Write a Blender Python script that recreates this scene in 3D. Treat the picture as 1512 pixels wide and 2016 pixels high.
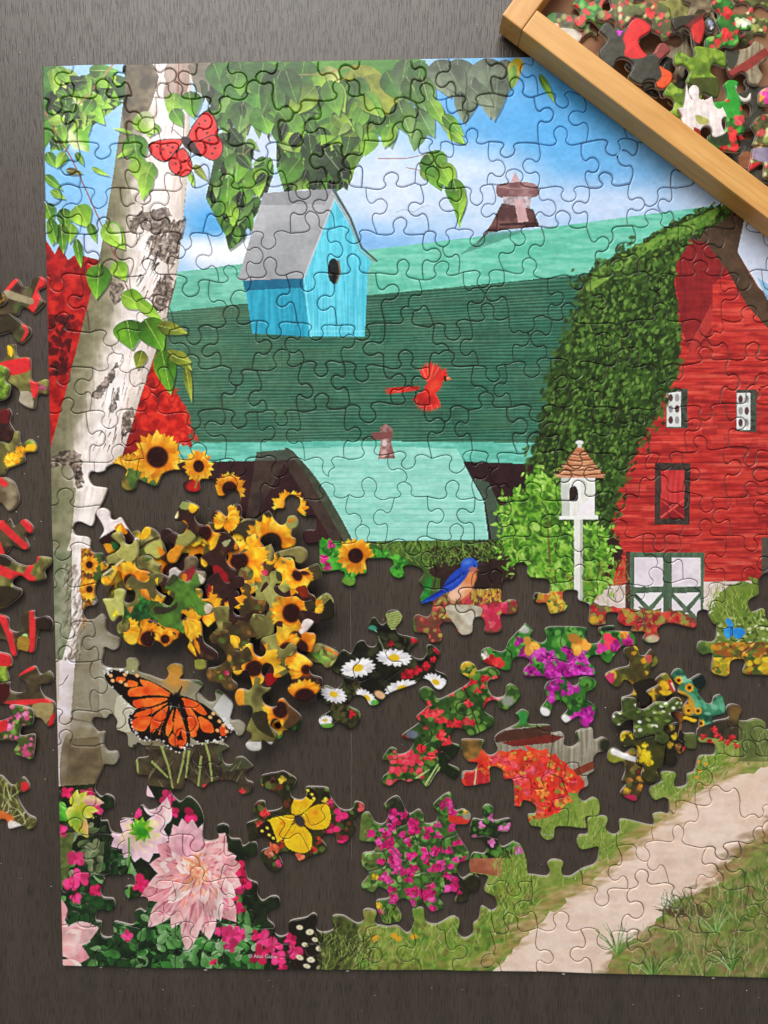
import bpy, math, random
import numpy as np
from mathutils import Vector, Matrix
from mathutils.geometry import delaunay_2d_cdt

for o in list(bpy.data.objects):
    bpy.data.objects.remove(o)
scene = bpy.context.scene
COL = scene.collection
random.seed(7)
RNG = np.random.default_rng(11)

# ------------------------------------------------------------------ camera
PW, PH, FPX = 1512.0, 2016.0, 1456.0          # size of the view the plan is drawn in, focal length
DIST = 0.286e-3 * FPX                          # 0.286 mm of table per plan unit
TILT_X, TILT_Y, ROLL = math.radians(-2.75), math.radians(1.55), math.radians(0.05)
cam_d = bpy.data.cameras.new('camera')
cam = bpy.data.objects.new('camera', cam_d)
COL.objects.link(cam)
cam_d.sensor_fit = 'VERTICAL'
cam_d.sensor_height = 24.0
cam_d.lens = FPX / PH * 24.0
cam_d.clip_start, cam_d.clip_end = 0.01, 50
CROT = Matrix.Rotation(TILT_Y, 3, 'Y') @ Matrix.Rotation(TILT_X, 3, 'X') @ Matrix.Rotation(ROLL, 3, 'Z')
cam.location = CROT @ Vector((0, 0, DIST))
cam.rotation_euler = CROT.to_euler()
scene.camera = cam

# ------------------------------------------------------------------ light
world = bpy.data.worlds.new('World')
scene.world = world
world.use_nodes = True
bg = world.node_tree.nodes['Background']
bg.inputs[0].default_value = (0.98, 0.975, 0.96, 1)
bg.inputs[1].default_value = 0.30


def area(name, loc, target, sx, sy, power, colr):
    d = bpy.data.lights.new(name, 'AREA')
    d.shape, d.size, d.size_y, d.energy, d.color = 'RECTANGLE', sx, sy, power, colr
    o = bpy.data.objects.new(name, d)
    COL.objects.link(o)
    o.location = loc
    o.rotation_euler = (Vector(target) - Vector(loc)).to_track_quat('-Z', 'Y').to_euler()
    return o


area('window_light', (-0.22, 1.18, 1.02), (0, 0.05, 0), 1.3, 0.9, 34.5, (1.0, 0.985, 0.96))
scene.view_settings.view_transform = 'Standard'
scene.view_settings.look = 'None'
scene.view_settings.gamma = 1
scene.view_settings.use_curve_mapping = False
scene.view_settings.exposure = 0.0
scene.render.engine = 'CYCLES'
scene.render.resolution_x, scene.render.resolution_y = 768, 1024

T = 0.0021                                     # thickness of a piece of puzzle board
CAMV = np.array(cam.location)
RM = np.array(CROT)


def world_xy(P, z):
    """plan coordinates -> x, y on the level z"""
    P = np.asarray(P, float)
    d = np.stack([(P[:, 0] - PW / 2) / FPX, -(P[:, 1] - PH / 2) / FPX, -np.ones(len(P))], 1) @ RM.T
    k = (z - CAMV[2]) / d[:, 2]
    return CAMV[:2] + d[:, :2] * k[:, None]


TILES = {'T1': (60, 100), 'T2': (540, 100), 'T3': (1012, 100), 'T4': (60, 560), 'T5': (540, 560), 'T6': (1012, 560),
         'T7': (60, 1020), 'T8': (540, 1020), 'T9': (1012, 1020), 'T10': (60, 1480), 'T11': (540, 1480), 'T12': (1012, 1480)}
TS = {'P1': (160, 940, 260 / 1512), 'P2': (400, 920, 280 / 1512), 'P3': (420, 1160, 260 / 1512), 'P4': (1190, 1260, 250 / 1512),
      'P5': (1200, 0, 312 / 1512), 'P6': (0, 530, 130 / 535), 'P7': (0, 1000, 130 / 397), 'Q': (960, 0, 552 / 1512)}
for k, v in TILES.items():
    TS[k] = (v[0], v[1], 500 / 1512)


def tl(name, s):
    """numbers of one close-up -> plan points"""
    a = np.array([float(q) for q in s.replace(',', ' ').split()]).reshape(-1, 2)
    ox, oy, k = TS[name]
    return a * k + np.array([ox, oy])


def chain(*parts):
    return np.concatenate([tl(parts[i], parts[i + 1]) for i in range(0, len(parts), 2)])


def spline(P, closed=False, step=2.4, tight=0.5):
    P = np.asarray(P, float)
    n = len(P)
    out = []
    rng = range(n) if closed else range(n - 1)
    for i in rng:
        p1, p2 = P[i], P[(i + 1) % n]
        p0 = P[(i - 1) % n] if (closed or i > 0) else p1
        p3 = P[(i + 2) % n] if (closed or i < n - 2) else p2
        L = np.hypot(*(p2 - p1))
        m1, m2 = (p2 - p0) * tight, (p3 - p1) * tight
        l1, l2 = np.hypot(*m1) + 1e-9, np.hypot(*m2) + 1e-9
        m1 = m1 * min(1, L / l1)
        m2 = m2 * min(1, L / l2)
        k = max(1, int(math.ceil(L / step)))
        t = np.arange(k)[:, None] / k
        out.append((2 * t ** 3 - 3 * t ** 2 + 1) * p1 + (t ** 3 - 2 * t ** 2 + t) * m1 + (-2 * t ** 3 + 3 * t ** 2) * p2 + (t ** 3 - t ** 2) * m2)
    if not closed:
        out.append(P[-1:])
    return np.concatenate(out)

# ------------------------------------------------------------------ the printed picture, painted stroke by stroke
CW, CH = 1640, 2016
LAYERS = [np.full((CH, CW, 3), 0.3, np.float32) for _ in range(3)]
CUR = LAYERS[0]
CLIP = None


def rgb(c):
    return np.array(c, np.float32) / 255.0


def noise(sx, sy, seed):
    r = np.random.default_rng(seed)
    gh, gw = int(CH / sy) + 3, int(CW / sx) + 3
    g = r.random((gh, gw)).astype(np.float32)
    y = np.arange(CH) / sy
    x = np.arange(CW) / sx
    y0, x0 = y.astype(int), x.astype(int)
    fy, fx = (y - y0)[:, None].astype(np.float32), (x - x0)[None, :].astype(np.float32)
    fy, fx = fy * fy * (3 - 2 * fy), fx * fx * (3 - 2 * fx)
    rows0 = g[y0][:, x0] * (1 - fx) + g[y0][:, x0 + 1] * fx
    rows1 = g[y0 + 1][:, x0] * (1 - fx) + g[y0 + 1][:, x0 + 1] * fx
    return rows0 * (1 - fy) + rows1 * fy


N60 = noise(70, 60, 1) * .6 + noise(30, 28, 2) * .4
N20 = noise(22, 20, 3) * .6 + noise(9, 9, 4) * .4
N6 = noise(7, 6, 5) * .6 + noise(3, 3, 6) * .4
NH = noise(46, 6, 7) * .6 + noise(16, 3, 8) * .4
NV = noise(5, 60, 9) * .6 + noise(2.5, 30, 10) * .4
NOI = {'b': N60, 'm': N20, 'f': N6, 'h': NH, 'v': NV}


def polymask(P):
    P = np.asarray(P, float)
    x0, y0 = max(0, int(P[:, 0].min()) - 1), max(0, int(P[:, 1].min()) - 1)
    x1, y1 = min(CW, int(P[:, 0].max()) + 2), min(CH, int(P[:, 1].max()) + 2)
    if x1 <= x0 or y1 <= y0:
        return None
    w, h = x1 - x0, y1 - y0
    f = np.zeros((h, w + 1), np.int32)
    n = len(P)
    for i in range(n):
        (ax, ay), (bx, by) = P[i], P[(i + 1) % n]
        if ay == by:
            continue
        if ay > by:
            ax, ay, bx, by = bx, by, ax, ay
        r0, r1 = max(y0, math.ceil(ay)), min(y1, math.ceil(by))
        if r1 <= r0:
            continue
        r = np.arange(r0, r1)
        xs = ax + (r - ay) * (bx - ax) / (by - ay)
        c = np.clip(np.ceil(xs).astype(int) - x0, 0, w)
        np.add.at(f, (r - y0, c), 1)
    return x0, y0, (np.cumsum(f, 1)[:, :w] % 2).astype(np.float32)


def put(x0, y0, m, c):
    h, w = m.shape
    if CLIP is not None:
        m = m * CLIP[y0:y0 + h, x0:x0 + w]
    s = CUR[y0:y0 + h, x0:x0 + w]
    s += m[..., None] * (c - s)


def full(P):
    M = np.zeros((CH, CW), np.float32)
    r = polymask(P)
    if r:
        M[r[1]:r[1] + r[2].shape[0], r[0]:r[0] + r[2].shape[1]] = r[2]
    return M


def fill(P, c, a=1.0, c2=None, n='m', lo=.3, hi=.7, smooth=False):
    """flat area, or two colours mixed by one of the grain fields"""
    if smooth:
        P = spline(P, True, 6)
    r = polymask(P)
    if r is None:
        return
    x0, y0, m = r
    h, w = m.shape
    cc = rgb(c)
    if c2 is not None:
        t = np.clip((NOI[n][y0:y0 + h, x0:x0 + w] - lo) / (hi - lo), 0, 1)[..., None]
        cc = cc * (1 - t) + rgb(c2) * t
    put(x0, y0, m * a, cc)


def box_(x, y, R):
    x0, x1 = max(0, int(x - R)), min(CW, int(x + R) + 2)
    y0, y1 = max(0, int(y - R)), min(CH, int(y + R) + 2)
    if x1 <= x0 or y1 <= y0:
        return None
    return x0, y0, np.arange(x0, x1, dtype=np.float32)[None, :] - x, np.arange(y0, y1, dtype=np.float32)[:, None] - y


def ell(x, y, rx, ry, ang, c, a=1.0, soft=.25, M=None):
    b = box_(x, y, max(rx, ry) * (1 + soft) + 1)
    if b is None:
        return
    x0, y0, X, Y = b
    ca, sa = math.cos(ang), math.sin(ang)
    d = np.sqrt(((X * ca + Y * sa) / rx) ** 2 + ((-X * sa + Y * ca) / ry) ** 2)
    m = np.clip((1 + soft - d) / (2 * soft + 1e-4), 0, 1) * a
    if M is not None:
        m = m * M[y0:y0 + m.shape[0], x0:x0 + m.shape[1]]
    put(x0, y0, m, rgb(c))


def leaf(x, y, L, w, deg, c1, c2=None, rib=None, a=1.0, p=.62, M=None):
    """pointed blade from its base, two halves of two tones and a rib"""
    b = box_(x, y, L + 2)
    if b is None:
        return
    x0, y0, X, Y = b
    t = math.radians(deg)
    ca, sa = math.cos(t), math.sin(t)
    u = (X * ca + Y * sa) / L
    v = -X * sa + Y * ca
    uc = np.clip(u, 0, 1)
    hw = w * .5 * np.sin(np.pi * uc ** p)
    m = np.clip(hw - np.abs(v) + .6, 0, 1) * ((u > 0) & (u < 1))
    k1, k2 = rgb(c1), rgb(c2 if c2 is not None else c1)
    s = np.clip(v / (w * .3) + .5, 0, 1)[..., None]
    cc = k1 * (1 - s) + k2 * s
    cc = cc * (0.86 + 0.28 * N20[y0:y0 + m.shape[0], x0:x0 + m.shape[1]])[..., None]
    if rib is not None:
        cc = cc * (.7 + .46 * uc)[..., None]
        vein = np.clip(np.cos((u * L + np.abs(v) * 1.1) * 1.05) - .75, 0, 1)[..., None]
        cc = cc + vein * .22 * (rgb(rib) - cc)
        sh = np.roll(np.roll(m, 4, 0), 3, 1) * .42
        if M is not None:
            sh = sh * M[y0:y0 + m.shape[0], x0:x0 + m.shape[1]]
        put(x0, y0, sh, rgb((22, 34, 16)))
        q = np.clip(1.1 - np.abs(v) / 1.0, 0, 1)[..., None] * .7
        cc = cc * (1 - q) + rgb(rib) * q
    m = m * a
    if M is not None:
        m = m * M[y0:y0 + m.shape[0], x0:x0 + m.shape[1]]
    put(x0, y0, m, cc)


def stroke(P, w0, w1, c, a=1.0, M=None, soft=.8):
    P = np.asarray(P, float)
    x0, y0 = np.floor(P.min(0) - w0 - 2).astype(int)
    x1, y1 = np.ceil(P.max(0) + w0 + 2).astype(int)
    x0, y0, x1, y1 = max(0, x0), max(0, y0), min(CW, x1), min(CH, y1)
    if x1 <= x0 or y1 <= y0:
        return
    X = np.arange(x0, x1, dtype=np.float32)[None, :]
    Y = np.arange(y0, y1, dtype=np.float32)[:, None]
    m = np.zeros((y1 - y0, x1 - x0), np.float32)
    n = len(P) - 1
    for i in range(n):
        (ax, ay), (bx, by) = P[i], P[i + 1]
        dx, dy = bx - ax, by - ay
        t = np.clip(((X - ax) * dx + (Y - ay) * dy) / (dx * dx + dy * dy + 1e-6), 0, 1)
        d = np.sqrt((X - ax - t * dx) ** 2 + (Y - ay - t * dy) ** 2)
        w = w0 + (w1 - w0) * (i + t) / n
        m = np.maximum(m, np.clip((w * .5 - d) / soft + .5, 0, 1))
    if M is not None:
        m = m * M[y0:y1, x0:x1]
    put(x0, y0, m * a, rgb(c))


def inside(P, n):
    """n random places inside an outline"""
    M = full(P)
    ys, xs = np.nonzero(M)
    i = RNG.integers(0, len(xs), n)
    return M, xs[i], ys[i]


def dapple(P, n, r0, r1, asp, deg, spread, pal, a=.9, soft=.25, keep=True):
    M, xs, ys = inside(P, n)
    for x, y in zip(xs, ys):
        r = RNG.uniform(r0, r1)
        ell(x, y, r, r * RNG.uniform(asp * .7, min(1, asp * 1.4)), math.radians(deg + RNG.uniform(-spread, spread)),
            pal[RNG.integers(len(pal))], a, soft, M if keep else None)


def leaves(P, n, L0, L1, deg, spread, pal, keep=True, asp=.5, rib=None):
    M, xs, ys = inside(P, n)
    for x, y in zip(xs, ys):
        L = RNG.uniform(L0, L1)
        c = pal[RNG.integers(len(pal))]
        k = RNG.uniform(.78, 1.0)
        leaf(x, y, L, L * asp * RNG.uniform(.8, 1.2), deg + RNG.uniform(-spread, spread), c, [q * k for q in c], rib, M=M if keep else None)


def grass(P, n, L0, L1, lean, spread, pal, w=2.0, a=.85, keep=True):
    M, xs, ys = inside(P, n)
    o = np.argsort(ys)
    for x, y in zip(xs[o], ys[o]):
        L = RNG.uniform(L0, L1)
        t = math.radians(-90 + lean + RNG.uniform(-spread, spread))
        b = RNG.uniform(-.3, .3)
        p1 = (x + math.cos(t) * L * .5, y + math.sin(t) * L * .5)
        p2 = (x + math.cos(t + b) * L, y + math.sin(t + b) * L)
        stroke([(x, y), p1, p2], w * RNG.uniform(.7, 1.3), .6, pal[RNG.integers(len(pal))], a, M if keep else None)


def sunflower(x, y, r, cr=.42, sq=1.0, deg=0, n=17, a0=0, a1=360, cc=(52, 22, 20)):
    ca, sa = math.cos(math.radians(deg)), math.sin(math.radians(deg))
    for ring in (0, 1):
        for i in range(n):
            t = a0 + (a1 - a0) * (i + .5 * ring + RNG.uniform(-.18, .18)) / n
            ux, uy = math.cos(math.radians(t)), math.sin(math.radians(t)) * sq
            dx, dy = ux * ca - uy * sa, ux * sa + uy * ca
            l = math.hypot(dx, dy)
            L = r * l * RNG.uniform(.9, 1.05) * (1 - .12 * ring)
            c = [(242, 178, 48), (234, 158, 38), (248, 196, 70), (222, 138, 34)][RNG.integers(4)]
            leaf(x + dx * r * .12, y + dy * r * .12, L * .94, max(3.0, r * .36), math.degrees(math.atan2(dy, dx)), c, [q * .93 for q in c], None, p=.95)
    if cr > 0:
        ell(x, y, r * cr * 1.45, r * cr * 1.45 * sq, math.radians(deg), (196, 98, 18), .75, .35)
        ell(x, y, r * cr, r * cr * sq, math.radians(deg), cc, 1, .12)
        for _ in range(int(r)):
            t, q = RNG.uniform(0, 6.28), r * cr * math.sqrt(RNG.uniform(0, .9))
            ell(x + q * math.cos(t), y + q * math.sin(t) * sq, 1.3, 1.2, 0, [(84, 40, 26), (30, 14, 14), (70, 30, 22)][RNG.integers(3)], .7)


def daisy(x, y, r, sq=.6, deg=0):
    ca, sa = math.cos(math.radians(deg)), math.sin(math.radians(deg))
    for i in range(17):
        t = 6.283 * (i + RNG.uniform(-.2, .2)) / 17
        ux, uy = math.cos(t), math.sin(t) * sq
        dx, dy = ux * ca - uy * sa, ux * sa + uy * ca
        l = math.hypot(dx, dy)
        c = [(240, 236, 238), (226, 220, 228), (248, 246, 246)][RNG.integers(3)]
        leaf(x, y, r * l, r * .25, math.degrees(math.atan2(dy, dx)), c, [q * .93 for q in c], None, p=1.3)
    ell(x, y, r * .3, r * .2, math.radians(deg), (226, 186, 40), 1, .15)


def bloom(x, y, r, c, mid=None, sq=1.0, deg=0):
    n = int(RNG.integers(3, 6))
    for i in range(n):
        t = math.radians(deg) + 6.283 * i / n + RNG.uniform(-.4, .4)
        k = RNG.uniform(.7, 1.16)
        q = r * RNG.uniform(.42, .66)
        ell(x + math.cos(t) * r * .5, y + math.sin(t) * r * .5 * sq, q, q * RNG.uniform(.6, 1) * sq, t + RNG.uniform(-.5, .5), [min(255, v * k) for v in c], 1, .16)
    for _ in range(2):
        t = RNG.uniform(0, 6.28)
        ell(x + math.cos(t) * r * .4, y + math.sin(t) * r * .4 * sq, r * .34, r * .14, t, [min(255, v * 1.25 + 14) for v in c], .5, .5)
    if mid is not None and RNG.random() < .5:
        ell(x, y, r * .24, r * .2 * sq, 0, mid, .55, .6)


GREENS = [(96, 148, 44), (128, 178, 52), (70, 118, 38), (46, 84, 30), (150, 194, 70), (60, 104, 40)]
DARKG = [(34, 58, 26), (44, 74, 32), (26, 42, 20), (58, 92, 40), (40, 52, 30)]
FRESH = [(132, 186, 48), (158, 206, 62), (104, 160, 44), (84, 138, 40), (186, 218, 110)]
MEADOW = [(128, 150, 62), (150, 168, 80), (108, 134, 50), (166, 176, 96), (92, 118, 48)]


def rough(P, amp=4, step=9, seed=1):
    """an outline broken up"""
    Q = spline(P, True, step)
    r = np.random.default_rng(seed)
    return Q + r.normal(0, amp, Q.shape)


# --- ground of the whole picture, then the sky
fill([(0, 0), (CW, 0), (CW, CH), (0, CH)], (96, 118, 60), 1, (70, 92, 46), 'm')
skyP = [(70, 90), (CW, 60), (CW, 640), (1300, 640), (340, 640), (90, 660)]
fill(skyP, (158, 194, 232), 1, (192, 208, 236), 'b', .35, .65)
for x, y, rx, ry, c, a in [(1090, 230, 210, 110, (86, 164, 224), .95), (1180, 320, 130, 70, (108, 172, 226), .8), (1330, 300, 110, 60, (116, 172, 218), .8), (930, 160, 120, 80, (90, 160, 222), .7),
                           (150, 330, 110, 90, (122, 182, 228), .9), (200, 240, 60, 160, (140, 192, 232), .7), (415, 440, 60, 50, (84, 160, 222), .95), (690, 470, 90, 30, (110, 168, 226), .9), (800, 470, 130, 26, (124, 176, 228), .8),
                           (820, 370, 190, 70, (204, 216, 238), .95), (960, 330, 90, 40, (206, 218, 240), .7), (640, 300, 70, 60, (206, 214, 234), .9), (500, 260, 60, 60, (188, 200, 228), .8), (1180, 395, 140, 40, (196, 210, 238), .8),
                           (1400, 370, 90, 40, (186, 204, 232), .7), (430, 500, 60, 30, (232, 234, 242), .95), (480, 490, 40, 22, (238, 238, 244), .9), (390, 490, 30, 20, (236, 238, 244), .8), (520, 225, 30, 40, (202, 214, 236), .8)]:
    ell(x, y, rx, ry, 0, c, a, .6)
M = full(skyP)
for _ in range(420):
    x, y = RNG.uniform(560, 1420), RNG.uniform(180, 470)
    ell(x, y, RNG.uniform(10, 34), RNG.uniform(4, 12), RNG.uniform(-.3, .2), [(214, 224, 242), (150, 192, 234), (176, 204, 236), (120, 178, 230)][RNG.integers(4)], .10, .8, M)
for x, y, rx, ry, c, a in [(1080, 215, 170, 80, (78, 158, 224), .75), (1180, 290, 120, 60, (96, 166, 226), .6), (960, 210, 70, 50, (92, 162, 224), .6), (150, 320, 70, 80, (110, 176, 228), .6), (1290, 330, 90, 40, (112, 170, 222), .5)]:
    ell(x, y, rx, ry, 0, c, a, .7, M)
stroke([(780, 418), (795, 412), (815, 418), (830, 408), (845, 404)], 1.6, 1, (150, 160, 178), .8)

# --- big barn roof
fill([(330, 538), (520, 514), (735, 491), (1012, 457), (1250, 425), (1430, 402), (1300, 478), (1150, 542), (735, 584), (470, 603), (330, 620)], (98, 184, 158), 1, (120, 200, 176), 'h')
fill([(330, 538), (520, 514), (735, 491), (735, 584), (470, 603), (330, 620)], (104, 170, 148), .6, (122, 190, 168), 'h')
roofP = [(330, 614), (470, 599), (735, 580), (1012, 554), (1160, 538), (1135, 640), (1090, 760), (1062, 890), (350, 892), (330, 760)]
fill(roofP, (70, 106, 88), 1, (58, 112, 94), 'b')
M = full(roofP)
for i, y in enumerate(np.arange(560, 885, 6.4)):
    k = max(0.0, (700 - y) / 140)
    sl = -.055 * min(1, k) - .012
    pts = [(x, y + 34 * min(1, k) + sl * (x - 330) + 1.2 * math.sin(x * .021 + i)) for x in range(320, 1181, 30)]
    stroke(pts, 2.6, 2.6, (42, 74, 62), .55, M)
    stroke([(x, q + 3) for x, q in pts], 2.2, 2.2, (92, 150, 124), .5, M)
for _ in range(420):
    x, y = RNG.uniform(330, 1160), RNG.uniform(560, 885)
    ell(x, y, RNG.uniform(14, 60), RNG.uniform(3, 10), RNG.uniform(-.06, .0), [(44, 80, 66), (86, 134, 108), (96, 122, 98), (52, 98, 84), (74, 104, 82)][RNG.integers(5)], .22, .7, M)
for _ in range(26):
    x, y = RNG.uniform(340, 1100), RNG.uniform(600, 870)
    stroke([(x, y), (x + RNG.uniform(-3, 3), y + RNG.uniform(16, 44))], 1.4, 1, (44, 74, 62), .5, M)
x0, y0 = 330, 540
sub = CUR[540:900, 330:1180]
m = M[540:900, 330:1180]
g = np.linspace(0, 1, 850)[None, :]
sub *= (1 - m * (.10 - .0 * g) * (N60[540:900, 330:1180] - .2))[..., None]
put(330, 540, m * np.clip(.26 - g * .5, 0, 1) * .8, rgb((118, 128, 104)))
put(330, 540, m * np.clip(g - .78, 0, 1) * 1.5 * .5, rgb((30, 92, 74)))
fill([(350, 872), (700, 868), (1062, 872), (1040, 916), (700, 905), (352, 914)], (96, 178, 158), 1, (118, 200, 182), 'h')
# --- dark wall under the eaves, side wing
fill([(350, 910), (600, 905), (700, 1080), (360, 1080)], (72, 42, 44), 1, (58, 34, 38), 'm')
fill([(505, 890), (570, 884), (690, 1065), (655, 1066), (560, 912), (512, 1000), (490, 1062), (478, 1062)], (84, 72, 62), .8, (70, 58, 52), 'm')
fill([(905, 908), (1062, 914), (1012, 1000), (1000, 1075), (940, 1075), (950, 990)], (66, 40, 44), 1, (54, 34, 38), 'm')
fill([(562, 884), (740, 878), (900, 884), (922, 930), (952, 985), (962, 1062), (684, 1066), (650, 1000), (604, 920)], (136, 206, 190), 1, (156, 218, 204), 'h')
fill([(930, 940), (955, 985), (968, 1062), (1000, 1062), (985, 1000), (962, 950)], (78, 92, 78))
M = full([(600, 900), (900, 886), (962, 1062), (684, 1066)])
for y in range(905, 1062, 12):
    stroke([(590, y), (780, y + 1.5), (970, y)], 1.4, 1.4, (108, 182, 168), .5, M)
fill(spline([(560, 882), (574, 886), (622, 940), (660, 1000), (694, 1066), (678, 1066), (640, 1000), (600, 930)], True, 6), (70, 76, 62), 1, (84, 88, 72), 'm')
# --- cupolas
fill([(1000, 372), (1014, 338), (1032, 372)], (198, 160, 162))
fill([(978, 366), (1000, 360), (1040, 359), (1058, 366), (1060, 384), (1040, 390), (1000, 391), (980, 386)], (124, 88, 92), 1, (150, 116, 116), 'm', smooth=True)
stroke([(982, 368), (1020, 372), (1056, 366)], 2, 2, (176, 140, 140), .7)
fill([(990, 388), (1046, 386), (1042, 420), (992, 424)], (150, 134, 140), 1, (196, 180, 186), 'f')
fill([(988, 400), (1050, 412), (1062, 446), (1000, 452), (962, 458), (930, 492), (968, 440)], (88, 58, 58), 1, (116, 82, 78), 'm')
fill([(1012, 392), (1030, 392), (1040, 436), (1020, 438)], (206, 164, 166), .9)
stroke([(985, 442), (1058, 440)], 5, 5, (64, 42, 44))
fill([(905, 502), (960, 458), (1040, 452), (980, 476)], (70, 120, 104), .55)
fill([(748, 842), (760, 834), (774, 846), (770, 870), (778, 902), (744, 904), (750, 872)], (170, 128, 124), 1, (122, 84, 84), 'f')
fill([(732, 852), (774, 850), (774, 862), (734, 866)], (124, 82, 80))
ell(757, 872, 5, 7, 0, (214, 196, 194), .9)
ell(756, 892, 6, 8, .4, (200, 164, 156), .9)

# --- red barn front
fill([(1325, 490), (1440, 405), (CW, 500), (CW, 1170), (1200, 1170), (1195, 1060), (1220, 930), (1290, 800), (1310, 700), (1300, 560)], (180, 54, 50), 1, (206, 72, 62), 'h')
redP = [(1320, 520), (1420, 470), (CW, 560), (CW, 1152), (1202, 1152), (1195, 1060), (1220, 930), (1290, 800), (1310, 700), (1305, 560)]
M = full(redP)
for _ in range(900):
    x, y = RNG.uniform(1200, CW), RNG.uniform(520, 1150)
    ell(x, y, RNG.uniform(14, 46), RNG.uniform(1.5, 4.2), RNG.uniform(-.04, .04), [(156, 40, 44), (218, 88, 74), (198, 60, 54), (136, 38, 42), (228, 104, 88), (176, 48, 48), (120, 36, 40)][RNG.integers(7)], .55, .3, M)
for y in range(680, 1152, 11):
    stroke([(1200, y + 2), (1400, y), (CW, y - 4)], 1.2, 1.2, (138, 34, 38), .5, M)
CLIP = M
for _ in range(120):
    x, y = RNG.uniform(1230, CW), RNG.uniform(560, 1145)
    q = RNG.uniform(24, 80)
    h_ = RNG.uniform(7, 14)
    fill([(x, y), (x + q, y - 2), (x + q, y + h_ - 2), (x, y + h_)], [(226, 96, 82), (150, 42, 44), (214, 80, 70), (170, 50, 50), (128, 38, 42)][RNG.integers(5)], .38, None)
CLIP = None
fill([(1325, 500), (1352, 465), (1395, 474), (1440, 525), (1404, 560), (1400, 660), (1358, 700), (1340, 640)], (116, 38, 44), .8, (134, 42, 46), 'v')
fill([(1400, 600), (1352, 690), (1360, 700), (1404, 640)], (214, 84, 74), .5)
fill([(1436, 530), (1512, 640), (CW, 780), (CW, 600)], (112, 50, 46), .6, (140, 56, 50), 'h')
fill([(1352, 470), (1425, 402), (1470, 430), (1452, 496), (1492, 566), (CW, 720), (CW, 790), (1470, 600), (1430, 530), (1390, 478)], (98, 78, 62), 1, (82, 66, 52), 'm')
fill([(1466, 428), (1540, 470), (CW, 640), (CW, 690), (1494, 566), (1452, 496)], (196, 206, 228), 1, (214, 218, 234), 'b')
fill([(1490, 545), (CW, 640), (CW, 690), (1510, 590)], (122, 178, 216), .8)


def small_window(x, y, w, h):
    fill([(x, y), (x + w, y), (x + w, y + h), (x, y + h)], (88, 96, 84), 1, (64, 70, 62), 'f')
    fill([(x + 1, y + 6), (x + w * .68, y + 6), (x + w * .68, y + h - 3), (x + 1, y + h - 3)], (214, 216, 214))
    for i in range(3):
        for j in range(2):
            ell(x + w * (.2 + .3 * j), y + h * (.22 + .28 * i), w * .11, h * .095, 0, [(96, 66, 64), (150, 146, 148)][(i + j) % 2], 1, .15)


small_window(1312, 766, 42, 78)
small_window(1450, 768, 40, 82)
fill([(1290, 912), (1360, 912), (1357, 1034), (1288, 1032)], (84, 72, 66), 1, (60, 52, 48), 'f')
fill([(1302, 926), (1348, 926), (1346, 1022), (1300, 1020)], (186, 54, 58), 1, (206, 74, 72), 'v')
fill([(1302, 980), (1348, 1000), (1346, 1022), (1300, 1020)], (130, 36, 42), .8)
stroke([(1302, 1018), (1346, 985)], 4, 4, (214, 86, 80))
stroke([(1302, 985), (1346, 1018)], 3, 3, (196, 66, 66))
fill([(1150, 1158), (1245, 1150), (1245, 1215), (1150, 1200)], (226, 208, 202), 1, (206, 186, 178), 'm')
fill([(1380, 1146), (CW, 1140), (CW, 1260), (1380, 1250)], (226, 212, 206), 1, (208, 190, 182), 'm')
fill([(1232, 1086), (1242, 1086), (1244, 1215), (1232, 1210)], (92, 62, 56))
fill([(1240, 1088), (1387, 1088), (1384, 1236), (1242, 1232)], (98, 116, 96), 1, (82, 100, 82), 'v')
for xx in (1249, 1323):
    fill([(xx, 1098), (xx + 57, 1098), (xx + 56, 1154), (xx, 1156)], (232, 222, 230), 1, (216, 204, 214), 'm')
    fill([(xx + 3, 1168), (xx + 55, 1166), (xx + 29, 1194)], (234, 226, 232))
    fill([(xx, 1176), (xx + 22, 1200), (xx, 1222)], (226, 216, 222))
    fill([(xx + 57, 1174), (xx + 56, 1222), (xx + 36, 1200)], (226, 216, 222))
    fill([(xx + 4, 1230), (xx + 29, 1204), (xx + 54, 1230)], (222, 212, 216))
fill([(1500, 1058), (1560, 1055), (1560, 1140), (1500, 1135)], (92, 84, 76))

# --- ivy, bushes
ivy = [(1426, 402), (1440, 420), (1345, 492), (1328, 560), (1340, 650), (1334, 720), (1300, 800), (1270, 850), (1220, 960), (1204, 1040), (1198, 1080), (1070, 1080), (1055, 920), (1068, 820), (1100, 700), (1140, 610), (1152, 545), (1240, 490), (1340, 430)]
fill(rough(ivy, 3.5, 10), (44, 62, 30), 1, (60, 84, 38), 'm')
dapple(rough(ivy, 5, 12, 3), 3200, 3, 6.5, .5, -60, 50, [(46, 62, 30), (66, 92, 40), (84, 114, 50), (98, 130, 60), (38, 50, 28), (74, 102, 46), (114, 146, 72)], .78, .25)
dapple([(1426, 402), (1400, 440), (1250, 510), (1155, 580), (1152, 545), (1240, 488)], 240, 4, 8, .55, -20, 40, [(110, 148, 66), (128, 160, 74), (92, 130, 54)], .7)
for x, y in rough(spline(ivy[5:13] + ivy[14:18], False, 7), 5, 9, 21):
    for _ in range(3):
        ell(x + RNG.normal(0, 8), y + RNG.normal(0, 7), RNG.uniform(4, 8), RNG.uniform(2.5, 4.5), RNG.uniform(-1.6, 0), [(54, 74, 36), (68, 94, 44), (46, 62, 32), (82, 110, 54)][RNG.integers(4)], .8, .3)
fill(rough([(850, 1078), (1000, 1078), (1210, 1060), (1200, 1150), (1100, 1190), (980, 1185), (870, 1150)], 4), (70, 50, 44), 1, (54, 38, 34), 'm')
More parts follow.
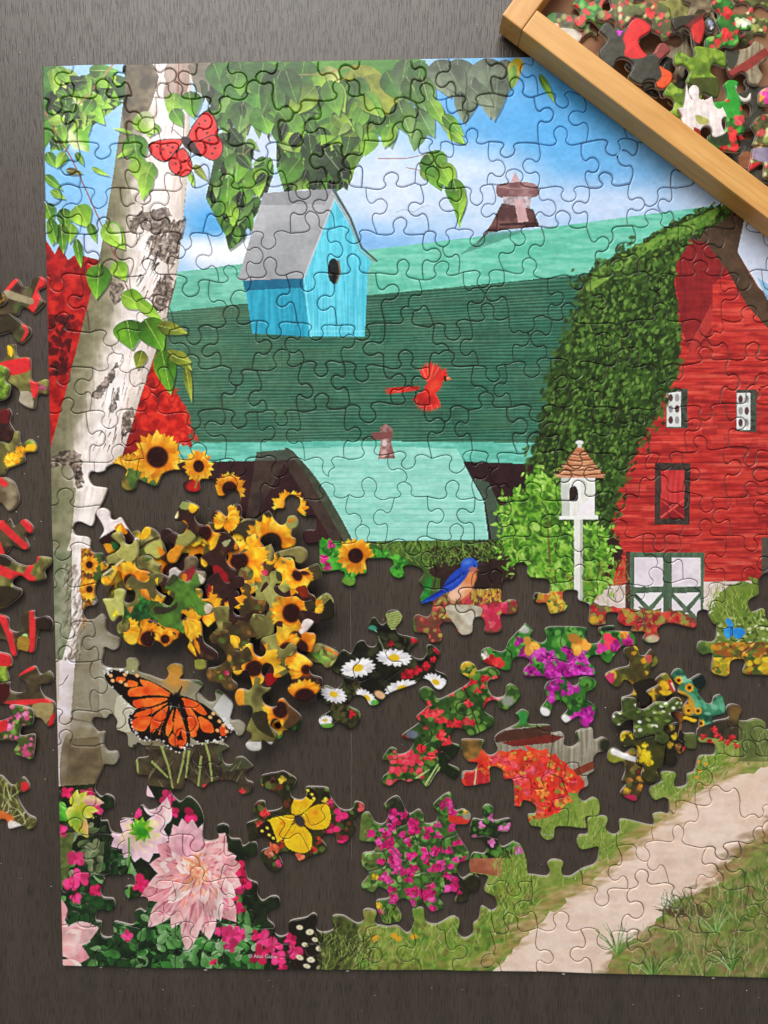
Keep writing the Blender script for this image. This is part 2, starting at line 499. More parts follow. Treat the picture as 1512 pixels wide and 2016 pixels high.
grass([(730, 1066), (990, 1062), (1010, 1100), (850, 1120), (780, 1100)], 420, 9, 22, 0, 70, [(82, 112, 50), (104, 136, 62), (60, 84, 40), (126, 156, 74)], 2.2)
bush = [(1004, 985), (1030, 965), (1060, 935), (1090, 950), (1106, 985), (1112, 1040), (1180, 1040), (1196, 1080), (1190, 1150), (1160, 1185), (1100, 1180), (1030, 1130), (1000, 1090), (988, 1030)]
fill(rough(bush, 6, 10), (92, 142, 48), 1, (120, 172, 62), 'm')
dapple(rough(bush, 6, 12, 4), 1300, 3, 8, .6, 0, 90, [(128, 180, 66), (104, 160, 52), (84, 132, 44), (150, 196, 84), (66, 108, 40), (112, 168, 58)], .75)
for x, y in rough(bush, 7, 7, 22):
    for _ in range(3):
        leaf(x + RNG.normal(0, 7), y + RNG.normal(0, 7), RNG.uniform(8, 18), RNG.uniform(4, 7), RNG.uniform(0, 360), [(140, 190, 78), (104, 160, 52), (84, 132, 44), (160, 204, 96)][RNG.integers(4)])
dapple(bush, 160, 4, 9, .5, 40, 60, [(54, 84, 34), (70, 104, 40), (168, 208, 104), (60, 92, 38)], .7)
grass([(990, 1130), (1240, 1100), (1240, 1190), (1060, 1195)], 160, 8, 20, 0, 50, [(140, 164, 80), (118, 150, 60), (170, 120, 70), (96, 130, 52)], 1.8)
stroke([(1078, 1020), (1082, 1110)], 4, 4, (110, 90, 60), .8)
# --- bird house on its pole
fill([(1130, 1018), (1147, 1018), (1148, 1200), (1131, 1200)], (226, 224, 218))
fill([(1141, 1018), (1147, 1018), (1148, 1200), (1142, 1200)], (188, 186, 180))
fill([(1104, 938), (1172, 938), (1170, 1020), (1106, 1020)], (222, 222, 214), 1, (236, 234, 230), 'v')
fill([(1104, 938), (1122, 938), (1122, 1020), (1106, 1020)], (190, 192, 184), .8)
fill([(1140, 1000), (1168, 975), (1170, 1020), (1134, 1020)], (240, 232, 240), .9)
fill(spline([(1122, 985), (1122, 962), (1130, 956), (1137, 964), (1137, 985)], True, 3), (56, 42, 36))
fill([(1100, 1016), (1178, 1014), (1178, 1022), (1101, 1023)], (238, 238, 234))
fill([(1136, 880), (1146, 880), (1190, 940), (1094, 941)], (204, 142, 104), 1, (180, 112, 80), 'h')
for i, y in enumerate((893, 904, 914, 923, 932)):
    w = 10 + (y - 885) * .85
    pts = [(1141 + w * t, y + 3 * (1 - t * t) + RNG.uniform(-1, 1)) for t in np.linspace(-1, 1, 9)]
    stroke(pts, 3, 3, (112, 62, 42), .85)
    stroke([(x, q + 3) for x, q in pts], 2, 2, (226, 176, 140), .7)
ell(1141, 871, 8, 4, 0, (232, 232, 228))
ell(1141, 877, 4, 5, 0, (210, 210, 204))

# --- red maple left of the birch and behind it
mapP = [(88, 468), (108, 500), (118, 480), (134, 512), (150, 500), (196, 512), (190, 570), (168, 700), (130, 860), (92, 900)]
fill(mapP, (164, 32, 34), 1, (192, 44, 38), 'm')
dapple(mapP, 420, 5, 12, .75, 0, 90, [(186, 42, 36), (140, 26, 30), (206, 52, 42), (110, 24, 28), (172, 32, 34)], .6)
dapple([(95, 620), (150, 620), (130, 740), (95, 740)], 60, 4, 9, .8, 0, 90, [(70, 24, 26), (90, 24, 28)], .7)
mapR = [(300, 706), (318, 718), (330, 770), (352, 800), (366, 836), (366, 868), (330, 880), (300, 905), (232, 912), (262, 820)]
fill(rough(mapR, 3, 8), (198, 44, 36), 1, (216, 56, 42), 'm')
dapple(mapR, 160, 5, 11, .8, 0, 90, [(214, 54, 42), (176, 34, 34), (226, 66, 48), (150, 30, 32), (120, 26, 30)], .6)
for x, y in spline([(304, 708), (322, 730), (336, 775), (354, 802), (368, 840), (366, 868)], False, 4):
    for _ in range(4):
        ell(x + RNG.normal(0, 6), y + RNG.normal(0, 6), RNG.uniform(3, 8), RNG.uniform(2, 5), RNG.uniform(-2, 2), [(206, 48, 38), (180, 36, 34), (222, 66, 48)][RNG.integers(3)], .8, .3)
fill(rough([(250, 850), (300, 850), (330, 880), (300, 905), (226, 915)], 3, 8), (120, 34, 36), .7)

# --- birch trunk: shaded side, bright side, bark marks
trunkL = [(250, 122), (238, 240), (222, 350), (200, 490), (166, 630), (120, 810), (96, 900), (98, 1000), (104, 1120), (112, 1300), (118, 1540), (128, 1540), (152, 1320), (180, 1150), (200, 1030), (228, 940), (252, 860), (284, 760), (322, 650), (346, 560), (364, 400), (372, 300), (378, 122)]
fill(trunkL, (116, 112, 88), 1, (102, 98, 76), 'm')
lightP = [(318, 122), (296, 250), (280, 330), (262, 520), (236, 640), (196, 770), (160, 880), (150, 980), (140, 1060), (118, 1180), (104, 1250), (108, 1420), (114, 1560), (122, 1560), (138, 1420), (152, 1310), (180, 1150), (200, 1030), (228, 940), (252, 860), (284, 760), (322, 650), (346, 560), (364, 400), (372, 300), (378, 122)]
tl_ = np.array([(122, 250, 306, 378), (240, 238, 286, 374), (350, 222, 266, 368), (520, 194, 242, 352), (640, 163, 218, 324), (770, 130, 182, 280), (880, 100, 148, 246), (980, 97, 148, 212), (1060, 100, 138, 190), (1180, 105, 124, 172), (1300, 110, 112, 152), (1560, 112, 113, 124)], float)
yy = np.arange(122, 1560)
el, ed, er = (np.interp(yy, tl_[:, 0], tl_[:, i]) for i in (1, 2, 3))
xx = np.arange(80, 400)[None, :]
wob = (N20[122:1560, 80:400] - .5) * 14 + (NV[122:1560, 80:400] - .5) * 16
dk = (ed - el)[:, None]
lt = (er - ed)[:, None]
s_ = np.where(xx < ed[:, None], (xx + wob - ed[:, None]) / np.maximum(dk, 6), (xx + wob - ed[:, None]) / np.maximum(lt, 6))
stops = [-1, -.55, -.16, .12, .34, .62, .86, 1.05]
cols_ = np.array([(118, 113, 90), (130, 125, 102), (150, 142, 120), (216, 204, 194), (242, 232, 229), (236, 225, 221), (218, 203, 195), (184, 168, 154)], np.float32) / 255
tr = np.stack([np.interp(s_, stops, cols_[:, i]) for i in range(3)], -1).astype(np.float32)
tr *= (.93 + .14 * N20[122:1560, 80:400])[..., None]
put(80, 122, ((xx >= el[:, None]) & (xx <= er[:, None])).astype(np.float32), tr)
ML = full(lightP)
for _ in range(300):
    i = RNG.integers(0, 26)
    t = RNG.uniform(0, 1)
    y = RNG.uniform(130, 1150)
    x = np.interp(y, [122, 350, 640, 880, 1150], [345, 322, 275, 205, 150]) + RNG.uniform(-45, 40)
    stroke([(x, y), (x - 8, y + RNG.uniform(20, 44))], RNG.uniform(2, 7), 1, [(244, 236, 233), (206, 188, 176), (226, 213, 206), (190, 172, 158)][RNG.integers(4)], .38, ML, 3)
MT = full(trunkL)
# brown bark at the top
fill([(252, 122), (312, 122), (300, 200), (276, 240), (244, 260)], (70, 58, 46), .8, (104, 92, 72), 'm', smooth=True)
fill([(330, 122), (372, 122), (366, 190), (340, 230), (322, 190)], (120, 92, 78), .7, (150, 126, 112), 'v', smooth=True)
stroke([(306, 125), (322, 160), (312, 205), (328, 215), (318, 245)], 10, 4, (232, 222, 218), .9, MT)
stroke([(352, 122), (350, 200), (338, 260)], 2.5, 2, (150, 84, 74), .9)
for q in [[(296, 415), (330, 408), (336, 440), (318, 470), (300, 462), (276, 450), (262, 462), (256, 440), (272, 420)], [(290, 470), (330, 448), (366, 428), (358, 470), (342, 520), (322, 516), (300, 500)],
          [(306, 560), (326, 540), (340, 548), (334, 590), (312, 618), (300, 600)], [(216, 560), (244, 560), (240, 590), (222, 596)], [(210, 740), (232, 712), (226, 740), (196, 786), (180, 780)],
          [(100, 905), (120, 888), (150, 890), (162, 910), (158, 950), (150, 958), (146, 930), (120, 915), (98, 925)], [(150, 900), (164, 930), (162, 960), (150, 955)], [(240, 820), (262, 800), (256, 850), (240, 860)], [(222, 780), (236, 760), (230, 800), (216, 812)]]:
    fill(rough(q, 2.0, 5), (58, 49, 44), .72, (150, 132, 120), 'f', .35, .75)
for _ in range(150):
    x, y = RNG.uniform(270, 366), RNG.uniform(430, 640)
    stroke([(x, y), (x - RNG.uniform(2, 12), y + RNG.uniform(8, 24))], RNG.uniform(1.5, 5), .8, [(52, 42, 36), (110, 90, 78), (232, 220, 214), (146, 124, 110)][RNG.integers(4)], .75, ML)
for _ in range(60):
    y = RNG.uniform(640, 900)
    x = np.interp(y, [640, 900], [275, 205]) + RNG.uniform(-35, 35)
    stroke([(x, y), (x - 5, y + RNG.uniform(8, 26))], RNG.uniform(1, 3.5), .8, [(90, 74, 64), (150, 128, 112), (240, 230, 226)][RNG.integers(3)], .7, ML)

# --- left strip below: peeled bark, stones, dark
fill([(96, 960), (150, 960), (140, 1060), (126, 1100), (104, 1110)], (118, 118, 92), .9, (134, 132, 106), 'm')
fill([(100, 1080), (142, 1085), (140, 1240), (122, 1300), (104, 1300)], (118, 124, 98), 1, (146, 148, 124), 'm')
fill([(152, 1245), (180, 1180), (260, 1200), (330, 1230), (330, 1500), (300, 1560), (128, 1560), (138, 1420)], (150, 144, 126), 1, (120, 112, 92), 'b', .3, .7)
fill([(160, 1080), (186, 1080), (182, 1190), (164, 1240), (160, 1160)], (110, 70, 40), 1, (206, 140, 44), 'f')
for _ in range(90):
    x, y = RNG.uniform(170, 270), RNG.uniform(1250, 1480)
    ell(x, y, RNG.uniform(8, 26), RNG.uniform(5, 14), RNG.uniform(-.5, .5), [(176, 170, 156), (134, 126, 106), (104, 94, 76), (160, 154, 136), (194, 190, 178)][RNG.integers(5)], .28, .8)
for _ in range(190):
    y = RNG.uniform(1110, 1300)
    x = np.interp(y, [1110, 1180, 1300], [140, 150, 144]) + RNG.uniform(-16, 18)
    stroke([(x, y), (x - RNG.uniform(1, 9), y + RNG.uniform(5, 16))], RNG.uniform(1.5, 4.5), 1, [(70, 58, 50), (126, 108, 94), (206, 192, 182), (160, 142, 126), (96, 80, 68)][RNG.integers(5)], .5, None, 2.2)
fill([(112, 1300), (148, 1300), (138, 1440), (128, 1560), (112, 1560)], (226, 216, 222), .95, (210, 196, 198), 'm')
fill([(104, 1298), (118, 1298), (116, 1380), (108, 1400)], (190, 176, 158), .8)
stroke([(134, 1330), (124, 1346), (116, 1350)], 2, 1, (96, 70, 66), .9)
fill([(128, 1452), (190, 1440), (196, 1560), (124, 1560)], (116, 104, 80), .8, (86, 74, 54), 'b', smooth=True)
fill([(150, 1390), (200, 1400), (196, 1450), (132, 1455)], (178, 172, 156), .7)
stroke([(140, 1415), (180, 1422)], 4, 2, (70, 52, 40), .6)
dapple([(132, 1420), (200, 1400), (210, 1560), (126, 1560)], 60, 8, 26, .5, 0, 40, [(132, 118, 92), (96, 82, 62), (150, 138, 112), (76, 64, 48), (120, 106, 80)], .3, .8, False)
dapple([(160, 1250), (240, 1230), (270, 1400), (150, 1400)], 70, 8, 26, .6, 0, 60, [(178, 172, 156), (136, 128, 106), (110, 98, 76), (160, 152, 130), (92, 80, 62)], .3, .8, False)
leaf(200, 1385, 34, 20, 30, (90, 62, 46), (70, 48, 36))
sunflower(176, 1160, 22, .3)
sunflower(176, 1112, 20, .35, 1, 0, 10)

# --- leaves of the birch
fill(rough([(84, 128), (116, 128), (116, 180), (96, 260), (86, 300)], 2, 10), (78, 124, 52), 1, (60, 104, 44), 'm')
leaves([(86, 128), (250, 128), (245, 200), (180, 250), (100, 300), (86, 200)], 60, 24, 60, 60, 70, GREENS + DARKG)
leaves([(88, 128), (235, 128), (215, 210), (120, 240)], 22, 34, 66, 45, 45, FRESH, rib=(200, 220, 130))
ell(134, 216, 30, 28, .2, (172, 204, 78), 1, .1)
ell(136, 216, 24, 22, .2, (228, 236, 208), 1, .35)
leaf(160, 192, 66, 30, 18, (148, 206, 56), (120, 180, 48), (200, 226, 120))
leaf(168, 200, 60, 34, 50, (140, 198, 54), (108, 168, 44), (200, 226, 120))
leaf(160, 222, 50, 34, 76, (120, 176, 50), (92, 148, 42), (190, 216, 110))
leaf(120, 250, 46, 40, 80, (96, 160, 44), (150, 196, 70), (190, 216, 110))
ell(152, 280, 12, 18, .4, (222, 226, 200), .9, .4)
leaf(140, 250, 62, 44, 55, (110, 170, 50), (206, 222, 160))
leaf(200, 140, 52, 22, 60, (80, 132, 40), (104, 160, 48))
leaf(98, 236, 60, 26, 100, (70, 116, 40), (90, 140, 48))
leaf(205, 170, 44, 18, 45, (130, 186, 56), (110, 160, 50))
stroke([(222, 128), (180, 178), (150, 212), (132, 250)], 3.4, 2.4, (168, 124, 96))
stroke([(88, 220), (110, 262), (140, 310), (172, 380), (212, 470), (236, 530), (256, 580)], 3, 2.4, (146, 86, 78))
for x, y, L, w, d, c in [(92, 300, 34, 22, 60, 0), (128, 300, 36, 22, 120, 1), (150, 300, 30, 14, 60, 2), (88, 345, 46, 18, 40, 0), (100, 375, 34, 16, 30, 1), (130, 335, 34, 14, 10, 3), (180, 330, 40, 10, 25, 1),
                         (90, 400, 40, 30, 70, 0), (124, 410, 46, 30, 80, 2), (150, 405, 50, 46, 60, 1), (110, 440, 44, 30, 100, 0), (140, 440, 40, 26, 95, 1), (150, 470, 60, 18, 80, 0), (120, 440, 60, 24, 85, 2), (176, 440, 40, 18, 70, 0),
                         (98, 430, 50, 22, 75, 0), (206, 440, 66, 44, 52, 1), (215, 440, 50, 26, 60, 4), (196, 520, 70, 48, 95, 0), (226, 515, 44, 36, 60, 1), (240, 580, 60, 40, 25, 1), (268, 590, 70, 24, 40, 1), (250, 630, 60, 62, 80, 0),
                         (285, 628, 74, 56, 60, 2), (310, 640, 64, 26, 15, 5), (280, 690, 40, 26, 105, 5), (318, 690, 90, 44, 78, 0), (330, 690, 60, 22, 40, 5), (350, 690, 50, 16, 55, 5), (365, 720, 74, 16, 80, 5), (340, 700, 40, 26, 20, 5),
                         (298, 240, 30, 40, 100, 1), (270, 225, 50, 44, 50, 4), (262, 265, 66, 50, 80, 0), (268, 310, 56, 38, 75, 1), (300, 320, 56, 36, 118, 1), (290, 340, 56, 30, 100, 1), (260, 262, 40, 8, -165, 1), (262, 292, 38, 12, 150, 1),
                         (344, 182, 56, 36, 95, 1), (372, 180, 54, 44, 80, 0), (340, 215, 40, 30, 60, 0), (382, 325, 40, 16, 50, 5), (372, 340, 30, 12, 70, 1)]:
    p = [((84, 136, 42), (112, 166, 50)), ((132, 184, 54), (160, 206, 76)), ((104, 156, 46), (80, 128, 40)), ((110, 100, 50), (130, 120, 60)), ((206, 220, 160), (150, 196, 70)), ((150, 154, 60), (124, 138, 54))][c]
    leaf(x, y, L, w, d, p[0], p[1], (190, 214, 110))
# canopy over the sky: large soft leaves on top, hanging sprays below
top = [(378, 118), (560, 116), (700, 116), (820, 116), (1010, 112), (1010, 170), (975, 236), (935, 225), (900, 190), (880, 175), (850, 150), (800, 180), (815, 250), (740, 268), (700, 300), (590, 300), (560, 300), (540, 240), (480, 230), (440, 230), (400, 180)]
fill(rough([(430, 118), (830, 116), (800, 180), (812, 245), (745, 262), (690, 285), (600, 290), (560, 250), (520, 180), (450, 210)], 3, 12), (92, 142, 54), 1, (76, 124, 48), 'b')
fill(rough([(378, 118), (440, 118), (460, 190), (420, 200), (380, 170)], 3, 10), (126, 112, 94), .9, (96, 88, 72), 'm')
leaves([(390, 150), (470, 150), (480, 240), (440, 250), (400, 200)], 20, 30, 60, 90, 50, [(62, 82, 50), (52, 66, 42), (76, 100, 56)])
for x, y, L, w, d, c in [(420, 122, 74, 50, 70, 0), (470, 116, 120, 90, 78, 0), (520, 120, 110, 90, 100, 0), (560, 120, 130, 110, 80, 1), (600, 116, 120, 80, 100, 0), (630, 180, 120, 90, 120, 1), (560, 230, 80, 70, 70, 0), (600, 250, 90, 60, 100, 0), (650, 230, 90, 90, 80, 1), (700, 160, 100, 80, 110, 2),
                         (690, 135, 140, 70, 45, 3), (720, 150, 120, 70, 55, 3), (760, 140, 70, 50, 60, 0), (800, 116, 90, 46, 100, 4), (830, 120, 90, 50, 100, 0), (720, 200, 90, 60, 100, 0), (700, 240, 90, 50, 120, 1), (750, 230, 60, 40, 130, 0), (640, 130, 70, 40, 70, 5), (690, 140, 56, 22, 110, 3),
                         (715, 190, 60, 20, 105, 6), (700, 200, 80, 18, 100, 6), (585, 180, 90, 60, 85, 1), (625, 140, 50, 26, 80, 6)]:
    p = [((88, 140, 54), (72, 120, 46)), ((104, 158, 56), (84, 136, 48)), ((70, 110, 46), (58, 94, 40)), ((164, 172, 58), (140, 152, 50)), ((104, 134, 82), (84, 112, 66)), ((196, 206, 120), (150, 180, 80)), ((158, 196, 66), (130, 176, 54))][c]
    leaf(x, y, L, w, d, p[0], p[1], (132, 170, 84))
for x, y, L, w, d in [(860, 118, 80, 60, 70), (900, 116, 90, 70, 85), (960, 114, 120, 80, 88), (1000, 118, 110, 50, 110), (930, 150, 96, 46, 100), (880, 130, 70, 50, 60), (905, 180, 60, 26, 85), (980, 150, 90, 40, 95), (925, 170, 60, 40, 40)]:
    leaf(x, y, L, w, d, (100, 112, 92), (122, 134, 112), (148, 158, 134))
leaf(1012, 120, 52, 26, 88, (150, 172, 60), (190, 170, 50))
leaf(1020, 114, 44, 26, 100, (206, 164, 40), (170, 170, 54))
leaf(1062, 146, 66, 15, 62, (128, 172, 60), (104, 150, 50), (170, 200, 96))
leaf(1010, 128, 50, 18, 92, (110, 158, 60), (140, 180, 70))
# hanging masses
hangA = [(430, 180), (480, 200), (530, 260), (540, 340), (520, 400), (480, 460), (460, 490), (430, 440), (405, 390), (420, 320), (440, 260), (405, 220)]
leaves(hangA, 90, 34, 66, 90, 45, [(54, 84, 40), (70, 108, 48), (40, 62, 34), (92, 134, 58), (122, 162, 84), (36, 54, 30), (80, 120, 54)])
leaves([(440, 320), (490, 330), (500, 420), (450, 420), (430, 380)], 26, 20, 40, 95, 60, [(120, 172, 60), (150, 192, 86), (98, 152, 52)])
hangB = [(545, 240), (700, 230), (745, 262), (700, 330), (690, 360), (660, 380), (600, 372), (560, 380), (545, 330)]
leaves(hangB, 80, 40, 76, 88, 40, [(76, 116, 48), (92, 138, 54), (56, 86, 40), (112, 158, 58), (128, 174, 62), (46, 66, 36)], asp=.6, rib=(140, 176, 90))
leaves([(560, 250), (600, 260), (590, 300), (560, 300)], 12, 40, 66, 90, 25, [(140, 178, 60), (160, 190, 70)])
leaf(630, 300, 70, 56, 100, (46, 64, 38), (58, 80, 44))
leaf(660, 310, 70, 44, 70, (40, 56, 34), (52, 72, 40))
leaf(470, 440, 56, 40, 110, (58, 96, 40), (44, 74, 34), (120, 150, 90))
leaf(480, 410, 50, 26, 70, (96, 140, 60), (70, 110, 48))
leaf(735, 262, 50, 34, 110, (110, 156, 60), (130, 178, 66))
leaf(820, 210, 70, 46, 60, (104, 140, 90), (86, 122, 72), (170, 190, 140))
leaf(840, 180, 60, 30, 80, (110, 146, 84), (90, 128, 68))
leaf(852, 205, 66, 24, 55, (118, 168, 70), (186, 208, 150), (210, 224, 170))
leaf(868, 236, 56, 22, 42, (110, 158, 64), (160, 192, 110), (210, 224, 170))
leaf(880, 260, 46, 18, 35, (128, 178, 60), (150, 190, 80))
leaf(826, 240, 60, 40, 100, (88, 120, 68), (110, 142, 86))
leaf(836, 318, 54, 50, 48, (98, 150, 56), (150, 188, 90), (200, 214, 140))
leaf(852, 330, 50, 38, 70, (80, 130, 50), (110, 160, 60))
leaf(886, 350, 72, 30, 78, (120, 180, 52), (90, 148, 46), (180, 216, 100))
leaf(902, 360, 90, 26, 88, (150, 204, 60), (110, 170, 50))
for x, y, L, w, d, c in [(760, 236, 56, 40, 80, 0), (784, 200, 74, 52, 70, 1), (800, 150, 80, 50, 60, 1), (770, 250, 44, 30, 110, 2), (830, 150, 80, 40, 75, 1), (846, 196, 60, 30, 60, 2), (872, 226, 60, 26, 45, 0), (890, 262, 34, 18, 40, 2), (842, 300, 60, 56, 60, 0), (866, 322, 60, 44, 62, 2), (892, 352, 70, 34, 74, 0), (906, 372, 64, 26, 92, 2),
                         (480, 200, 66, 50, 100, 1), (510, 210, 60, 56, 70, 0), (440, 260, 60, 46, 80, 1), (470, 300, 64, 52, 96, 0), (500, 330, 60, 44, 80, 2), (450, 350, 66, 44, 95, 0), (480, 380, 64, 44, 100, 1), (452, 395, 60, 34, 85, 2)]:
    p = [((118, 172, 58), (92, 144, 50)), ((108, 142, 80), (84, 118, 62)), ((150, 198, 70), (122, 174, 58))][c]
    leaf(x, y, L, w, d, p[0], p[1], (184, 208, 128))
stroke([(540, 150), (640, 145), (700, 128)], 3, 2.5, (150, 130, 84), .8)
stroke([(745, 312), (800, 312), (840, 304)], 2, 1.6, (150, 96, 92), .9)
stroke([(800, 330), (830, 336)], 2, 1.4, (160, 110, 90), .9)
stroke([(640, 300), (672, 340), (680, 380)], 1.6, 1.2, (160, 170, 150), .7)
stroke([(486, 240), (476, 320)], 2, 1.6, (150, 130, 100), .8)
stroke([(505, 280), (455, 330), (420, 370)], 1.8, 1.2, (150, 120, 100), .8)

leaves([(430, 125), (820, 122), (800, 230), (700, 270), (560, 260), (480, 200)], 30, 50, 96, 85, 50, [(84, 130, 50), (112, 162, 60), (66, 104, 42), (146, 180, 64), (98, 146, 56)], asp=.55, rib=(140, 176, 96))
leaves(hangB, 14, 26, 46, 85, 50, [(34, 50, 28), (120, 166, 70), (54, 84, 40), (150, 186, 96), (28, 40, 24)], asp=.45, rib=(130, 160, 100))
leaves(hangA, 24, 22, 42, 90, 60, [(30, 46, 26), (136, 176, 96), (50, 78, 40), (106, 156, 60), (26, 38, 22)], asp=.5, rib=(130, 160, 100))
leaves([(88, 130), (240, 130), (220, 190), (130, 300), (90, 290)], 34, 26, 52, 60, 70, [(58, 96, 36), (132, 186, 62), (90, 144, 46), (170, 212, 90), (44, 70, 30)], asp=.45, rib=(170, 200, 100))
# --- blue bird house
fill([(480, 548), (602, 546), (613, 663), (497, 656)], (44, 146, 176), 1, (56, 166, 196), 'v')
fill([(478, 548), (602, 544), (604, 566), (481, 572)], (24, 96, 124), .8)
fill([(656, 388), (730, 516), (724, 540), (718, 663), (611, 663), (598, 540)], (82, 186, 212), 1, (104, 206, 228), 'v')
for x in range(606, 724, 9):
    stroke([(x, 560 - abs(x - 660) * .3), (x + 2, 660)], 1.4, 1.4, [(126, 218, 236), (56, 158, 190)][(x // 9) % 2], .6, full([(656, 388), (730, 516), (724, 540), (718, 663), (611, 663), (598, 540)]))
stroke([(598, 545), (612, 662)], 4, 4, (124, 216, 234), .8)
stroke([(612, 652), (718, 652)], 2, 2, (132, 216, 234), .8)
fill([(519, 380), (655, 372), (660, 392), (597, 548), (468, 552)], (150, 152, 156), 1, (172, 172, 176), 'b')
fill([(519, 380), (655, 372), (640, 402), (512, 404)], (120, 122, 126), .5)
stroke([(598, 548), (660, 388)], 3, 3, (196, 196, 200), .8)
stroke([(657, 374), (690, 430), (712, 488), (742, 514)], 6, 4, (78, 96, 96))
stroke([(657, 384), (688, 438), (708, 494), (738, 516)], 2.5, 2, (128, 150, 150))
fill(spline([(657, 508), (668, 520), (669, 540), (660, 559), (649, 552), (645, 532), (648, 516)], True, 3), (30, 34, 36))
stroke([(666, 514), (670, 535), (662, 558)], 4, 3, (120, 108, 84), .9)

# --- red butterfly
wing = [[(366, 282), (378, 250), (396, 226), (406, 219), (420, 228), (428, 248), (426, 268), (400, 276), (378, 288)], [(376, 290), (400, 274), (424, 266), (438, 282), (436, 304), (420, 316), (398, 306)],
        [(360, 276), (330, 274), (300, 280), (292, 290), (304, 310), (326, 318), (344, 300)], [(360, 292), (340, 306), (332, 322), (340, 340), (362, 348), (378, 334), (374, 310)]]
for q in wing:
    q = np.array(q, float)
    fill(q + (q - q.mean(0)) * .05, (66, 22, 22), smooth=True)
    fill(q - (q - q.mean(0)) * .06, (206, 42, 46), 1, (224, 66, 62), 'm', smooth=True)
for x, y in [(392, 244), (404, 238), (414, 250), (400, 256), (386, 258), (408, 262), (414, 286), (424, 292), (404, 290), (418, 302), (310, 288), (322, 294), (330, 286), (316, 302), (340, 290), (346, 322), (356, 330), (364, 316), (352, 340), (336, 300), (412, 276)]:
    ell(x, y, 2.6, 2.2, .5, (40, 18, 20), .95)
fill([(358, 270), (372, 270), (394, 300), (396, 310), (376, 300), (362, 288)], (46, 26, 26), .95, smooth=True)
stroke([(360, 272), (336, 250)], 1.4, 1, (60, 40, 36))
stroke([(362, 270), (360, 230)], 1.4, 1, (60, 40, 36))
# --- cardinal: tail, two fanned wings, body, crested head
for i in range(5):
    leaf(826, 762 + i * .8, 70, 8, 168 + i * 3.2, (206, 58, 46), (176, 42, 40), p=.5)
for i in range(10):
    leaf(852 - i * .6, 762, 52 - abs(i - 4) * 1.6, 8, -126 + i * 8.6, [(214, 60, 50), (226, 92, 74)][i % 2], (178, 44, 42), None, p=1.2)
for i in range(11):
    leaf(848, 764, 50 - abs(i - 5) * 1.2, 9, 146 - i * 8.2, [(216, 58, 48), (228, 88, 68)][i % 2], (176, 42, 40), None, p=1.25)
ell(852, 762, 22, 13, -.75, (218, 58, 46), 1, .12)
ell(856, 758, 14, 7, -.75, (230, 84, 62), .7, .5)
ell(870, 742, 12, 9, -.5, (222, 58, 44), 1, .1)
leaf(868, 748, 26, 12, -66, (222, 58, 44), (196, 46, 40))
fill([(873, 740), (880, 741), (882, 748), (875, 752)], (40, 22, 22))
leaf(878, 745, 11, 7, 4, (232, 140, 96), (206, 100, 70))

# --- sunflowers in place
fill([(330, 912), (480, 912), (480, 960), (330, 940)], (66, 40, 42))
sunflower(255, 925, 36, 0, .9, 20, 14, 120, 300)
sunflower(310, 900, 50, .42, 1, 10, 18)
sunflower(391, 918, 30, .35, 1.15, -15, 15)
ell(383, 958, 16, 12, 0, (188, 40, 36), .95)
stroke([(384, 960), (392, 936)], 3, 2, (130, 120, 60))
sunflower(452, 962, 32, .45, 1, 0, 15)
sunflower(570, 1000, 36, .3, 1, 0, 14)
fill([(205, 932), (245, 930), (262, 975), (240, 985)], (150, 130, 60), 1, (90, 84, 46), 'm')
bushL = [(628, 1066), (690, 1068), (740, 1080), (800, 1105), (800, 1135), (700, 1155), (640, 1125)]
fill(rough(bushL, 4), (70, 142, 52), 1, (50, 116, 48), 'm')
dapple(rough(bushL, 4, 9, 5), 300, 3, 7, .7, 0, 90, [(86, 170, 60), (60, 140, 52), (104, 186, 72), (44, 100, 44)], .8)
for x, y in [(638, 1100), (652, 1072), (645, 1116)]:
    bloom(x, y, 9, (214, 56, 132))
sunflower(700, 1094, 37, .4, 1.0, 0, 16)
ell(686, 1146, 14, 9, 0, (110, 150, 60), .9)
fill([(838, 1140), (850, 1135), (846, 1190), (826, 1190)], (60, 150, 66), 1, (40, 110, 50), 'm')
# --- bluebird and its stone
redfl = [(815, 1195), (900, 1160), (1040, 1165), (1040, 1260), (820, 1270)]
fill(redfl, (126, 78, 62), 1, (104, 66, 54), 'm')
dapple(redfl, 190, 3, 8, .9, 0, 90, [(196, 62, 76), (214, 92, 84), (160, 50, 60), (150, 140, 74), (190, 170, 86)], .8)
fill([(876, 1196), (905, 1190), (948, 1196), (945, 1215), (935, 1230), (930, 1252), (910, 1250), (892, 1225)], (206, 198, 182), 1, (160, 148, 124), 'm', smooth=True)
grass([(925, 1160), (1005, 1160), (1000, 1190), (930, 1190)], 70, 10, 22, 0, 50, [(214, 170, 60), (226, 186, 70), (170, 150, 60)], 2)
dapple([(950, 1190), (1000, 1185), (995, 1245), (955, 1240)], 40, 4, 9, .9, 0, 90, [(206, 56, 90), (190, 50, 80), (220, 90, 110)], .9)
for i in range(5):
    leaf(890, 1150 + i * 1.5, 74, 9, 142 + i * 3, [(34, 66, 166), (58, 98, 196)][i % 2], (24, 48, 130), p=.6)
ell(908, 1154, 32, 21, -.86, (218, 148, 108), 1, .08)
ell(898, 1168, 18, 12, -.7, (232, 190, 164), .8, .4)
ell(924, 1134, 14, 16, -.4, (216, 132, 88), 1, .15)
ell(898, 1140, 34, 13, -.80, (40, 76, 176), 1, .1)
for i in range(7):
    leaf(918 - i * 3, 1124 + i * 3, 54 - i * 3, 8, 134 + i * 3, [(46, 86, 190), (30, 58, 150), (74, 118, 214)][i % 3], (26, 50, 138), p=.8)
ell(924, 1112, 17, 14, -.2, (48, 88, 190), 1, .08)
ell(920, 1107, 9, 5, -.3, (92, 132, 220), .7, .5)
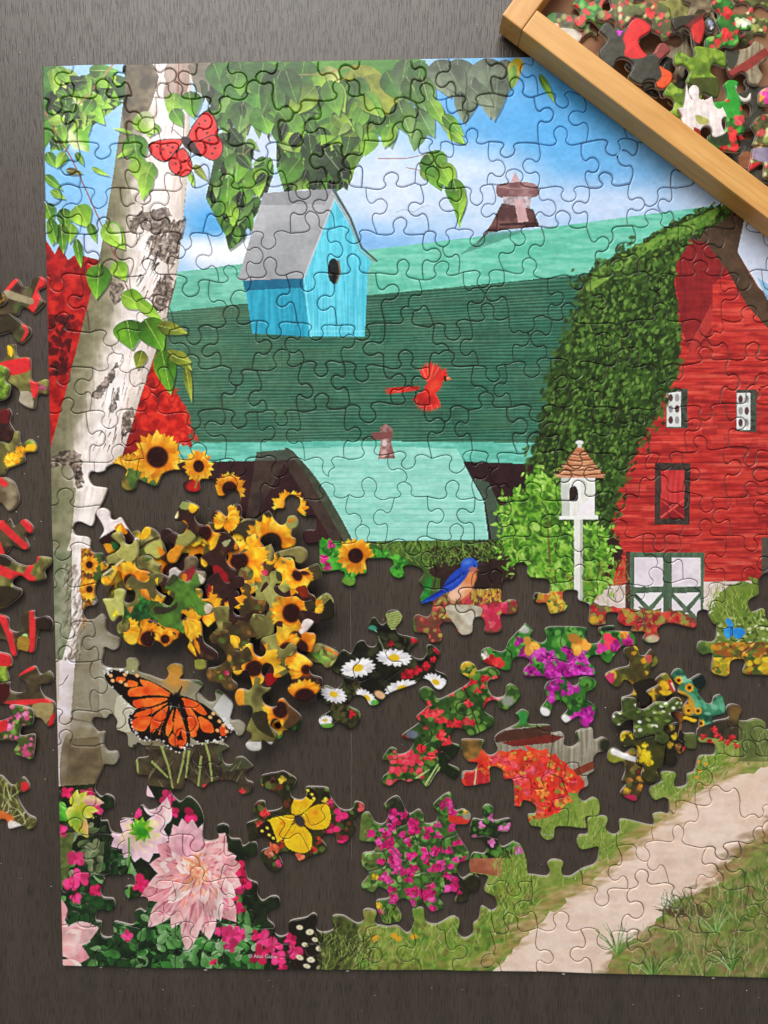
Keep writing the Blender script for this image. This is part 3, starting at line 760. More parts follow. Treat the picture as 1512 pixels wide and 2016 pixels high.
ell(932, 1122, 9, 6, .2, (206, 120, 84), .8, .4)
leaf(938, 1110, 16, 4, 5, (60, 56, 70))
ell(934, 1114, 2.2, 2.2, 0, (16, 16, 26))
stroke([(898, 1180), (906, 1194)], 1.6, 1.2, (110, 80, 70))
dapple([(1060, 1165), (1115, 1165), (1110, 1215), (1050, 1205)], 90, 3, 7, .9, 0, 90, [(214, 176, 60), (196, 150, 50), (226, 190, 80), (150, 130, 60), (190, 90, 60)], .8)
rb = [(1162, 1190), (1250, 1200), (1340, 1205), (1375, 1232), (1300, 1270), (1230, 1240), (1160, 1235)]
fill(rough(rb, 4), (126, 62, 56), .9, (96, 96, 56), 'f')
dapple(rb, 230, 3, 8, .85, 0, 90, [(206, 52, 56), (222, 76, 70), (150, 44, 50), (150, 150, 76), (186, 60, 64), (180, 150, 70)], .8)
ell(1170, 1220, 10, 7, 0, (214, 168, 50), .8)
ell(1285, 1258, 14, 8, 0, (196, 194, 160), .8)
gr = [(1395, 1215), (1420, 1150), (1500, 1140), (CW, 1150), (CW, 1340), (1400, 1340)]
fill(rough([(1405, 1190), (1440, 1150), (CW, 1150), (CW, 1280), (1400, 1280)], 5), (122, 140, 66), 1, (98, 118, 54), 'm')
grass([(1390, 1170), (CW, 1160), (CW, 1240), (1390, 1240)], 300, 14, 34, 0, 40, MEADOW, 2, keep=False)
dapple([(1405, 1215), (CW, 1210), (CW, 1270), (1405, 1275)], 150, 2.5, 6, .6, 0, 40, [(214, 220, 176), (176, 190, 120), (70, 90, 44), (130, 150, 76)], .8)
dapple([(1400, 1265), (CW, 1262), (CW, 1335), (1400, 1335)], 260, 4, 9, .65, 0, 60, [(206, 136, 44), (150, 92, 44), (110, 70, 40), (222, 160, 60), (96, 90, 44)], .85)
dapple([(1400, 1295), (CW, 1292), (CW, 1340), (1400, 1340)], 160, 4, 9, .7, 0, 60, [(222, 186, 44), (206, 160, 40), (150, 150, 50), (232, 200, 60)], .85)
for q in [[(1438, 1238), (1428, 1222), (1434, 1217), (1442, 1226), (1444, 1238)], [(1426, 1238), (1440, 1236), (1442, 1248), (1434, 1258), (1426, 1250)], [(1444, 1238), (1464, 1238), (1466, 1250), (1452, 1258), (1444, 1250)]]:
    fill(q, (44, 134, 214), 1, (70, 160, 226), 'm', smooth=True)
stroke([(1441, 1234), (1442, 1252)], 2.4, 1.6, (30, 50, 80))

# --- monarch and what it sits on
fill([(196, 1300), (250, 1290), (310, 1310), (460, 1380), (490, 1440), (470, 1480), (300, 1500), (230, 1450), (196, 1400)], (160, 154, 134), 1, (128, 118, 96), 'b')
ell(345, 1330, 24, 30, 0, (206, 140, 60), .9, .5)
ell(262, 1310, 16, 14, 0, (160, 160, 110), .9, .4)
fill([(420, 1395), (440, 1365), (462, 1390), (450, 1430)], (206, 206, 204), .9)
fill([(232, 1370), (270, 1400), (256, 1440), (228, 1430)], (208, 206, 184), .8, (190, 184, 150), 'm', smooth=True)
fill([(262, 1465), (330, 1470), (330, 1570), (262, 1560)], (92, 82, 62), 1, (66, 56, 44), 'm')
fill([(262, 1480), (420, 1462), (500, 1480), (510, 1560), (420, 1560), (280, 1570)], (64, 54, 42), 1, (86, 76, 56), 'm')
fill([(420, 1470), (480, 1460), (500, 1510), (440, 1520)], (84, 88, 62), .8)
for a in ([(318, 1470), (332, 1510), (342, 1560)], [(366, 1460), (360, 1500), (350, 1540)], [(404, 1462), (412, 1490), (418, 1540)], [(372, 1480), (366, 1530)], [(268, 1480), (272, 1520)], [(300, 1500), (330, 1530)], [(396, 1490), (390, 1550)]):
    stroke(a, 5, 3.5, (150, 160, 92), .95)
for _ in range(40):
    x, y = RNG.uniform(280, 470), RNG.uniform(1490, 1550)
    stroke([(x, y), (x + RNG.uniform(-14, 14), y - RNG.uniform(8, 24))], 1.4, .8, [(110, 104, 76), (150, 140, 110), (40, 34, 28)][RNG.integers(3)], .7)
for x, y in [(435, 1540), (476, 1558), (405, 1550)]:
    bloom(x, y, 7, (206, 60, 66))


def monarch_wing(q, hint, cells):
    q = np.array(q, float)
    fill(q, (32, 20, 18), smooth=True)
    for c in cells:
        c = np.array(c, float)
        fill(c, (222, 80, 30), 1, (236, 112, 46), 'm', smooth=True)


monarch_wing([(340, 1366), (300, 1342), (262, 1328), (222, 1318), (206, 1324), (210, 1342), (232, 1364), (252, 1384), (270, 1396), (300, 1396), (332, 1386)], 0,
             [[(336, 1366), (300, 1344), (276, 1338), (282, 1350), (318, 1366)], [(334, 1370), (290, 1352), (256, 1356), (252, 1368), (262, 1372), (300, 1368)], [(330, 1376), (300, 1374), (262, 1380), (270, 1394), (300, 1390)],
              [(252, 1340), (268, 1342), (272, 1350), (250, 1352)], [(232, 1332), (248, 1336), (238, 1344), (228, 1340)]])
monarch_wing([(334, 1380), (300, 1392), (266, 1398), (252, 1412), (258, 1438), (280, 1456), (306, 1458), (322, 1446), (330, 1420)], 0,
             [[(330, 1384), (300, 1394), (268, 1404), (264, 1412), (296, 1406)], [(330, 1390), (300, 1414), (296, 1442), (304, 1440), (322, 1416)], [(298, 1412), (274, 1412), (260, 1420), (262, 1434), (282, 1440), (290, 1432)], [(326, 1408), (312, 1446), (322, 1438)]])
monarch_wing([(350, 1374), (362, 1370), (400, 1386), (430, 1410), (456, 1436), (464, 1446), (440, 1456), (420, 1460), (392, 1462), (372, 1446), (360, 1410)], 0,
             [[(358, 1374), (390, 1384), (408, 1406), (396, 1406), (370, 1388)], [(362, 1382), (380, 1400), (392, 1424), (386, 1440), (374, 1420)], [(392, 1410), (416, 1424), (420, 1442), (400, 1440), (394, 1428)], [(370, 1410), (388, 1446), (376, 1450)], [(432, 1432), (442, 1430), (446, 1446), (436, 1448)]])
monarch_wing([(346, 1384), (362, 1410), (374, 1446), (372, 1470), (356, 1480), (334, 1472), (316, 1456), (318, 1430), (332, 1404)], 0,
             [[(346, 1390), (334, 1412), (326, 1436), (330, 1450), (340, 1432)], [(348, 1394), (342, 1440), (350, 1450), (356, 1430)], [(352, 1400), (366, 1440), (366, 1466), (358, 1446)], [(340, 1444), (350, 1458), (346, 1470), (332, 1460)], [(354, 1456), (364, 1462), (358, 1474), (350, 1468)]])
for k in range(60):
    t = k / 59
    for pts in ([(208, 1326), (232, 1368), (258, 1398), (256, 1430), (278, 1454), (308, 1458)], [(318, 1462), (350, 1480), (378, 1464), (420, 1460), (462, 1448)], [(262, 1326), (222, 1316), (206, 1324)], [(440, 1414), (464, 1448)]):
        p = np.array(pts, float)
        f = t * (len(p) - 1)
        i = min(int(f), len(p) - 2)
        q = p[i] + (p[i + 1] - p[i]) * (f - i)
        if RNG.random() < .5:
            ell(q[0] + RNG.uniform(-5, 5), q[1] + RNG.uniform(-5, 3), 1.7, 1.7, 0, (232, 222, 226), .95)
for x, y in [(246, 1328), (238, 1342), (270, 1330), (218, 1330), (222, 1340), (248, 1348), (420, 1405), (432, 1420), (440, 1428), (428, 1438), (446, 1440), (414, 1412)]:
    ell(x, y, 4, 3.4, .6, (236, 170, 110), 1)
ell(346, 1378, 10, 14, .35, (24, 18, 20))
stroke([(350, 1368), (358, 1352)], 5, 3, (40, 34, 36))
stroke([(346, 1390), (340, 1420)], 6, 3, (28, 20, 20))

# --- lower left: flower bed with dahlias
bed = [(110, 1548), (240, 1540), (420, 1560), (520, 1640), (620, 1760), (650, 1800), (700, 1925), (100, 1925)]
fill(bed, (46, 60, 34), 1, (30, 38, 24), 'm')
fill([(110, 1760), (480, 1760), (480, 1925), (110, 1925)], (44, 84, 42), .8, (28, 50, 28), 'm')
leaves([(112, 1640), (230, 1640), (300, 1780), (480, 1760), (520, 1920), (112, 1920)], 300, 12, 34, 0, 180, [(70, 120, 60), (44, 84, 42), (96, 146, 84), (30, 52, 30), (120, 160, 108), (52, 100, 50), (38, 66, 36)])
leaves([(300, 1820), (520, 1820), (520, 1915), (320, 1915)], 90, 14, 34, -60, 100, [(126, 172, 112), (96, 150, 84), (70, 130, 62), (150, 184, 140)])
leaves([(112, 1620), (210, 1620), (200, 1720), (112, 1740)], 40, 14, 34, 60, 100, [(110, 126, 88), (90, 104, 70), (60, 70, 46), (130, 140, 104)])
fill([(114, 1640), (146, 1640), (132, 1740), (112, 1760)], (112, 116, 62), .8, (90, 100, 54), 'm')
for _ in range(120):
    x, y = RNG.uniform(560, 680), RNG.uniform(1800, 1915)
    stroke([(x, y), (x + RNG.uniform(-26, 26), y - RNG.uniform(10, 40))], 1.6, .8, [(50, 26, 24), (110, 112, 70), (70, 40, 32), (140, 146, 96)][RNG.integers(4)], .7)
dapple([(650, 1800), (760, 1810), (740, 1915), (640, 1915)], 200, 5, 12, .6, -40, 60, [(84, 92, 48), (66, 74, 40), (112, 122, 62), (48, 44, 32), (130, 140, 74)], .6, .5, False)
grass([(640, 1850), (760, 1850), (760, 1915), (640, 1915)], 130, 18, 46, 12, 50, [(120, 140, 70), (76, 84, 46), (150, 166, 92), (52, 46, 34)], 2, .8, False)
fill([(560, 1790), (668, 1800), (655, 1925), (585, 1925)], (46, 24, 22), .8, (34, 34, 22), 'm', smooth=True)
PINK = (226, 44, 104)
for x, y, r in [(132, 1560, 13), (172, 1566, 16), (188, 1592, 18), (122, 1636, 12), (150, 1690, 18), (158, 1728, 20), (140, 1740, 16), (190, 1754, 14), (278, 1740, 20), (330, 1570, 17), (340, 1600, 14), (268, 1600, 12), (376, 1605, 16), (440, 1690, 20), (470, 1710, 18), (462, 1745, 20), (485, 1735, 15),
                (455, 1765, 16), (472, 1790, 14), (448, 1840, 18), (470, 1838, 16), (455, 1862, 15), (440, 1800, 9), (330, 1714, 14), (520, 1850, 20), (540, 1862, 18), (512, 1880, 22), (548, 1886, 16), (580, 1872, 16), (572, 1850, 14), (505, 1840, 12), (430, 1835, 9), (300, 1640, 10), (555, 1905, 10), (250, 1842, 12), (420, 1894, 8), (150, 1770, 12)]:
    bloom(x, y, r, [PINK, (214, 40, 92), (236, 66, 124)][RNG.integers(3)], (196, 24, 76), 1, RNG.uniform(0, 70))
for x, y in [(590, 1826), (610, 1835), (620, 1850), (600, 1860), (628, 1868), (590, 1885), (640, 1880), (612, 1890), (604, 1902), (645, 1845), (632, 1905), (660, 1838), (655, 1895)]:
    ell(x, y, RNG.uniform(6, 9), RNG.uniform(4, 6), RNG.uniform(-.5, .5), (226, 220, 190), 1, .2)
    ell(x, y, 2.5, 2, 0, (206, 180, 110), .9)


def petal(x, y, L, w, d, tip, base, p=1.2):
    leaf(x, y, L, w, d, tip, [q * .93 for q in tip], None, p=p)
    leaf(x, y, L * .72, w * .74, d, base, [q * .5 + t_ * .5 for q, t_ in zip(base, tip)], None, .72, p=p)


DP = [(244, 192, 192), (240, 174, 176), (250, 214, 210), (234, 156, 164)]
# the seed-side flower, then the great one
for d, L, w in [(170, 60, 30), (150, 66, 34), (120, 64, 34), (100, 64, 34), (75, 66, 36), (50, 60, 36), (20, 60, 38), (200, 46, 26), (-20, 60, 34)]:
    petal(276, 1634, L, w, d, (236, 196, 208), (222, 214, 130))
leaf(300, 1606, 76, 26, -104, (240, 210, 216), (228, 186, 196))
leaf(318, 1624, 56, 34, -78, (232, 180, 190), (244, 214, 214))
for d in range(0, 360, 40):
    leaf(278, 1634, 26, 16, d + RNG.uniform(-9, 9), (90, 170, 50), (160, 190, 60))
ell(280, 1638, 10, 9, 0, (60, 140, 40), 1, .3)
stroke([(254, 1650), (254, 1760)], 4, 4, (96, 150, 60))
cx, cy = 392, 1712
for ring, n, R0, L0 in [(0, 14, 64, 76), (1, 14, 48, 68), (2, 13, 34, 54), (3, 12, 20, 40), (4, 10, 9, 28)]:
    for i in range(n):
        t = 360 * (i + .5 * (ring % 2)) / n + RNG.uniform(-7, 7)
        k = 1 + .28 * math.cos(math.radians(t - 115)) + .16 * math.cos(math.radians(2 * (t - 100)))
        tip = DP[RNG.integers(4)]
        bc = [(210, 104, 132), (218, 116, 126), (228, 128, 108), (236, 144, 98), (240, 156, 92)][ring]
        petal(cx + math.cos(math.radians(t)) * R0 * .5 * k, cy + math.sin(math.radians(t)) * R0 * .5 * k, L0 * k * RNG.uniform(.92, 1.1), 38 - ring * 4, t, tip, bc)
        leaf(cx + math.cos(math.radians(t)) * R0 * .5 * k, cy + math.sin(math.radians(t)) * R0 * .5 * k, L0 * k * .85, 7, t + 9, (178, 84, 104), None, None, .6)
        leaf(cx + math.cos(math.radians(t)) * R0 * .5 * k, cy + math.sin(math.radians(t)) * R0 * .5 * k, L0 * k * .8, 5, t - 5, (250, 222, 220), None, None, .5)
for i in range(26):
    t = RNG.uniform(0, 360)
    leaf(cx - 6 + RNG.uniform(-16, 16), cy + 2 + RNG.uniform(-13, 13), RNG.uniform(16, 30), 11, t, [(242, 190, 150), (238, 170, 140), (246, 204, 176)][i % 3], (226, 140, 110), None, .9, p=1.1)
ell(cx - 4, cy + 4, 7, 4, .4, (222, 104, 76), .5, .7)
for d, L in [(-115, 74), (-100, 80), (-85, 78), (-70, 66), (-130, 60)]:
    petal(372, 1690, L, 32, d, (238, 180, 190), (226, 150, 168))
# bud and the flower at the left edge
for d, L, w in [(-20, 44, 26), (-50, 40, 24), (10, 50, 24), (30, 46, 26), (70, 40, 30), (100, 40, 30), (-80, 34, 22)]:
    leaf(146, 1588, L, w, d, (196, 200, 60), (216, 214, 110))
leaf(166, 1574, 40, 22, 10, (236, 200, 150), (226, 150, 150))
leaf(150, 1610, 46, 30, 60, (226, 170, 110), (170, 180, 60))
leaf(114, 1580, 30, 22, 60, (110, 190, 70), (70, 150, 50))
leaf(114, 1600, 26, 20, 40, (96, 176, 60), (60, 130, 44))
ell(150, 1612, 16, 14, 0, (120, 170, 50), .8, .5)
for x, y, L, w, d in [(104, 1790, 70, 40, 75), (112, 1830, 70, 40, 20), (108, 1850, 90, 44, -15), (118, 1870, 60, 36, 15), (108, 1890, 70, 40, 30), (112, 1870, 60, 34, -50), (120, 1860, 50, 30, -35), (110, 1880, 56, 30, -20), (112, 1760, 60, 30, 80)]:
    petal(x, y, L, w, d, DP[RNG.integers(4)], (232, 160, 160))

# --- lower right: grass, sandy path
gpoly = [(640, 1800), (900, 1780), (960, 1640), (1020, 1600), (1180, 1560), (1300, 1480), (CW, 1360), (CW, 1960), (640, 1960)]
fill(gpoly, (142, 158, 82), 1, (116, 136, 62), 'm')
dapple([(690, 1800), (1060, 1720), (1060, 1925), (660, 1925)], 700, 5, 13, .6, -30, 60, MEADOW + [(110, 90, 60), (140, 120, 76), (84, 108, 44), (98, 150, 60)], .5)
path = [(965, 1940), (990, 1890), (1030, 1848), (1085, 1800), (1120, 1772), (1184, 1722), (1240, 1670), (1320, 1598), (1400, 1548), (1475, 1522), (CW, 1480), (CW, 1612), (1505, 1642), (1440, 1692), (1405, 1740), (1340, 1772), (1300, 1800), (1268, 1840), (1215, 1866), (1175, 1940)]
fill(rough(path, 3, 14, 8), (234, 205, 184), 1, (240, 214, 196), 'b')
dapple(rough(path, 3, 14, 9), 320, 6, 24, .35, 0, 12, [(234, 212, 198), (222, 194, 176), (240, 220, 208), (214, 182, 162)], .28, .7)
# sandy fringe and tufts on both sides of the path
edgeL = spline([(960, 1900), (1040, 1830), (1090, 1780), (1170, 1735), (1250, 1670), (1320, 1600), (1410, 1540), (1560, 1470)], False, 7)
for x, y in edgeL:
    for _ in range(4):
        ell(x - 6 + RNG.normal(0, 13), y - 4 + RNG.normal(0, 8), RNG.uniform(6, 18), RNG.uniform(2, 5), RNG.uniform(-.4, .1), [(206, 170, 126), (180, 148, 100), (160, 142, 86), (216, 184, 150), (150, 122, 80)][RNG.integers(5)], .38, .5)
edgeR = spline([(1180, 1925), (1215, 1865), (1290, 1825), (1330, 1785), (1390, 1725), (1440, 1675), (1510, 1620), (1600, 1560)], False, 7)
for x, y in edgeR:
    for _ in range(4):
        ell(x + RNG.normal(18, 13), y + RNG.normal(12, 8), RNG.uniform(6, 18), RNG.uniform(2, 6), RNG.uniform(-.3, .2), [(176, 138, 104), (150, 124, 84), (126, 104, 74), (196, 160, 130), (110, 104, 60)][RNG.integers(5)], .45, .5)
right = [(1230, 1925), (1290, 1862), (1350, 1820), (1420, 1760), (1470, 1710), (1540, 1650), (CW, 1590), (CW, 1940), (1240, 1940)]
fill(rough(right, 6, 14, 10), (128, 136, 78), .9, (152, 134, 96), 'm')
dapple(rough(right, 6, 14, 12), 700, 5, 14, .55, 0, 60, [(110, 130, 58), (86, 110, 48), (132, 146, 72), (120, 96, 70), (70, 96, 44), (146, 120, 90), (96, 124, 56)], .5, .4)
dapple([(1290, 1790), (1380, 1780), (1390, 1800), (1330, 1808)], 40, 6, 16, .3, 0, 15, [(84, 64, 48), (104, 84, 60)], .6, .5)
grass([(1240, 1860), (1300, 1830), (1400, 1760), (1512, 1690), (CW, 1640), (CW, 1930), (1240, 1930)], 700, 14, 42, 0, 45, [(124, 152, 76), (102, 132, 62), (160, 176, 110), (84, 112, 54), (178, 186, 132), (146, 142, 98), (160, 140, 104)], 1.9, .7, keep=False)
grass([(1300, 1780), (1360, 1770), (1370, 1800), (1310, 1800)], 60, 16, 34, -10, 45, [(110, 126, 76), (140, 146, 96), (84, 100, 56)], 1.6, keep=False)
for cx_, cy_ in [(1285, 1925), (1410, 1840), (1440, 1912), (1215, 1880)]:
    for _ in range(26):
        t = math.radians(-90 + RNG.uniform(-60, 60))
        L = RNG.uniform(30, 74)
        stroke([(cx_, cy_), (cx_ + math.cos(t) * L * .5, cy_ + math.sin(t) * L * .6), (cx_ + math.cos(t) * L, cy_ + math.sin(t) * L * .9)], 2.6, .8, [(132, 166, 92), (96, 134, 60), (164, 186, 126), (70, 100, 44)][RNG.integers(4)], .85)
for P_ in ([(690, 1830), (960, 1770), (1060, 1760), (980, 1900), (690, 1915)], [(950, 1640), (1050, 1690), (1060, 1790), (960, 1840)], [(1120, 1640), (1240, 1610), (1200, 1700), (1100, 1750)], [(1270, 1540), (1420, 1480), (1430, 1530), (1300, 1600)], [(1040, 1560), (1180, 1570), (1160, 1630), (1040, 1640)], [(1430, 1420), (CW, 1400), (CW, 1500), (1430, 1510)]):
    grass(P_, 260, 12, 34, 8, 45, MEADOW + [(150, 176, 80), (104, 150, 60), (120, 160, 66), (188, 196, 130)], 1.9, .75, keep=False)
for x, y in [(742, 1846), (776, 1842), (815, 1844), (736, 1850), (784, 1848)]:
    ell(x, y, 7, 5, 0, (226, 166, 44), .95)
for x, y in [(1378, 1518), (1390, 1504), (1372, 1530), (1376, 1500)]:
    ell(x, y, 4, 3, 0, (226, 150, 50), .95)
stroke([(690, 1912), (712, 1850), (700, 1820)], 7, 4, (176, 186, 120), .9)
stroke([(652, 1912), (700, 1860), (740, 1840)], 3, 2, (80, 56, 44), .8)
stroke([(670, 1912), (730, 1850)], 3, 2, (74, 56, 40), .8)
dapple([(640, 1800), (715, 1810), (690, 1915), (630, 1915)], 170, 5, 13, .6, -40, 60, [(84, 92, 48), (66, 74, 40), (112, 122, 62), (48, 44, 32), (104, 116, 58)], .65, .5, False)
grass([(630, 1850), (740, 1850), (740, 1915), (630, 1915)], 110, 18, 46, 12, 50, [(120, 140, 70), (76, 84, 46), (150, 166, 92), (52, 46, 34)], 2, .8, False)
# pot plant at the rim, red flowers beside the barrel
fill([(925, 1600), (1000, 1560), (1010, 1690), (925, 1690)], (52, 62, 36), 1, (34, 40, 26), 'm')
dapple([(925, 1585), (1004, 1585), (1030, 1690), (930, 1690)], 130, 3, 8, .7, 0, 90, [(70, 116, 50), (44, 74, 34), (96, 146, 66), (34, 50, 28)], .8)
for x, y, r in [(970, 1610, 9), (948, 1624, 8), (1000, 1628, 9), (986, 1632, 7), (1020, 1675, 10), (968, 1660, 8), (934, 1648, 6)]:
    bloom(x, y, r, (214, 110, 170), (240, 200, 220))
fill([(924, 1690), (990, 1690), (985, 1726), (926, 1716)], (160, 96, 72), 1, (186, 122, 96), 'm')
grass([(970, 1700), (1040, 1660), (1050, 1760), (980, 1760)], 120, 14, 40, 10, 40, MEADOW, 1.8, keep=False)
rbp = [(1375, 1440), (1470, 1420), (1480, 1500), (1380, 1500)]
fill([(1370, 1380), (1470, 1370), (1470, 1460), (1370, 1450)], (84, 72, 56), 1, (60, 54, 42), 'm')
fill([(1455, 1410), (CW, 1400), (CW, 1500), (1455, 1500)], (116, 124, 76), .9, (94, 104, 60), 'm')
grass([(1460, 1440), (CW, 1430), (CW, 1500), (1460, 1500)], 80, 20, 44, 0, 25, [(140, 156, 100), (110, 130, 76), (90, 104, 60)], 2.2)
for x, y in [(1406, 1436), (1420, 1456), (1384, 1450), (1432, 1462), (1412, 1446), (1450, 1468), (1398, 1462), (1440, 1452)]:
    bloom(x, y, 7, (212, 56, 60))
ell(1448, 1404, 14, 16, 0, (130, 104, 56), .8, .4)


# outlines of the joined groups in the gap (their print is kept inside them)
CLO = {}
CLO['daisy'] = tl('T8', '590 590 635 635 670 615 660 580 690 550 740 555 765 595 740 640 725 655 740 690 800 705 850 720 855 745 830 765 810 790 830 830 880 840 905 810 905 765 935 755 990 805 965 850 960 905 1020 935 1030 980 990 1025 950 1010 920 970 875 960 840 990 690 1045 620 1110 570 1115 540 1070 500 1055 460 1075 445 1120 500 1150 515 1195 450 1260 380 1215 340 1250 280 1245 265 1195 330 1150 325 1120 250 1070 300 1000 370 1020 410 970 405 940 345 920 345 880 405 785 455 805 490 745 530 730 560 765 605 760 620 700 600 680 555 660')
CLO['redfl'] = chain('T8', '1105 900 1120 865 1160 855 1200 880 1215 910 1290 885 1345 920 1330 960 1280 970 1275 1010 1310 1065 1370 1060 1385 1000 1420 990 1470 1055 1390 1145 1340 1130 1320 1090 1270 1100 1250 1150 1310 1195 1300 1240 1170 1300 1130 1265 1080 1255 1050 1295 1060 1340 1105 1360 1075 1420',
              'T11', '1035 70 1105 110 1080 165 1040 150 980 120 910 215 860 165 805 185 740 170 695 210 640 190 645 155 680 120 680 60 640 50', 'T8', '690 1370 730 1380 740 1410 800 1390 830 1330 760 1305 770 1285 860 1220 845 1185 910 1120 870 1070 860 1030 900 1005 950 1030 980 1080 1150 990 1160 960 1110 930')
CLO['petunia'] = chain('T8', '1230 840 1235 790 1280 770 1320 790 1370 790 1400 730 1490 635', 'T9', '70 625 115 670 100 710 160 745 195 720 185 660 240 645 435 655 425 700 450 745 500 745 525 710 505 680 510 650 600 640 600 655 560 670 700 680 725 715 720 760 640 770 570 865 530 850 510 820 460 825 445 850 485 900 480 938 400 938 340 950 210 962 170 945 65 945 60 905 95 860 60 830 0 840', 'T8', '1410 905 1370 912 1310 890 1240 860')
CLO['petpiece'] = tl('T9', '205 975 260 948 310 958 355 1000 385 985 390 955 440 943 495 975 480 1020 440 1040 435 1080 490 1125 485 1190 440 1250 400 1235 385 1185 310 1225 280 1190 320 1140 280 1090 240 1105 215 1180 170 1180 155 1140 195 1080 180 1020')
CLO['barrel'] = chain('T8', '1120 1320 1250 1325 1240 1370 1280 1415 1330 1390 1310 1320 1340 1280 1450 1225 1460 1200 1435 1160', 'T9', '10 1170 50 1140 95 1165 80 1210 95 1230 215 1235 225 1280 280 1275 305 1300 300 1350 340 1365 385 1335 370 1275 465 1250 480 1320 530 1305 570 1335 550 1390 500 1400 475 1440 480 1505',
              'T12', '440 145 445 200 400 230 385 265 420 300 470 275 510 300 505 380 430 392 430 458 330 450 250 450 240 510 200 530 160 500 160 455 100 440 85 380 130 370 125 320 60 290 40 330 0 320', 'T11', '1470 325 1435 320 1420 170 1370 165 1355 110 1290 95 1290 180 1240 195 1130 205 1120 125 1190 115 1210 70 1150 60 1115 10', 'T8', '1115 1360')
CLO['clouded'] = chain('T10', '1370 190 1375 145 1440 130 1490 120', 'T11', '50 115 130 165 120 205 95 230 105 275 160 290 190 260 185 215 240 210 320 220 335 270 395 345 460 345 480 300 530 315 535 350 475 400 480 470 420 545 370 540 365 500 310 490 280 520 310 570 290 600 225 625 150 655 120 620 60 600 30 620 50 680 20 715 -20 718', 'T10', '1400 690 1365 620 1380 590 1420 570 1410 520 1350 510 1300 540 1295 470 1285 430 1350 400 1320 350 1350 300 1395 300 1410 355 1490 340 1500 300 1465 250 1390 215')
CLO['impatiens'] = tl('T11', '520 375 565 365 600 420 650 430 680 370 650 320 735 265 800 370 860 345 890 380 900 430 960 420 975 370 945 320 1045 245 1075 350 1130 345 1175 385 1150 435 1085 440 1090 490 1165 610 1160 650 1110 665 1090 700 1120 755 1180 725 1225 760 1215 830 1160 850 1150 895 1075 900 1080 850 1000 850 985 880 1010 920 980 950 930 955 885 905 830 935 800 890 760 880 725 910 760 980 745 1015 660 1028 625 980 605 895 680 875 670 830 620 810 590 840 515 805 560 735 520 680 525 610 590 595 600 550 510 535 505 480')


def only(k=None):
    """paint inside one joined group, or anywhere"""
    global CLIP
    CLIP = None if k is None else full(CLO[k] + (CLO[k] - CLO[k].mean(0)) * .03)


only('daisy')
# --- clusters lying in the gap: daisies
fill([(615, 1200), (900, 1200), (900, 1450), (615, 1450)], (30, 28, 22), 1, (44, 46, 30), 'm')
dapple([(640, 1230), (880, 1230), (880, 1370), (640, 1440)], 130, 5, 14, .5, 0, 90, [(60, 66, 40), (24, 22, 18), (80, 84, 52), (40, 44, 28)], .6)
dapple([(625, 1380), (720, 1330), (720, 1430), (625, 1440)], 90, 4, 10, .6, 0, 90, [(76, 80, 44), (96, 90, 50), (50, 46, 30)], .7)
fill([(752, 1210), (796, 1200), (800, 1235), (770, 1240)], (150, 160, 96))
for i in range(7):
    stroke([(756 + i * 2, 1212 + i * 4), (796, 1204 + i * 4.6)], 1.2, 1, (96, 116, 60), .9)
stroke([(738, 1240), (752, 1270), (764, 1300)], 3, 2, (176, 190, 150))
ell(733, 1238, 9, 7, 0, (70, 150, 130), .9)
for x, y, r in [(838, 1312, 9), (853, 1298, 7), (806, 1326, 11), (822, 1320, 9), (770, 1268, 7), (860, 1280, 8), (815, 1262, 7), (693, 1406, 8), (796, 1330, 8)]:
    bloom(x, y, r, (186, 36, 52))
for x, y, r, s, d in [(705, 1315, 36, .55, -12), (776, 1295, 36, .5, 5), (858, 1343, 27, .6, 25), (792, 1356, 36, .5, -10), (657, 1367, 28, .62, 20), (722, 1374, 26, .5, 40), (640, 1418, 16, .7, 0)]:
    daisy(x, y, r, s, d)
ell(738, 1384, 8, 7, 0, (84, 160, 60), .9)
ell(748, 1368, 12, 7, .5, (236, 186, 140), .9)
ell(645, 1430, 14, 6, 0, (110, 170, 70), .9)
only('redfl')
# red flowers with green
P_ = [(740, 1290), (1040, 1290), (1040, 1560), (740, 1560)]
fill(P_, (66, 96, 44), 1, (44, 70, 34), 'm')
dapple(P_, 500, 3, 9, .7, 0, 90, [(84, 122, 52), (110, 150, 64), (50, 78, 36), (36, 56, 28), (124, 160, 80)], .7)
dapple([(905, 1295), (945, 1300), (940, 1340), (905, 1330)], 24, 3, 6, .8, 0, 90, [(206, 176, 60), (190, 160, 50)], .9)
for _ in range(130):
    x, y = RNG.uniform(770, 980), RNG.uniform(1335, 1520)
    if -0.9 < (y - 1430 + (x - 860) * 1.0) / 70 < .9:
        bloom(x, y, RNG.uniform(6, 11), [(222, 58, 66), (232, 76, 80), (206, 44, 58)][RNG.integers(3)], (176, 36, 50), RNG.uniform(.6, .9), RNG.uniform(0, 70))
for _ in range(40):
    x, y = RNG.uniform(760, 830), RNG.uniform(1480, 1545)
    ell(x, y, RNG.uniform(4, 7), RNG.uniform(4, 6), 0, [(222, 66, 88), (206, 50, 74), (236, 90, 106)][RNG.integers(3)], .95)
ell(975, 1358, 12, 22, -.5, (226, 176, 186), .9)
ell(1000, 1380, 12, 10, 0, (150, 150, 140), .9)
ell(812, 1446, 12, 8, 0, (110, 110, 140), .8)
fill([(860, 1470), (920, 1460), (930, 1545), (870, 1550)], (34, 38, 26), .85)
for q in ([(820, 1532), (845, 1515)], [(838, 1544), (862, 1505)], [(846, 1546), (866, 1510)]):
    stroke(q, 5, 2, (166, 186, 120))
only('petunia')
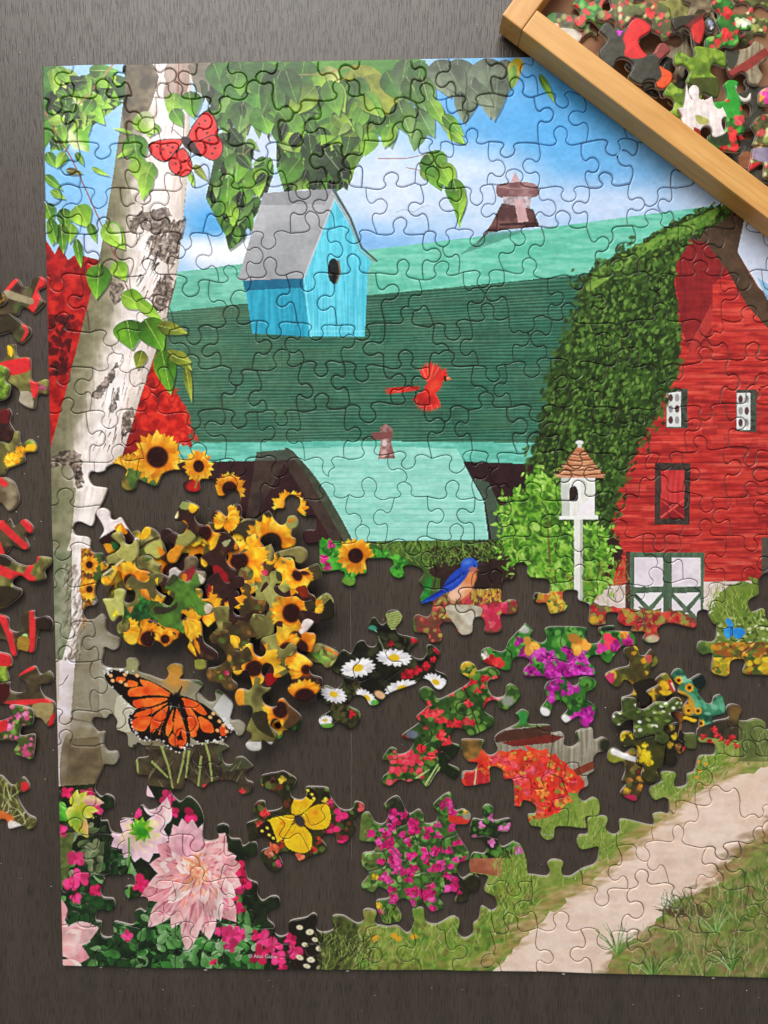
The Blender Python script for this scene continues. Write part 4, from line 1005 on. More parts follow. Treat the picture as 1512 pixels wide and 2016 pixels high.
# purple petunias
P_ = [(940, 1225), (1260, 1215), (1260, 1345), (1020, 1345), (940, 1330)]
fill(P_, (70, 132, 54), 1, (44, 96, 44), 'm')
dapple(P_, 300, 3, 9, .7, 0, 90, [(90, 156, 64), (56, 110, 48), (120, 180, 90), (36, 70, 36)], .75)
for _ in range(80):
    x, y = RNG.uniform(1025, 1165), RNG.uniform(1280, 1340)
    bloom(x, y, RNG.uniform(6, 12), [(170, 30, 140), (192, 50, 160), (146, 24, 120), (206, 80, 180)][RNG.integers(4)], (110, 16, 96), .9)
for x, y, r in [(1043, 1270, 20), (1140, 1266, 24)]:
    bloom(x, y, r, (238, 164, 72), (222, 104, 40), .9)
for x, y, r, c in [(965, 1300, 14, (214, 48, 52)), (980, 1306, 12, (226, 64, 62)), (955, 1290, 9, (220, 190, 180)), (1200, 1262, 16, (232, 60, 84)), (1212, 1272, 12, (206, 50, 150)), (1235, 1260, 12, (200, 40, 140)), (1185, 1278, 12, (214, 60, 150)), (1020, 1262, 10, (170, 40, 140)), (1228, 1248, 10, (238, 150, 70)), (1240, 1268, 8, (180, 30, 120)), (1220, 1296, 8, (230, 70, 110))]:
    bloom(x, y, r, c)
ell(1030, 1238, 14, 8, .4, (190, 186, 184), .9)
ell(1195, 1238, 14, 6, 0, (30, 50, 40), .9)
only('petpiece')
P_ = [(1060, 1330), (1180, 1330), (1180, 1440), (1060, 1440)]
fill(P_, (70, 118, 52), 1, (46, 84, 40), 'm')
dapple(P_, 130, 3, 8, .7, 0, 90, [(90, 146, 62), (56, 100, 46), (38, 70, 36)], .75)
for x, y, r in [(1088, 1352, 14), (1100, 1340, 11), (1126, 1356, 15), (1084, 1372, 11), (1132, 1416, 15), (1150, 1410, 16), (1160, 1402, 12), (1150, 1430, 12), (1110, 1365, 7), (1165, 1420, 9), (1092, 1384, 7)]:
    bloom(x, y, r, [(176, 36, 146), (196, 60, 166), (154, 28, 128)][RNG.integers(3)], (226, 120, 206))
ell(1072, 1402, 12, 9, .4, (236, 234, 232))
ell(1114, 1416, 12, 8, .7, (230, 228, 226))
only('barrel')
# barrel with red geraniums
P_ = [(905, 1440), (1215, 1420), (1215, 1665), (905, 1620)]
fill(P_, (164, 156, 140), 1, (132, 124, 106), 'v', .3, .7)
fill([(905, 1450), (955, 1440), (985, 1480), (980, 1520), (905, 1520)], (90, 80, 44), 1, (150, 110, 60), 'm')
fill([(975, 1440), (1085, 1428), (1085, 1450), (975, 1462)], (86, 56, 44))
fill([(985, 1462), (1012, 1470), (1090, 1462), (1110, 1450), (1085, 1446)], (116, 50, 40))
fill([(1118, 1520), (1175, 1494), (1172, 1512), (1122, 1534)], (130, 66, 46))
ell(1027, 1414, 13, 13, 0, (60, 140, 70), 1, .3)
ell(1192, 1468, 12, 14, 0, (50, 54, 36), 1, .3)
gp = [(940, 1485), (1000, 1478), (1070, 1478), (1120, 1510), (1146, 1545), (1130, 1590), (1090, 1605), (1050, 1625), (1010, 1580), (930, 1560), (910, 1545)]
fill(rough(gp, 5), (206, 56, 44), 1, (226, 80, 50), 'm')
for _ in range(210):
    M_ = None
    i = RNG.integers(0, 3)
    x, y = [(RNG.uniform(945, 1110), RNG.uniform(1485, 1530)), (RNG.uniform(1010, 1140), RNG.uniform(1520, 1590)), (RNG.uniform(1020, 1090), RNG.uniform(1580, 1622))][i]
    bloom(x, y, RNG.uniform(5, 11), [(232, 66, 56), (236, 84, 96), (226, 50, 44), (240, 120, 60), (238, 96, 60)][RNG.integers(5)], (190, 36, 40), .9)
dapple(gp, 50, 2.5, 5, .9, 0, 90, [(190, 180, 70), (226, 170, 70), (120, 150, 60)], .8)
fill([(914, 1530), (945, 1515), (968, 1540), (920, 1550)], (186, 44, 52), 1, (206, 66, 70), 'v')
stroke([(934, 1548), (938, 1515)], 3, 2, (196, 196, 150))
P_ = [(1040, 1618), (1100, 1600), (1140, 1560), (1185, 1575), (1185, 1640), (1040, 1640)]
fill(rough(P_, 4), (140, 160, 78), 1, (112, 138, 60), 'm')
grass([(1040, 1625), (1185, 1600), (1185, 1665), (1040, 1665)], 240, 12, 30, 0, 35, MEADOW + [(150, 176, 80)], 1.8, .8, keep=False)
only('clouded')
# clouded yellow butterfly on flowers
P_ = [(490, 1510), (725, 1510), (725, 1720), (490, 1720)]
fill(P_, (66, 62, 36), 1, (46, 44, 30), 'm')
dapple(P_, 260, 3, 9, .7, 0, 90, [(84, 104, 50), (50, 60, 34), (110, 130, 64), (40, 36, 26), (120, 60, 40)], .7)
for x, y, r, c in [(670, 1604, 16, (222, 50, 112)), (655, 1632, 14, (200, 44, 96)), (676, 1655, 12, (206, 40, 96)), (648, 1580, 10, (214, 60, 100)), (712, 1590, 10, (214, 90, 90)), (530, 1680, 9, (226, 130, 100)), (545, 1672, 8, (206, 90, 60)), (590, 1688, 11, (226, 110, 80)), (560, 1660, 12, (190, 70, 50)),
                   (522, 1600, 10, (206, 60, 60)), (510, 1622, 8, (206, 80, 70)), (500, 1690, 8, (222, 60, 100)), (550, 1700, 8, (222, 70, 110)), (630, 1655, 10, (160, 60, 40)), (615, 1672, 9, (170, 50, 40)), (535, 1665, 9, (214, 100, 70)), (555, 1535, 8, (206, 176, 60)), (640, 1576, 7, (226, 190, 60)), (512, 1545, 6, (206, 160, 60))]:
    bloom(x, y, r, c)
YEL = (240, 200, 36)
for q in [[(576, 1612), (574, 1585), (588, 1560), (600, 1546), (618, 1556), (624, 1570), (606, 1592), (592, 1606)], [(592, 1608), (618, 1586), (644, 1584), (652, 1606), (646, 1628), (624, 1634), (604, 1628)], [(584, 1620), (560, 1640), (564, 1668), (594, 1680), (612, 1672), (614, 1648), (604, 1632)], [(580, 1606), (556, 1606), (528, 1614), (506, 1634), (520, 1650), (548, 1658), (566, 1638)]]:
    q = np.array(q, float)
    fill(q + (q - q.mean(0)) * .04, (70, 50, 26), smooth=True)
    fill(q - (q - q.mean(0)) * .02, YEL, 1, (224, 168, 26), 'm', smooth=True)
    for e in q[1:-1]:
        stroke([(588, 1614), (588 + (e[0] - 588) * .86, 1614 + (e[1] - 1614) * .86)], 1.3, .6, (206, 150, 24), .7)
fill([(600, 1546), (620, 1556), (626, 1572), (610, 1574), (598, 1560)], (48, 32, 26), smooth=True)
fill([(506, 1634), (528, 1616), (540, 1640), (544, 1658), (520, 1652)], (48, 32, 26), smooth=True)
for x, y in [(606, 1556), (614, 1564), (618, 1572), (516, 1636), (526, 1630), (530, 1644), (538, 1650), (602, 1562)]:
    ell(x, y, 3.4, 2.6, .6, (240, 210, 70), 1)
for x, y in [(620, 1600), (556, 1620)]:
    ell(x, y, 5, 4, 0, (230, 130, 40), .9, .5)
ell(590, 1616, 9, 13, -.6, (70, 60, 60), 1, .2)
stroke([(584, 1608), (562, 1596)], 1.4, 1, (50, 40, 36))
only('impatiens')
# pink impatiens
P_ = [(700, 1555), (960, 1555), (960, 1830), (700, 1830)]
fill(P_, (84, 116, 54), 1, (56, 84, 42), 'm')
fill([(705, 1590), (750, 1600), (740, 1830), (700, 1830)], (112, 122, 66), .9, (90, 104, 56), 'm')
dapple(P_, 800, 3, 8, .6, 0, 90, [(96, 146, 62), (70, 110, 48), (44, 70, 36), (124, 168, 90), (150, 186, 110), (52, 88, 42)], .7)
fill([(870, 1720), (960, 1715), (960, 1790), (890, 1790)], (44, 36, 28), .85, (60, 50, 36), 'm')
fill([(760, 1570), (806, 1560), (806, 1620), (765, 1640)], (44, 36, 32), .7)
for _ in range(120):
    x, y = RNG.uniform(745, 915), RNG.uniform(1570, 1795)
    if ((x - 830) / 95) ** 2 + ((y - 1680) / 125) ** 2 < 1:
        bloom(x, y, RNG.uniform(6, 11), [(222, 52, 130), (232, 76, 150), (206, 40, 112), (190, 36, 104)][RNG.integers(4)], (150, 20, 80), .9, RNG.uniform(0, 70))
for x, y in [(775, 1600), (770, 1630), (792, 1606), (730, 1640), (870, 1560), (872, 1585), (748, 1795), (850, 1790)]:
    bloom(x, y, 9, (196, 40, 112))
fill([(882, 1604), (928, 1612), (922, 1626), (884, 1618)], (206, 60, 50))
ell(920, 1604, 10, 10, 0, (150, 150, 130), .9)
for x, y in [(738, 1726), (916, 1598), (746, 1782)]:
    bloom(x, y, 7, (222, 180, 50))
grass([(740, 1790), (800, 1780), (800, 1825), (740, 1825)], 50, 10, 26, 0, 40, MEADOW, 1.8)
only()

# the press: a little grain and crisp edges over the whole print
def press(C):
    b = C.copy()
    for ax_ in (0, 1):
        b = (np.roll(b, 1, ax_) + b * 2 + np.roll(b, -1, ax_)) * .25
    for ax_ in (0, 1):
        b = (np.roll(b, 2, ax_) + b * 2 + np.roll(b, -2, ax_)) * .25
    C += .75 * (C - b)
    g_ = C.mean(2, keepdims=True)
    C += .04 * (g_ - C)
    q_ = 1.25 - .95 * g_
    C *= 1 + q_ * (.18 * (N6 - .5) + .10 * (N20 - .5))[..., None]
    np.clip(C, .01, .97, out=C)
    C += np.where(C < .48, .34, .05) * (C - .48) * (1 - np.abs(2 * C - 1))
    np.clip(C, .01, .97, out=C)


press(LAYERS[0])

# ------------------------------------------------------------------ materials
def lin(c):
    c = np.asarray(c, np.float32) / 255.0
    return np.where(c <= .04045, c / 12.92, ((c + .055) / 1.055) ** 2.4)


def mat(name):
    m = bpy.data.materials.new(name)
    m.use_nodes = True
    nt = m.node_tree
    return m, nt, nt.nodes['Principled BSDF']


def node(nt, t, **kw):
    n = nt.nodes.new(t)
    for k, v in kw.items():
        setattr(n, k, v)
    return n


def print_material():
    m, nt, b = mat('printed_paper')
    a = node(nt, 'ShaderNodeAttribute', attribute_name='print')
    g = node(nt, 'ShaderNodeNewGeometry')
    n1 = node(nt, 'ShaderNodeTexNoise')
    n1.inputs['Scale'].default_value = 1500
    n1.inputs['Detail'].default_value = 3
    n2 = node(nt, 'ShaderNodeTexNoise')
    n2.inputs['Scale'].default_value = 110
    n2.inputs['Detail'].default_value = 2
    nt.links.new(g.outputs['Position'], n1.inputs['Vector'])
    nt.links.new(g.outputs['Position'], n2.inputs['Vector'])
    mix = node(nt, 'ShaderNodeMath', operation='MULTIPLY_ADD')
    mix.inputs[1].default_value = 2.5
    nt.links.new(n2.outputs['Fac'], mix.inputs[0])
    nt.links.new(n1.outputs['Fac'], mix.inputs[2])
    bp = node(nt, 'ShaderNodeBump')
    bp.inputs['Strength'].default_value = .16
    bp.inputs['Distance'].default_value = .0004
    nt.links.new(mix.outputs[0], bp.inputs['Height'])
    nt.links.new(bp.outputs[0], b.inputs['Normal'])
    nt.links.new(a.outputs['Color'], b.inputs['Base Color'])
    b.inputs['Roughness'].default_value = .27
    b.inputs['Specular IOR Level'].default_value = .26
    return m


def ramp(nt, fac, stops):
    r = node(nt, 'ShaderNodeValToRGB')
    els = r.color_ramp.elements
    while len(els) < len(stops):
        els.new(.5)
    for e, (p, c) in zip(els, stops):
        e.position, e.color = p, (*[float(q) for q in lin(c)], 1)
    nt.links.new(fac, r.inputs[0])
    return r


def board_material():
    m, nt, b = mat('grey_board')
    g = node(nt, 'ShaderNodeNewGeometry')
    n = node(nt, 'ShaderNodeTexNoise')
    n.inputs['Scale'].default_value = 2200
    nt.links.new(g.outputs['Position'], n.inputs['Vector'])
    r = ramp(nt, n.outputs['Fac'], [(.3, (150, 140, 132)), (.7, (206, 196, 190))])
    nt.links.new(r.outputs[0], b.inputs['Base Color'])
    b.inputs['Roughness'].default_value = .9
    return m


def grain_material(name, stops, scale, rough_, spec, bump, axis_scale, pores=None):
    """wood: noise drawn out along the grain, fine pores on top"""
    m, nt, b = mat(name)
    tc = node(nt, 'ShaderNodeTexCoord')
    mp = node(nt, 'ShaderNodeMapping')
    mp.inputs['Scale'].default_value = axis_scale
    nt.links.new(tc.outputs['Object'], mp.inputs[0])
    n1 = node(nt, 'ShaderNodeTexNoise')
    n1.inputs['Scale'].default_value = scale
    n1.inputs['Detail'].default_value = 6
    n1.inputs['Roughness'].default_value = .65
    n1.inputs['Distortion'].default_value = .4
    nt.links.new(mp.outputs[0], n1.inputs['Vector'])
    r = ramp(nt, n1.outputs['Fac'], stops)
    colr = r.outputs[0]
    hgt = n1.outputs['Fac']
    if pores:
        mp2 = node(nt, 'ShaderNodeMapping')
        mp2.inputs['Scale'].default_value = pores[0]
        nt.links.new(tc.outputs['Object'], mp2.inputs[0])
        n2 = node(nt, 'ShaderNodeTexNoise')
        n2.inputs['Scale'].default_value = pores[1]
        n2.inputs['Detail'].default_value = 2
        nt.links.new(mp2.outputs[0], n2.inputs['Vector'])
        r2 = node(nt, 'ShaderNodeValToRGB')
        r2.color_ramp.elements[0].position, r2.color_ramp.elements[1].position = pores[2], pores[3]
        nt.links.new(n2.outputs['Fac'], r2.inputs[0])
        mx = node(nt, 'ShaderNodeMix', data_type='RGBA', blend_type='MULTIPLY')
        mx.inputs[0].default_value = pores[4]
        nt.links.new(colr, mx.inputs[6])
        nt.links.new(r2.outputs[0], mx.inputs[7])
        colr = mx.outputs[2]
        hgt = r2.outputs[0]
    nt.links.new(colr, b.inputs['Base Color'])
    bp = node(nt, 'ShaderNodeBump')
    bp.inputs['Strength'].default_value = bump
    bp.inputs['Distance'].default_value = .0003
    nt.links.new(hgt, bp.inputs['Height'])
    nt.links.new(bp.outputs[0], b.inputs['Normal'])
    b.inputs['Roughness'].default_value = rough_
    b.inputs['Specular IOR Level'].default_value = spec
    return m


M_PRINT, M_BOARD = print_material(), board_material()
M_TABLE = grain_material('dark_stained_wood', [(.3, (61, 52, 44)), (.5, (68, 58, 49)), (.7, (75, 64, 55))], 9, .40, .5, .35, (9, 1.2, 4), ((1500, 110, 40), 1.0, .30, .50, .5))
M_RAIL = grain_material('pale_varnished_wood', [(.3, (196, 140, 72)), (.55, (216, 162, 92)), (.8, (228, 176, 108))], 10, .4, .4, .1, (1.6, 14, 14), ((12, 260, 260), 1.0, .3, .4, .22))
M_BASE = grain_material('brown_hardboard', [(.3, (126, 88, 62)), (.7, (152, 110, 80))], 60, .8, .3, .2, (1, 1, 1))


def tag(o, label=None, cat=None, group=None, kind=None):
    for k, v in (('label', label), ('category', cat), ('group', group), ('kind', kind)):
        if v:
            o[k] = v
    return o


def link_mesh(name, V, F, mats, parent=None, loc=(0, 0, 0)):
    me = bpy.data.meshes.new(name)
    me.from_pydata([tuple(v) for v in V], [], F)
    for m in mats:
        me.materials.append(m)
    o = bpy.data.objects.new(name, me)
    COL.objects.link(o)
    o.location = loc
    if parent:
        o.parent = parent
    return o


def empty(name, loc):
    o = bpy.data.objects.new(name, None)
    o.empty_display_size = .01
    COL.objects.link(o)
    o.location = loc
    return o


# ------------------------------------------------------------------ one piece of puzzle from its outline
def area2(P):
    x, y = P[:, 0], P[:, 1]
    return .5 * np.sum(x * np.roll(y, -1) - np.roll(x, -1) * y)


def resample(P, step):
    Q = np.vstack([P, P[:1]])
    d = np.hypot(*np.diff(Q, axis=0).T)
    s = np.concatenate([[0], np.cumsum(d)])
    n = max(12, int(s[-1] / step))
    t = np.linspace(0, s[-1], n, endpoint=False)
    return np.stack([np.interp(t, s, Q[:, 0]), np.interp(t, s, Q[:, 1])], 1)


def inset(P, d):
    """P turns so that its inner side is on the left of travel in plan units"""
    e = np.roll(P, -1, 0) - P
    e /= np.hypot(e[:, 0], e[:, 1])[:, None] + 1e-9
    n = np.stack([-e[:, 1], e[:, 0]], 1)
    m = n + np.roll(n, 1, 0)
    l = (m * m).sum(1)
    m = m / np.maximum(l, .6)[:, None] * 2
    return P + m * d


def rastermask(P):
    x0, y0 = math.floor(P[:, 0].min()) - 1, math.floor(P[:, 1].min()) - 1
    w, h = int(P[:, 0].max() - x0) + 3, int(P[:, 1].max() - y0) + 3
    f = np.zeros((h, w + 1), np.int32)
    n = len(P)
    for i in range(n):
        (ax, ay), (bx, by) = P[i], P[(i + 1) % n]
        if ay == by:
            continue
        if ay > by:
            ax, ay, bx, by = bx, by, ax, ay
        r = np.arange(math.ceil(ay), math.ceil(by))
        if len(r) == 0:
            continue
        xs = ax + (r - ay) * (bx - ax) / (by - ay)
        np.add.at(f, (r - y0, np.clip(np.ceil(xs).astype(int) - x0, 0, w)), 1)
    return x0, y0, np.cumsum(f, 1)[:, :w] % 2


def sample(C, P):
    x = np.clip(P[:, 0], 0, CW - 1.01)
    y = np.clip(P[:, 1], 0, CH - 1.01)
    x0, y0 = x.astype(int), y.astype(int)
    fx, fy = (x - x0)[:, None], (y - y0)[:, None]
    return (C[y0, x0] * (1 - fx) + C[y0, x0 + 1] * fx) * (1 - fy) + (C[y0 + 1, x0] * (1 - fx) + C[y0 + 1, x0 + 1] * fx) * fy


GRID = 1.7
ZC = 0


def piece_data(P, ztop, C, gap=.9, bev=2.4, drop=.00062):
    P = resample(np.asarray(P, float), 2.5)
    if area2(P) < 0:
        P = P[::-1]
    # in narrow places ease the rim so that it does not fold over itself
    A0 = area2(P)
    for s in (1, .6, .3, .1):
        q = inset(P, (gap + bev) * s)
        e0, e1 = np.roll(P, -1, 0) - P, np.roll(q, -1, 0) - q
        if ((e0 * e1).sum(1) < 0).sum() <= 2:
            break
    if s < 1:
        gap, bev = gap * max(s, .4), bev * s
    r0, r1, r2 = inset(P, gap), inset(P, gap + bev), inset(P, gap + bev + .8)
    x0, y0, m = rastermask(r2)
    gx, gy = np.meshgrid(np.arange(x0 + 1, x0 + m.shape[1] - 1, GRID), np.arange(y0 + 1, y0 + m.shape[0] - 1, GRID))
    gx, gy = gx.ravel() + RNG.uniform(-.25, .25, gx.size), gy.ravel() + RNG.uniform(-.25, .25, gy.size)
    ok = m[np.clip((gy - y0).round().astype(int), 0, m.shape[0] - 1), np.clip((gx - x0).round().astype(int), 0, m.shape[1] - 1)] > 0
    G = np.stack([gx[ok], gy[ok]], 1)
    n = len(r1)
    allp = np.vstack([r1, G])
    V2, _, F, ov, _, _ = delaunay_2d_cdt([Vector(q) for q in allp.tolist()], [], [list(range(n))], 1, 1e-4)
    V2 = np.array([(v.x, v.y) for v in V2])
    Fa = np.array(F)
    q0, q1, q2 = V2[Fa[:, 0]], V2[Fa[:, 1]], V2[Fa[:, 2]]
    turn = (q1[:, 0] - q0[:, 0]) * (q2[:, 1] - q0[:, 1]) - (q1[:, 1] - q0[:, 1]) * (q2[:, 0] - q0[:, 0])
    if abs(np.abs(turn).sum() / 2 - area2(r1)) > .06 * A0 and bev > .3:
        return piece_data(P, ztop, C, gap * .5, bev * .4, drop)
    inv = {}
    for i, l in enumerate(ov):
        for j in l:
            inv[j] = i
    top = len(V2)
    XY = world_xy(np.vstack([V2, r0]), ztop)
    ringxy = XY[top:]
    V = np.vstack([np.column_stack([XY[:top], np.full(top, ztop)]), np.column_stack([ringxy, np.full(n, ztop - drop)]), np.column_stack([ringxy, np.full(n, ztop - T)])])
    cols = np.vstack([sample(C, V2), sample(C, r0), sample(C, r0)]) * 255
    # plan y runs down, world y up: turn the faces over
    fs = [tuple(f) for f in np.where((turn > 0)[:, None], Fa[:, [0, 2, 1]], Fa).tolist()]
    for i in range(n):
        j = (i + 1) % n
        a, b = inv.get(i), inv.get(j)
        if a is None or b is None or a == b:
            continue
        fs.append((a, b, top + j, top + i))
    nb = len(fs)
    for i in range(n):
        j = (i + 1) % n
        fs.append((top + i, top + j, top + n + j, top + n + i))
    # underside
    _, _, Fb, ob, _, _ = delaunay_2d_cdt([Vector(q) for q in r0.tolist()], [], [list(range(n))], 1, 1e-4)
    for f in Fb:
        q = [ob[i][0] for i in f if ob[i]]
        if len(q) == 3:
            s = (r0[q[1]] - r0[q[0]])[0] * (r0[q[2]] - r0[q[0]])[1] - (r0[q[1]] - r0[q[0]])[1] * (r0[q[2]] - r0[q[0]])[0]
            if s < 0:
                q = q[::-1]
            fs.append(tuple(top + n + i for i in q))
    return V, fs, nb, lin(cols), P


def make_piece(P, ztop, C, name='puzzle_piece', parent=None, tilt=0.0):
    V, F, nb, cols, P = piece_data(P, ztop, C)
    c = V[:, :2].mean(0)
    loc = np.array([c[0], c[1], ztop - T])
    L = V - loc
    if tilt:
        tx, ty = RNG.normal(0, tilt, 2)
        L[:, 2] += L[:, 0] * tx + L[:, 1] * ty
        L[:, 2] -= min(0, L[:, 2].min())
    me = bpy.data.meshes.new(name)
    me.from_pydata(L.tolist(), [], F)
    me.materials.append(M_PRINT)
    me.materials.append(M_BOARD)
    k = np.ones(len(F), np.int32)
    k[:nb] = 0
    me.polygons.foreach_set('material_index', k)
    me.polygons.foreach_set('use_smooth', (k == 0))
    at = me.attributes.new('print', 'FLOAT_COLOR', 'POINT')
    at.data.foreach_set('color', np.column_stack([cols, np.ones(len(cols))]).astype(np.float32).ravel())
    o = bpy.data.objects.new(name, me)
    COL.objects.link(o)
    if parent:
        o.parent = parent
        o.location = Vector(loc) - parent.location
    else:
        o.location = loc
    return o


# ------------------------------------------------------------------ cutting a sheet along seams
def knob(A, B, side, r=14.0, t=.5, bow=0.0):
    A, B = np.array(A, float), np.array(B, float)
    e = B - A
    L = np.hypot(*e)
    e /= L
    n = np.array([-e[1], e[0]]) * side
    r = min(r, L * .2)
    u0 = L * t
    k = [(-1.75, -.16), (-.95, -.02), (-.64, .42), (-.92, 1.0), (-.82, 1.75), (0, 2.2), (.82, 1.75), (.92, 1.0), (.64, .42), (.95, -.02), (1.75, -.16)]
    s1, s2 = random.uniform(.85, 1.12), random.uniform(.85, 1.12)
    sk = random.uniform(-.22, .22)
    pts = [A] + [A + e * (u0 + (a * s1 + sk * b) * r) + n * (b * s2 * r + bow * L * .04) for a, b in k] + [B]
    return spline(pts, False, 2.4)


def cut(lines, allowed, minarea=1500):
    """closed faces of the drawing made by all lines, where allowed"""
    V, E = [], []
    for P, closed in lines:
        b = len(V)
        V += [Vector(q) for q in np.asarray(P).tolist()]
        E += [(b + i, b + i + 1) for i in range(len(P) - 1)]
        if closed:
            E.append((b + len(P) - 1, b))
    vs, es, fs, _, oe, _ = delaunay_2d_cdt(V, E, [], 0, 1e-3)
    vs = np.array([(v.x, v.y) for v in vs])
    walls = set()
    for (a, b), o in zip(es, oe):
        if o:
            walls.add((min(a, b), max(a, b)))
    tri = [f for f in fs]
    cen = np.array([vs[list(f)].mean(0) for f in tri])
    xi, yi = np.clip(cen[:, 0].round().astype(int), 0, CW - 1), np.clip(cen[:, 1].round().astype(int), 0, CH - 1)
    okt = (allowed[yi, xi] > 0) & (cen[:, 0] > 0) & (cen[:, 0] < CW) & (cen[:, 1] < CH)
    par = list(range(len(tri)))

    def find(i):
        while par[i] != i:
            par[i] = par[par[i]]
            i = par[i]
        return i

    edge = {}
    for i, f in enumerate(tri):
        for k in range(len(f)):
            a, b = f[k], f[(k + 1) % len(f)]
            edge.setdefault((min(a, b), max(a, b)), []).append(i)
    for k, l in edge.items():
        if len(l) == 2 and k not in walls and okt[l[0]] and okt[l[1]]:
            par[find(l[0])] = find(l[1])
    ar = np.array([abs(area2(vs[list(f)])) for f in tri])
    for _ in range(8):
        A = {}
        for i in range(len(tri)):
            if okt[i]:
                A[find(i)] = A.get(find(i), 0) + ar[i]
        small = {c for c, a in A.items() if a < minarea}
        if not small:
            break
        share = {}
        for (a, b), l in edge.items():
            if len(l) == 2 and okt[l[0]] and okt[l[1]]:
                p, q = find(l[0]), find(l[1])
                if p != q:
                    d = np.hypot(*(vs[a] - vs[b]))
                    for u, v in ((p, q), (q, p)):
                        if u in small:
                            share.setdefault(u, {}).setdefault(v, 0)
                            share[u][v] += d
        done = 0
        for u, dct in sorted(share.items(), key=lambda z: A[z[0]]):
            v = max(dct, key=dct.get)
            if find(u) != find(v):
                par[find(u)] = find(v)
                done = 1
        if not done:
            break
    comp = {}
    for i in range(len(tri)):
        if okt[i]:
            comp.setdefault(find(i), []).append(i)
    out = []
    for c, l in comp.items():
        S = set(l)
        nxt = {}
        for i in l:
            f = tri[i]
            for k in range(len(f)):
                a, b = f[k], f[(k + 1) % len(f)]
                if not any(j in S for j in edge[(min(a, b), max(a, b))] if j != i):
                    nxt.setdefault(a, []).append(b)
        best = None
        while nxt:
            s = next(iter(nxt))
            loop, cur = [s], s
            while True:
                if cur not in nxt:
                    break
                b = nxt[cur].pop()
                if not nxt[cur]:
                    del nxt[cur]
                if b == s:
                    break
                loop.append(b)
                cur = b
            if len(loop) > 8:
                q = vs[loop]
                if best is None or abs(area2(q)) > abs(area2(best)):
                    best = q
        if best is not None and abs(area2(best)) > 300:
            out.append(best)
    return out

# ------------------------------------------------------------------ table
tx0, ty0 = world_xy([(-500, 2500)], 0)[0]
tx1, ty1 = world_xy([(2000, -500)], 0)[0]
TV = [(tx0, ty0, -.03), (tx1, ty0, -.03), (tx1, ty1, -.03), (tx0, ty1, -.03), (tx0, ty0, 0), (tx1, ty0, 0), (tx1, ty1, 0), (tx0, ty1, 0)]
table = link_mesh('table_top', TV, [(0, 3, 2, 1), (4, 5, 6, 7), (0, 1, 5, 4), (1, 2, 6, 5), (2, 3, 7, 6), (3, 0, 4, 7)], [M_TABLE])
tag(table, kind='structure')

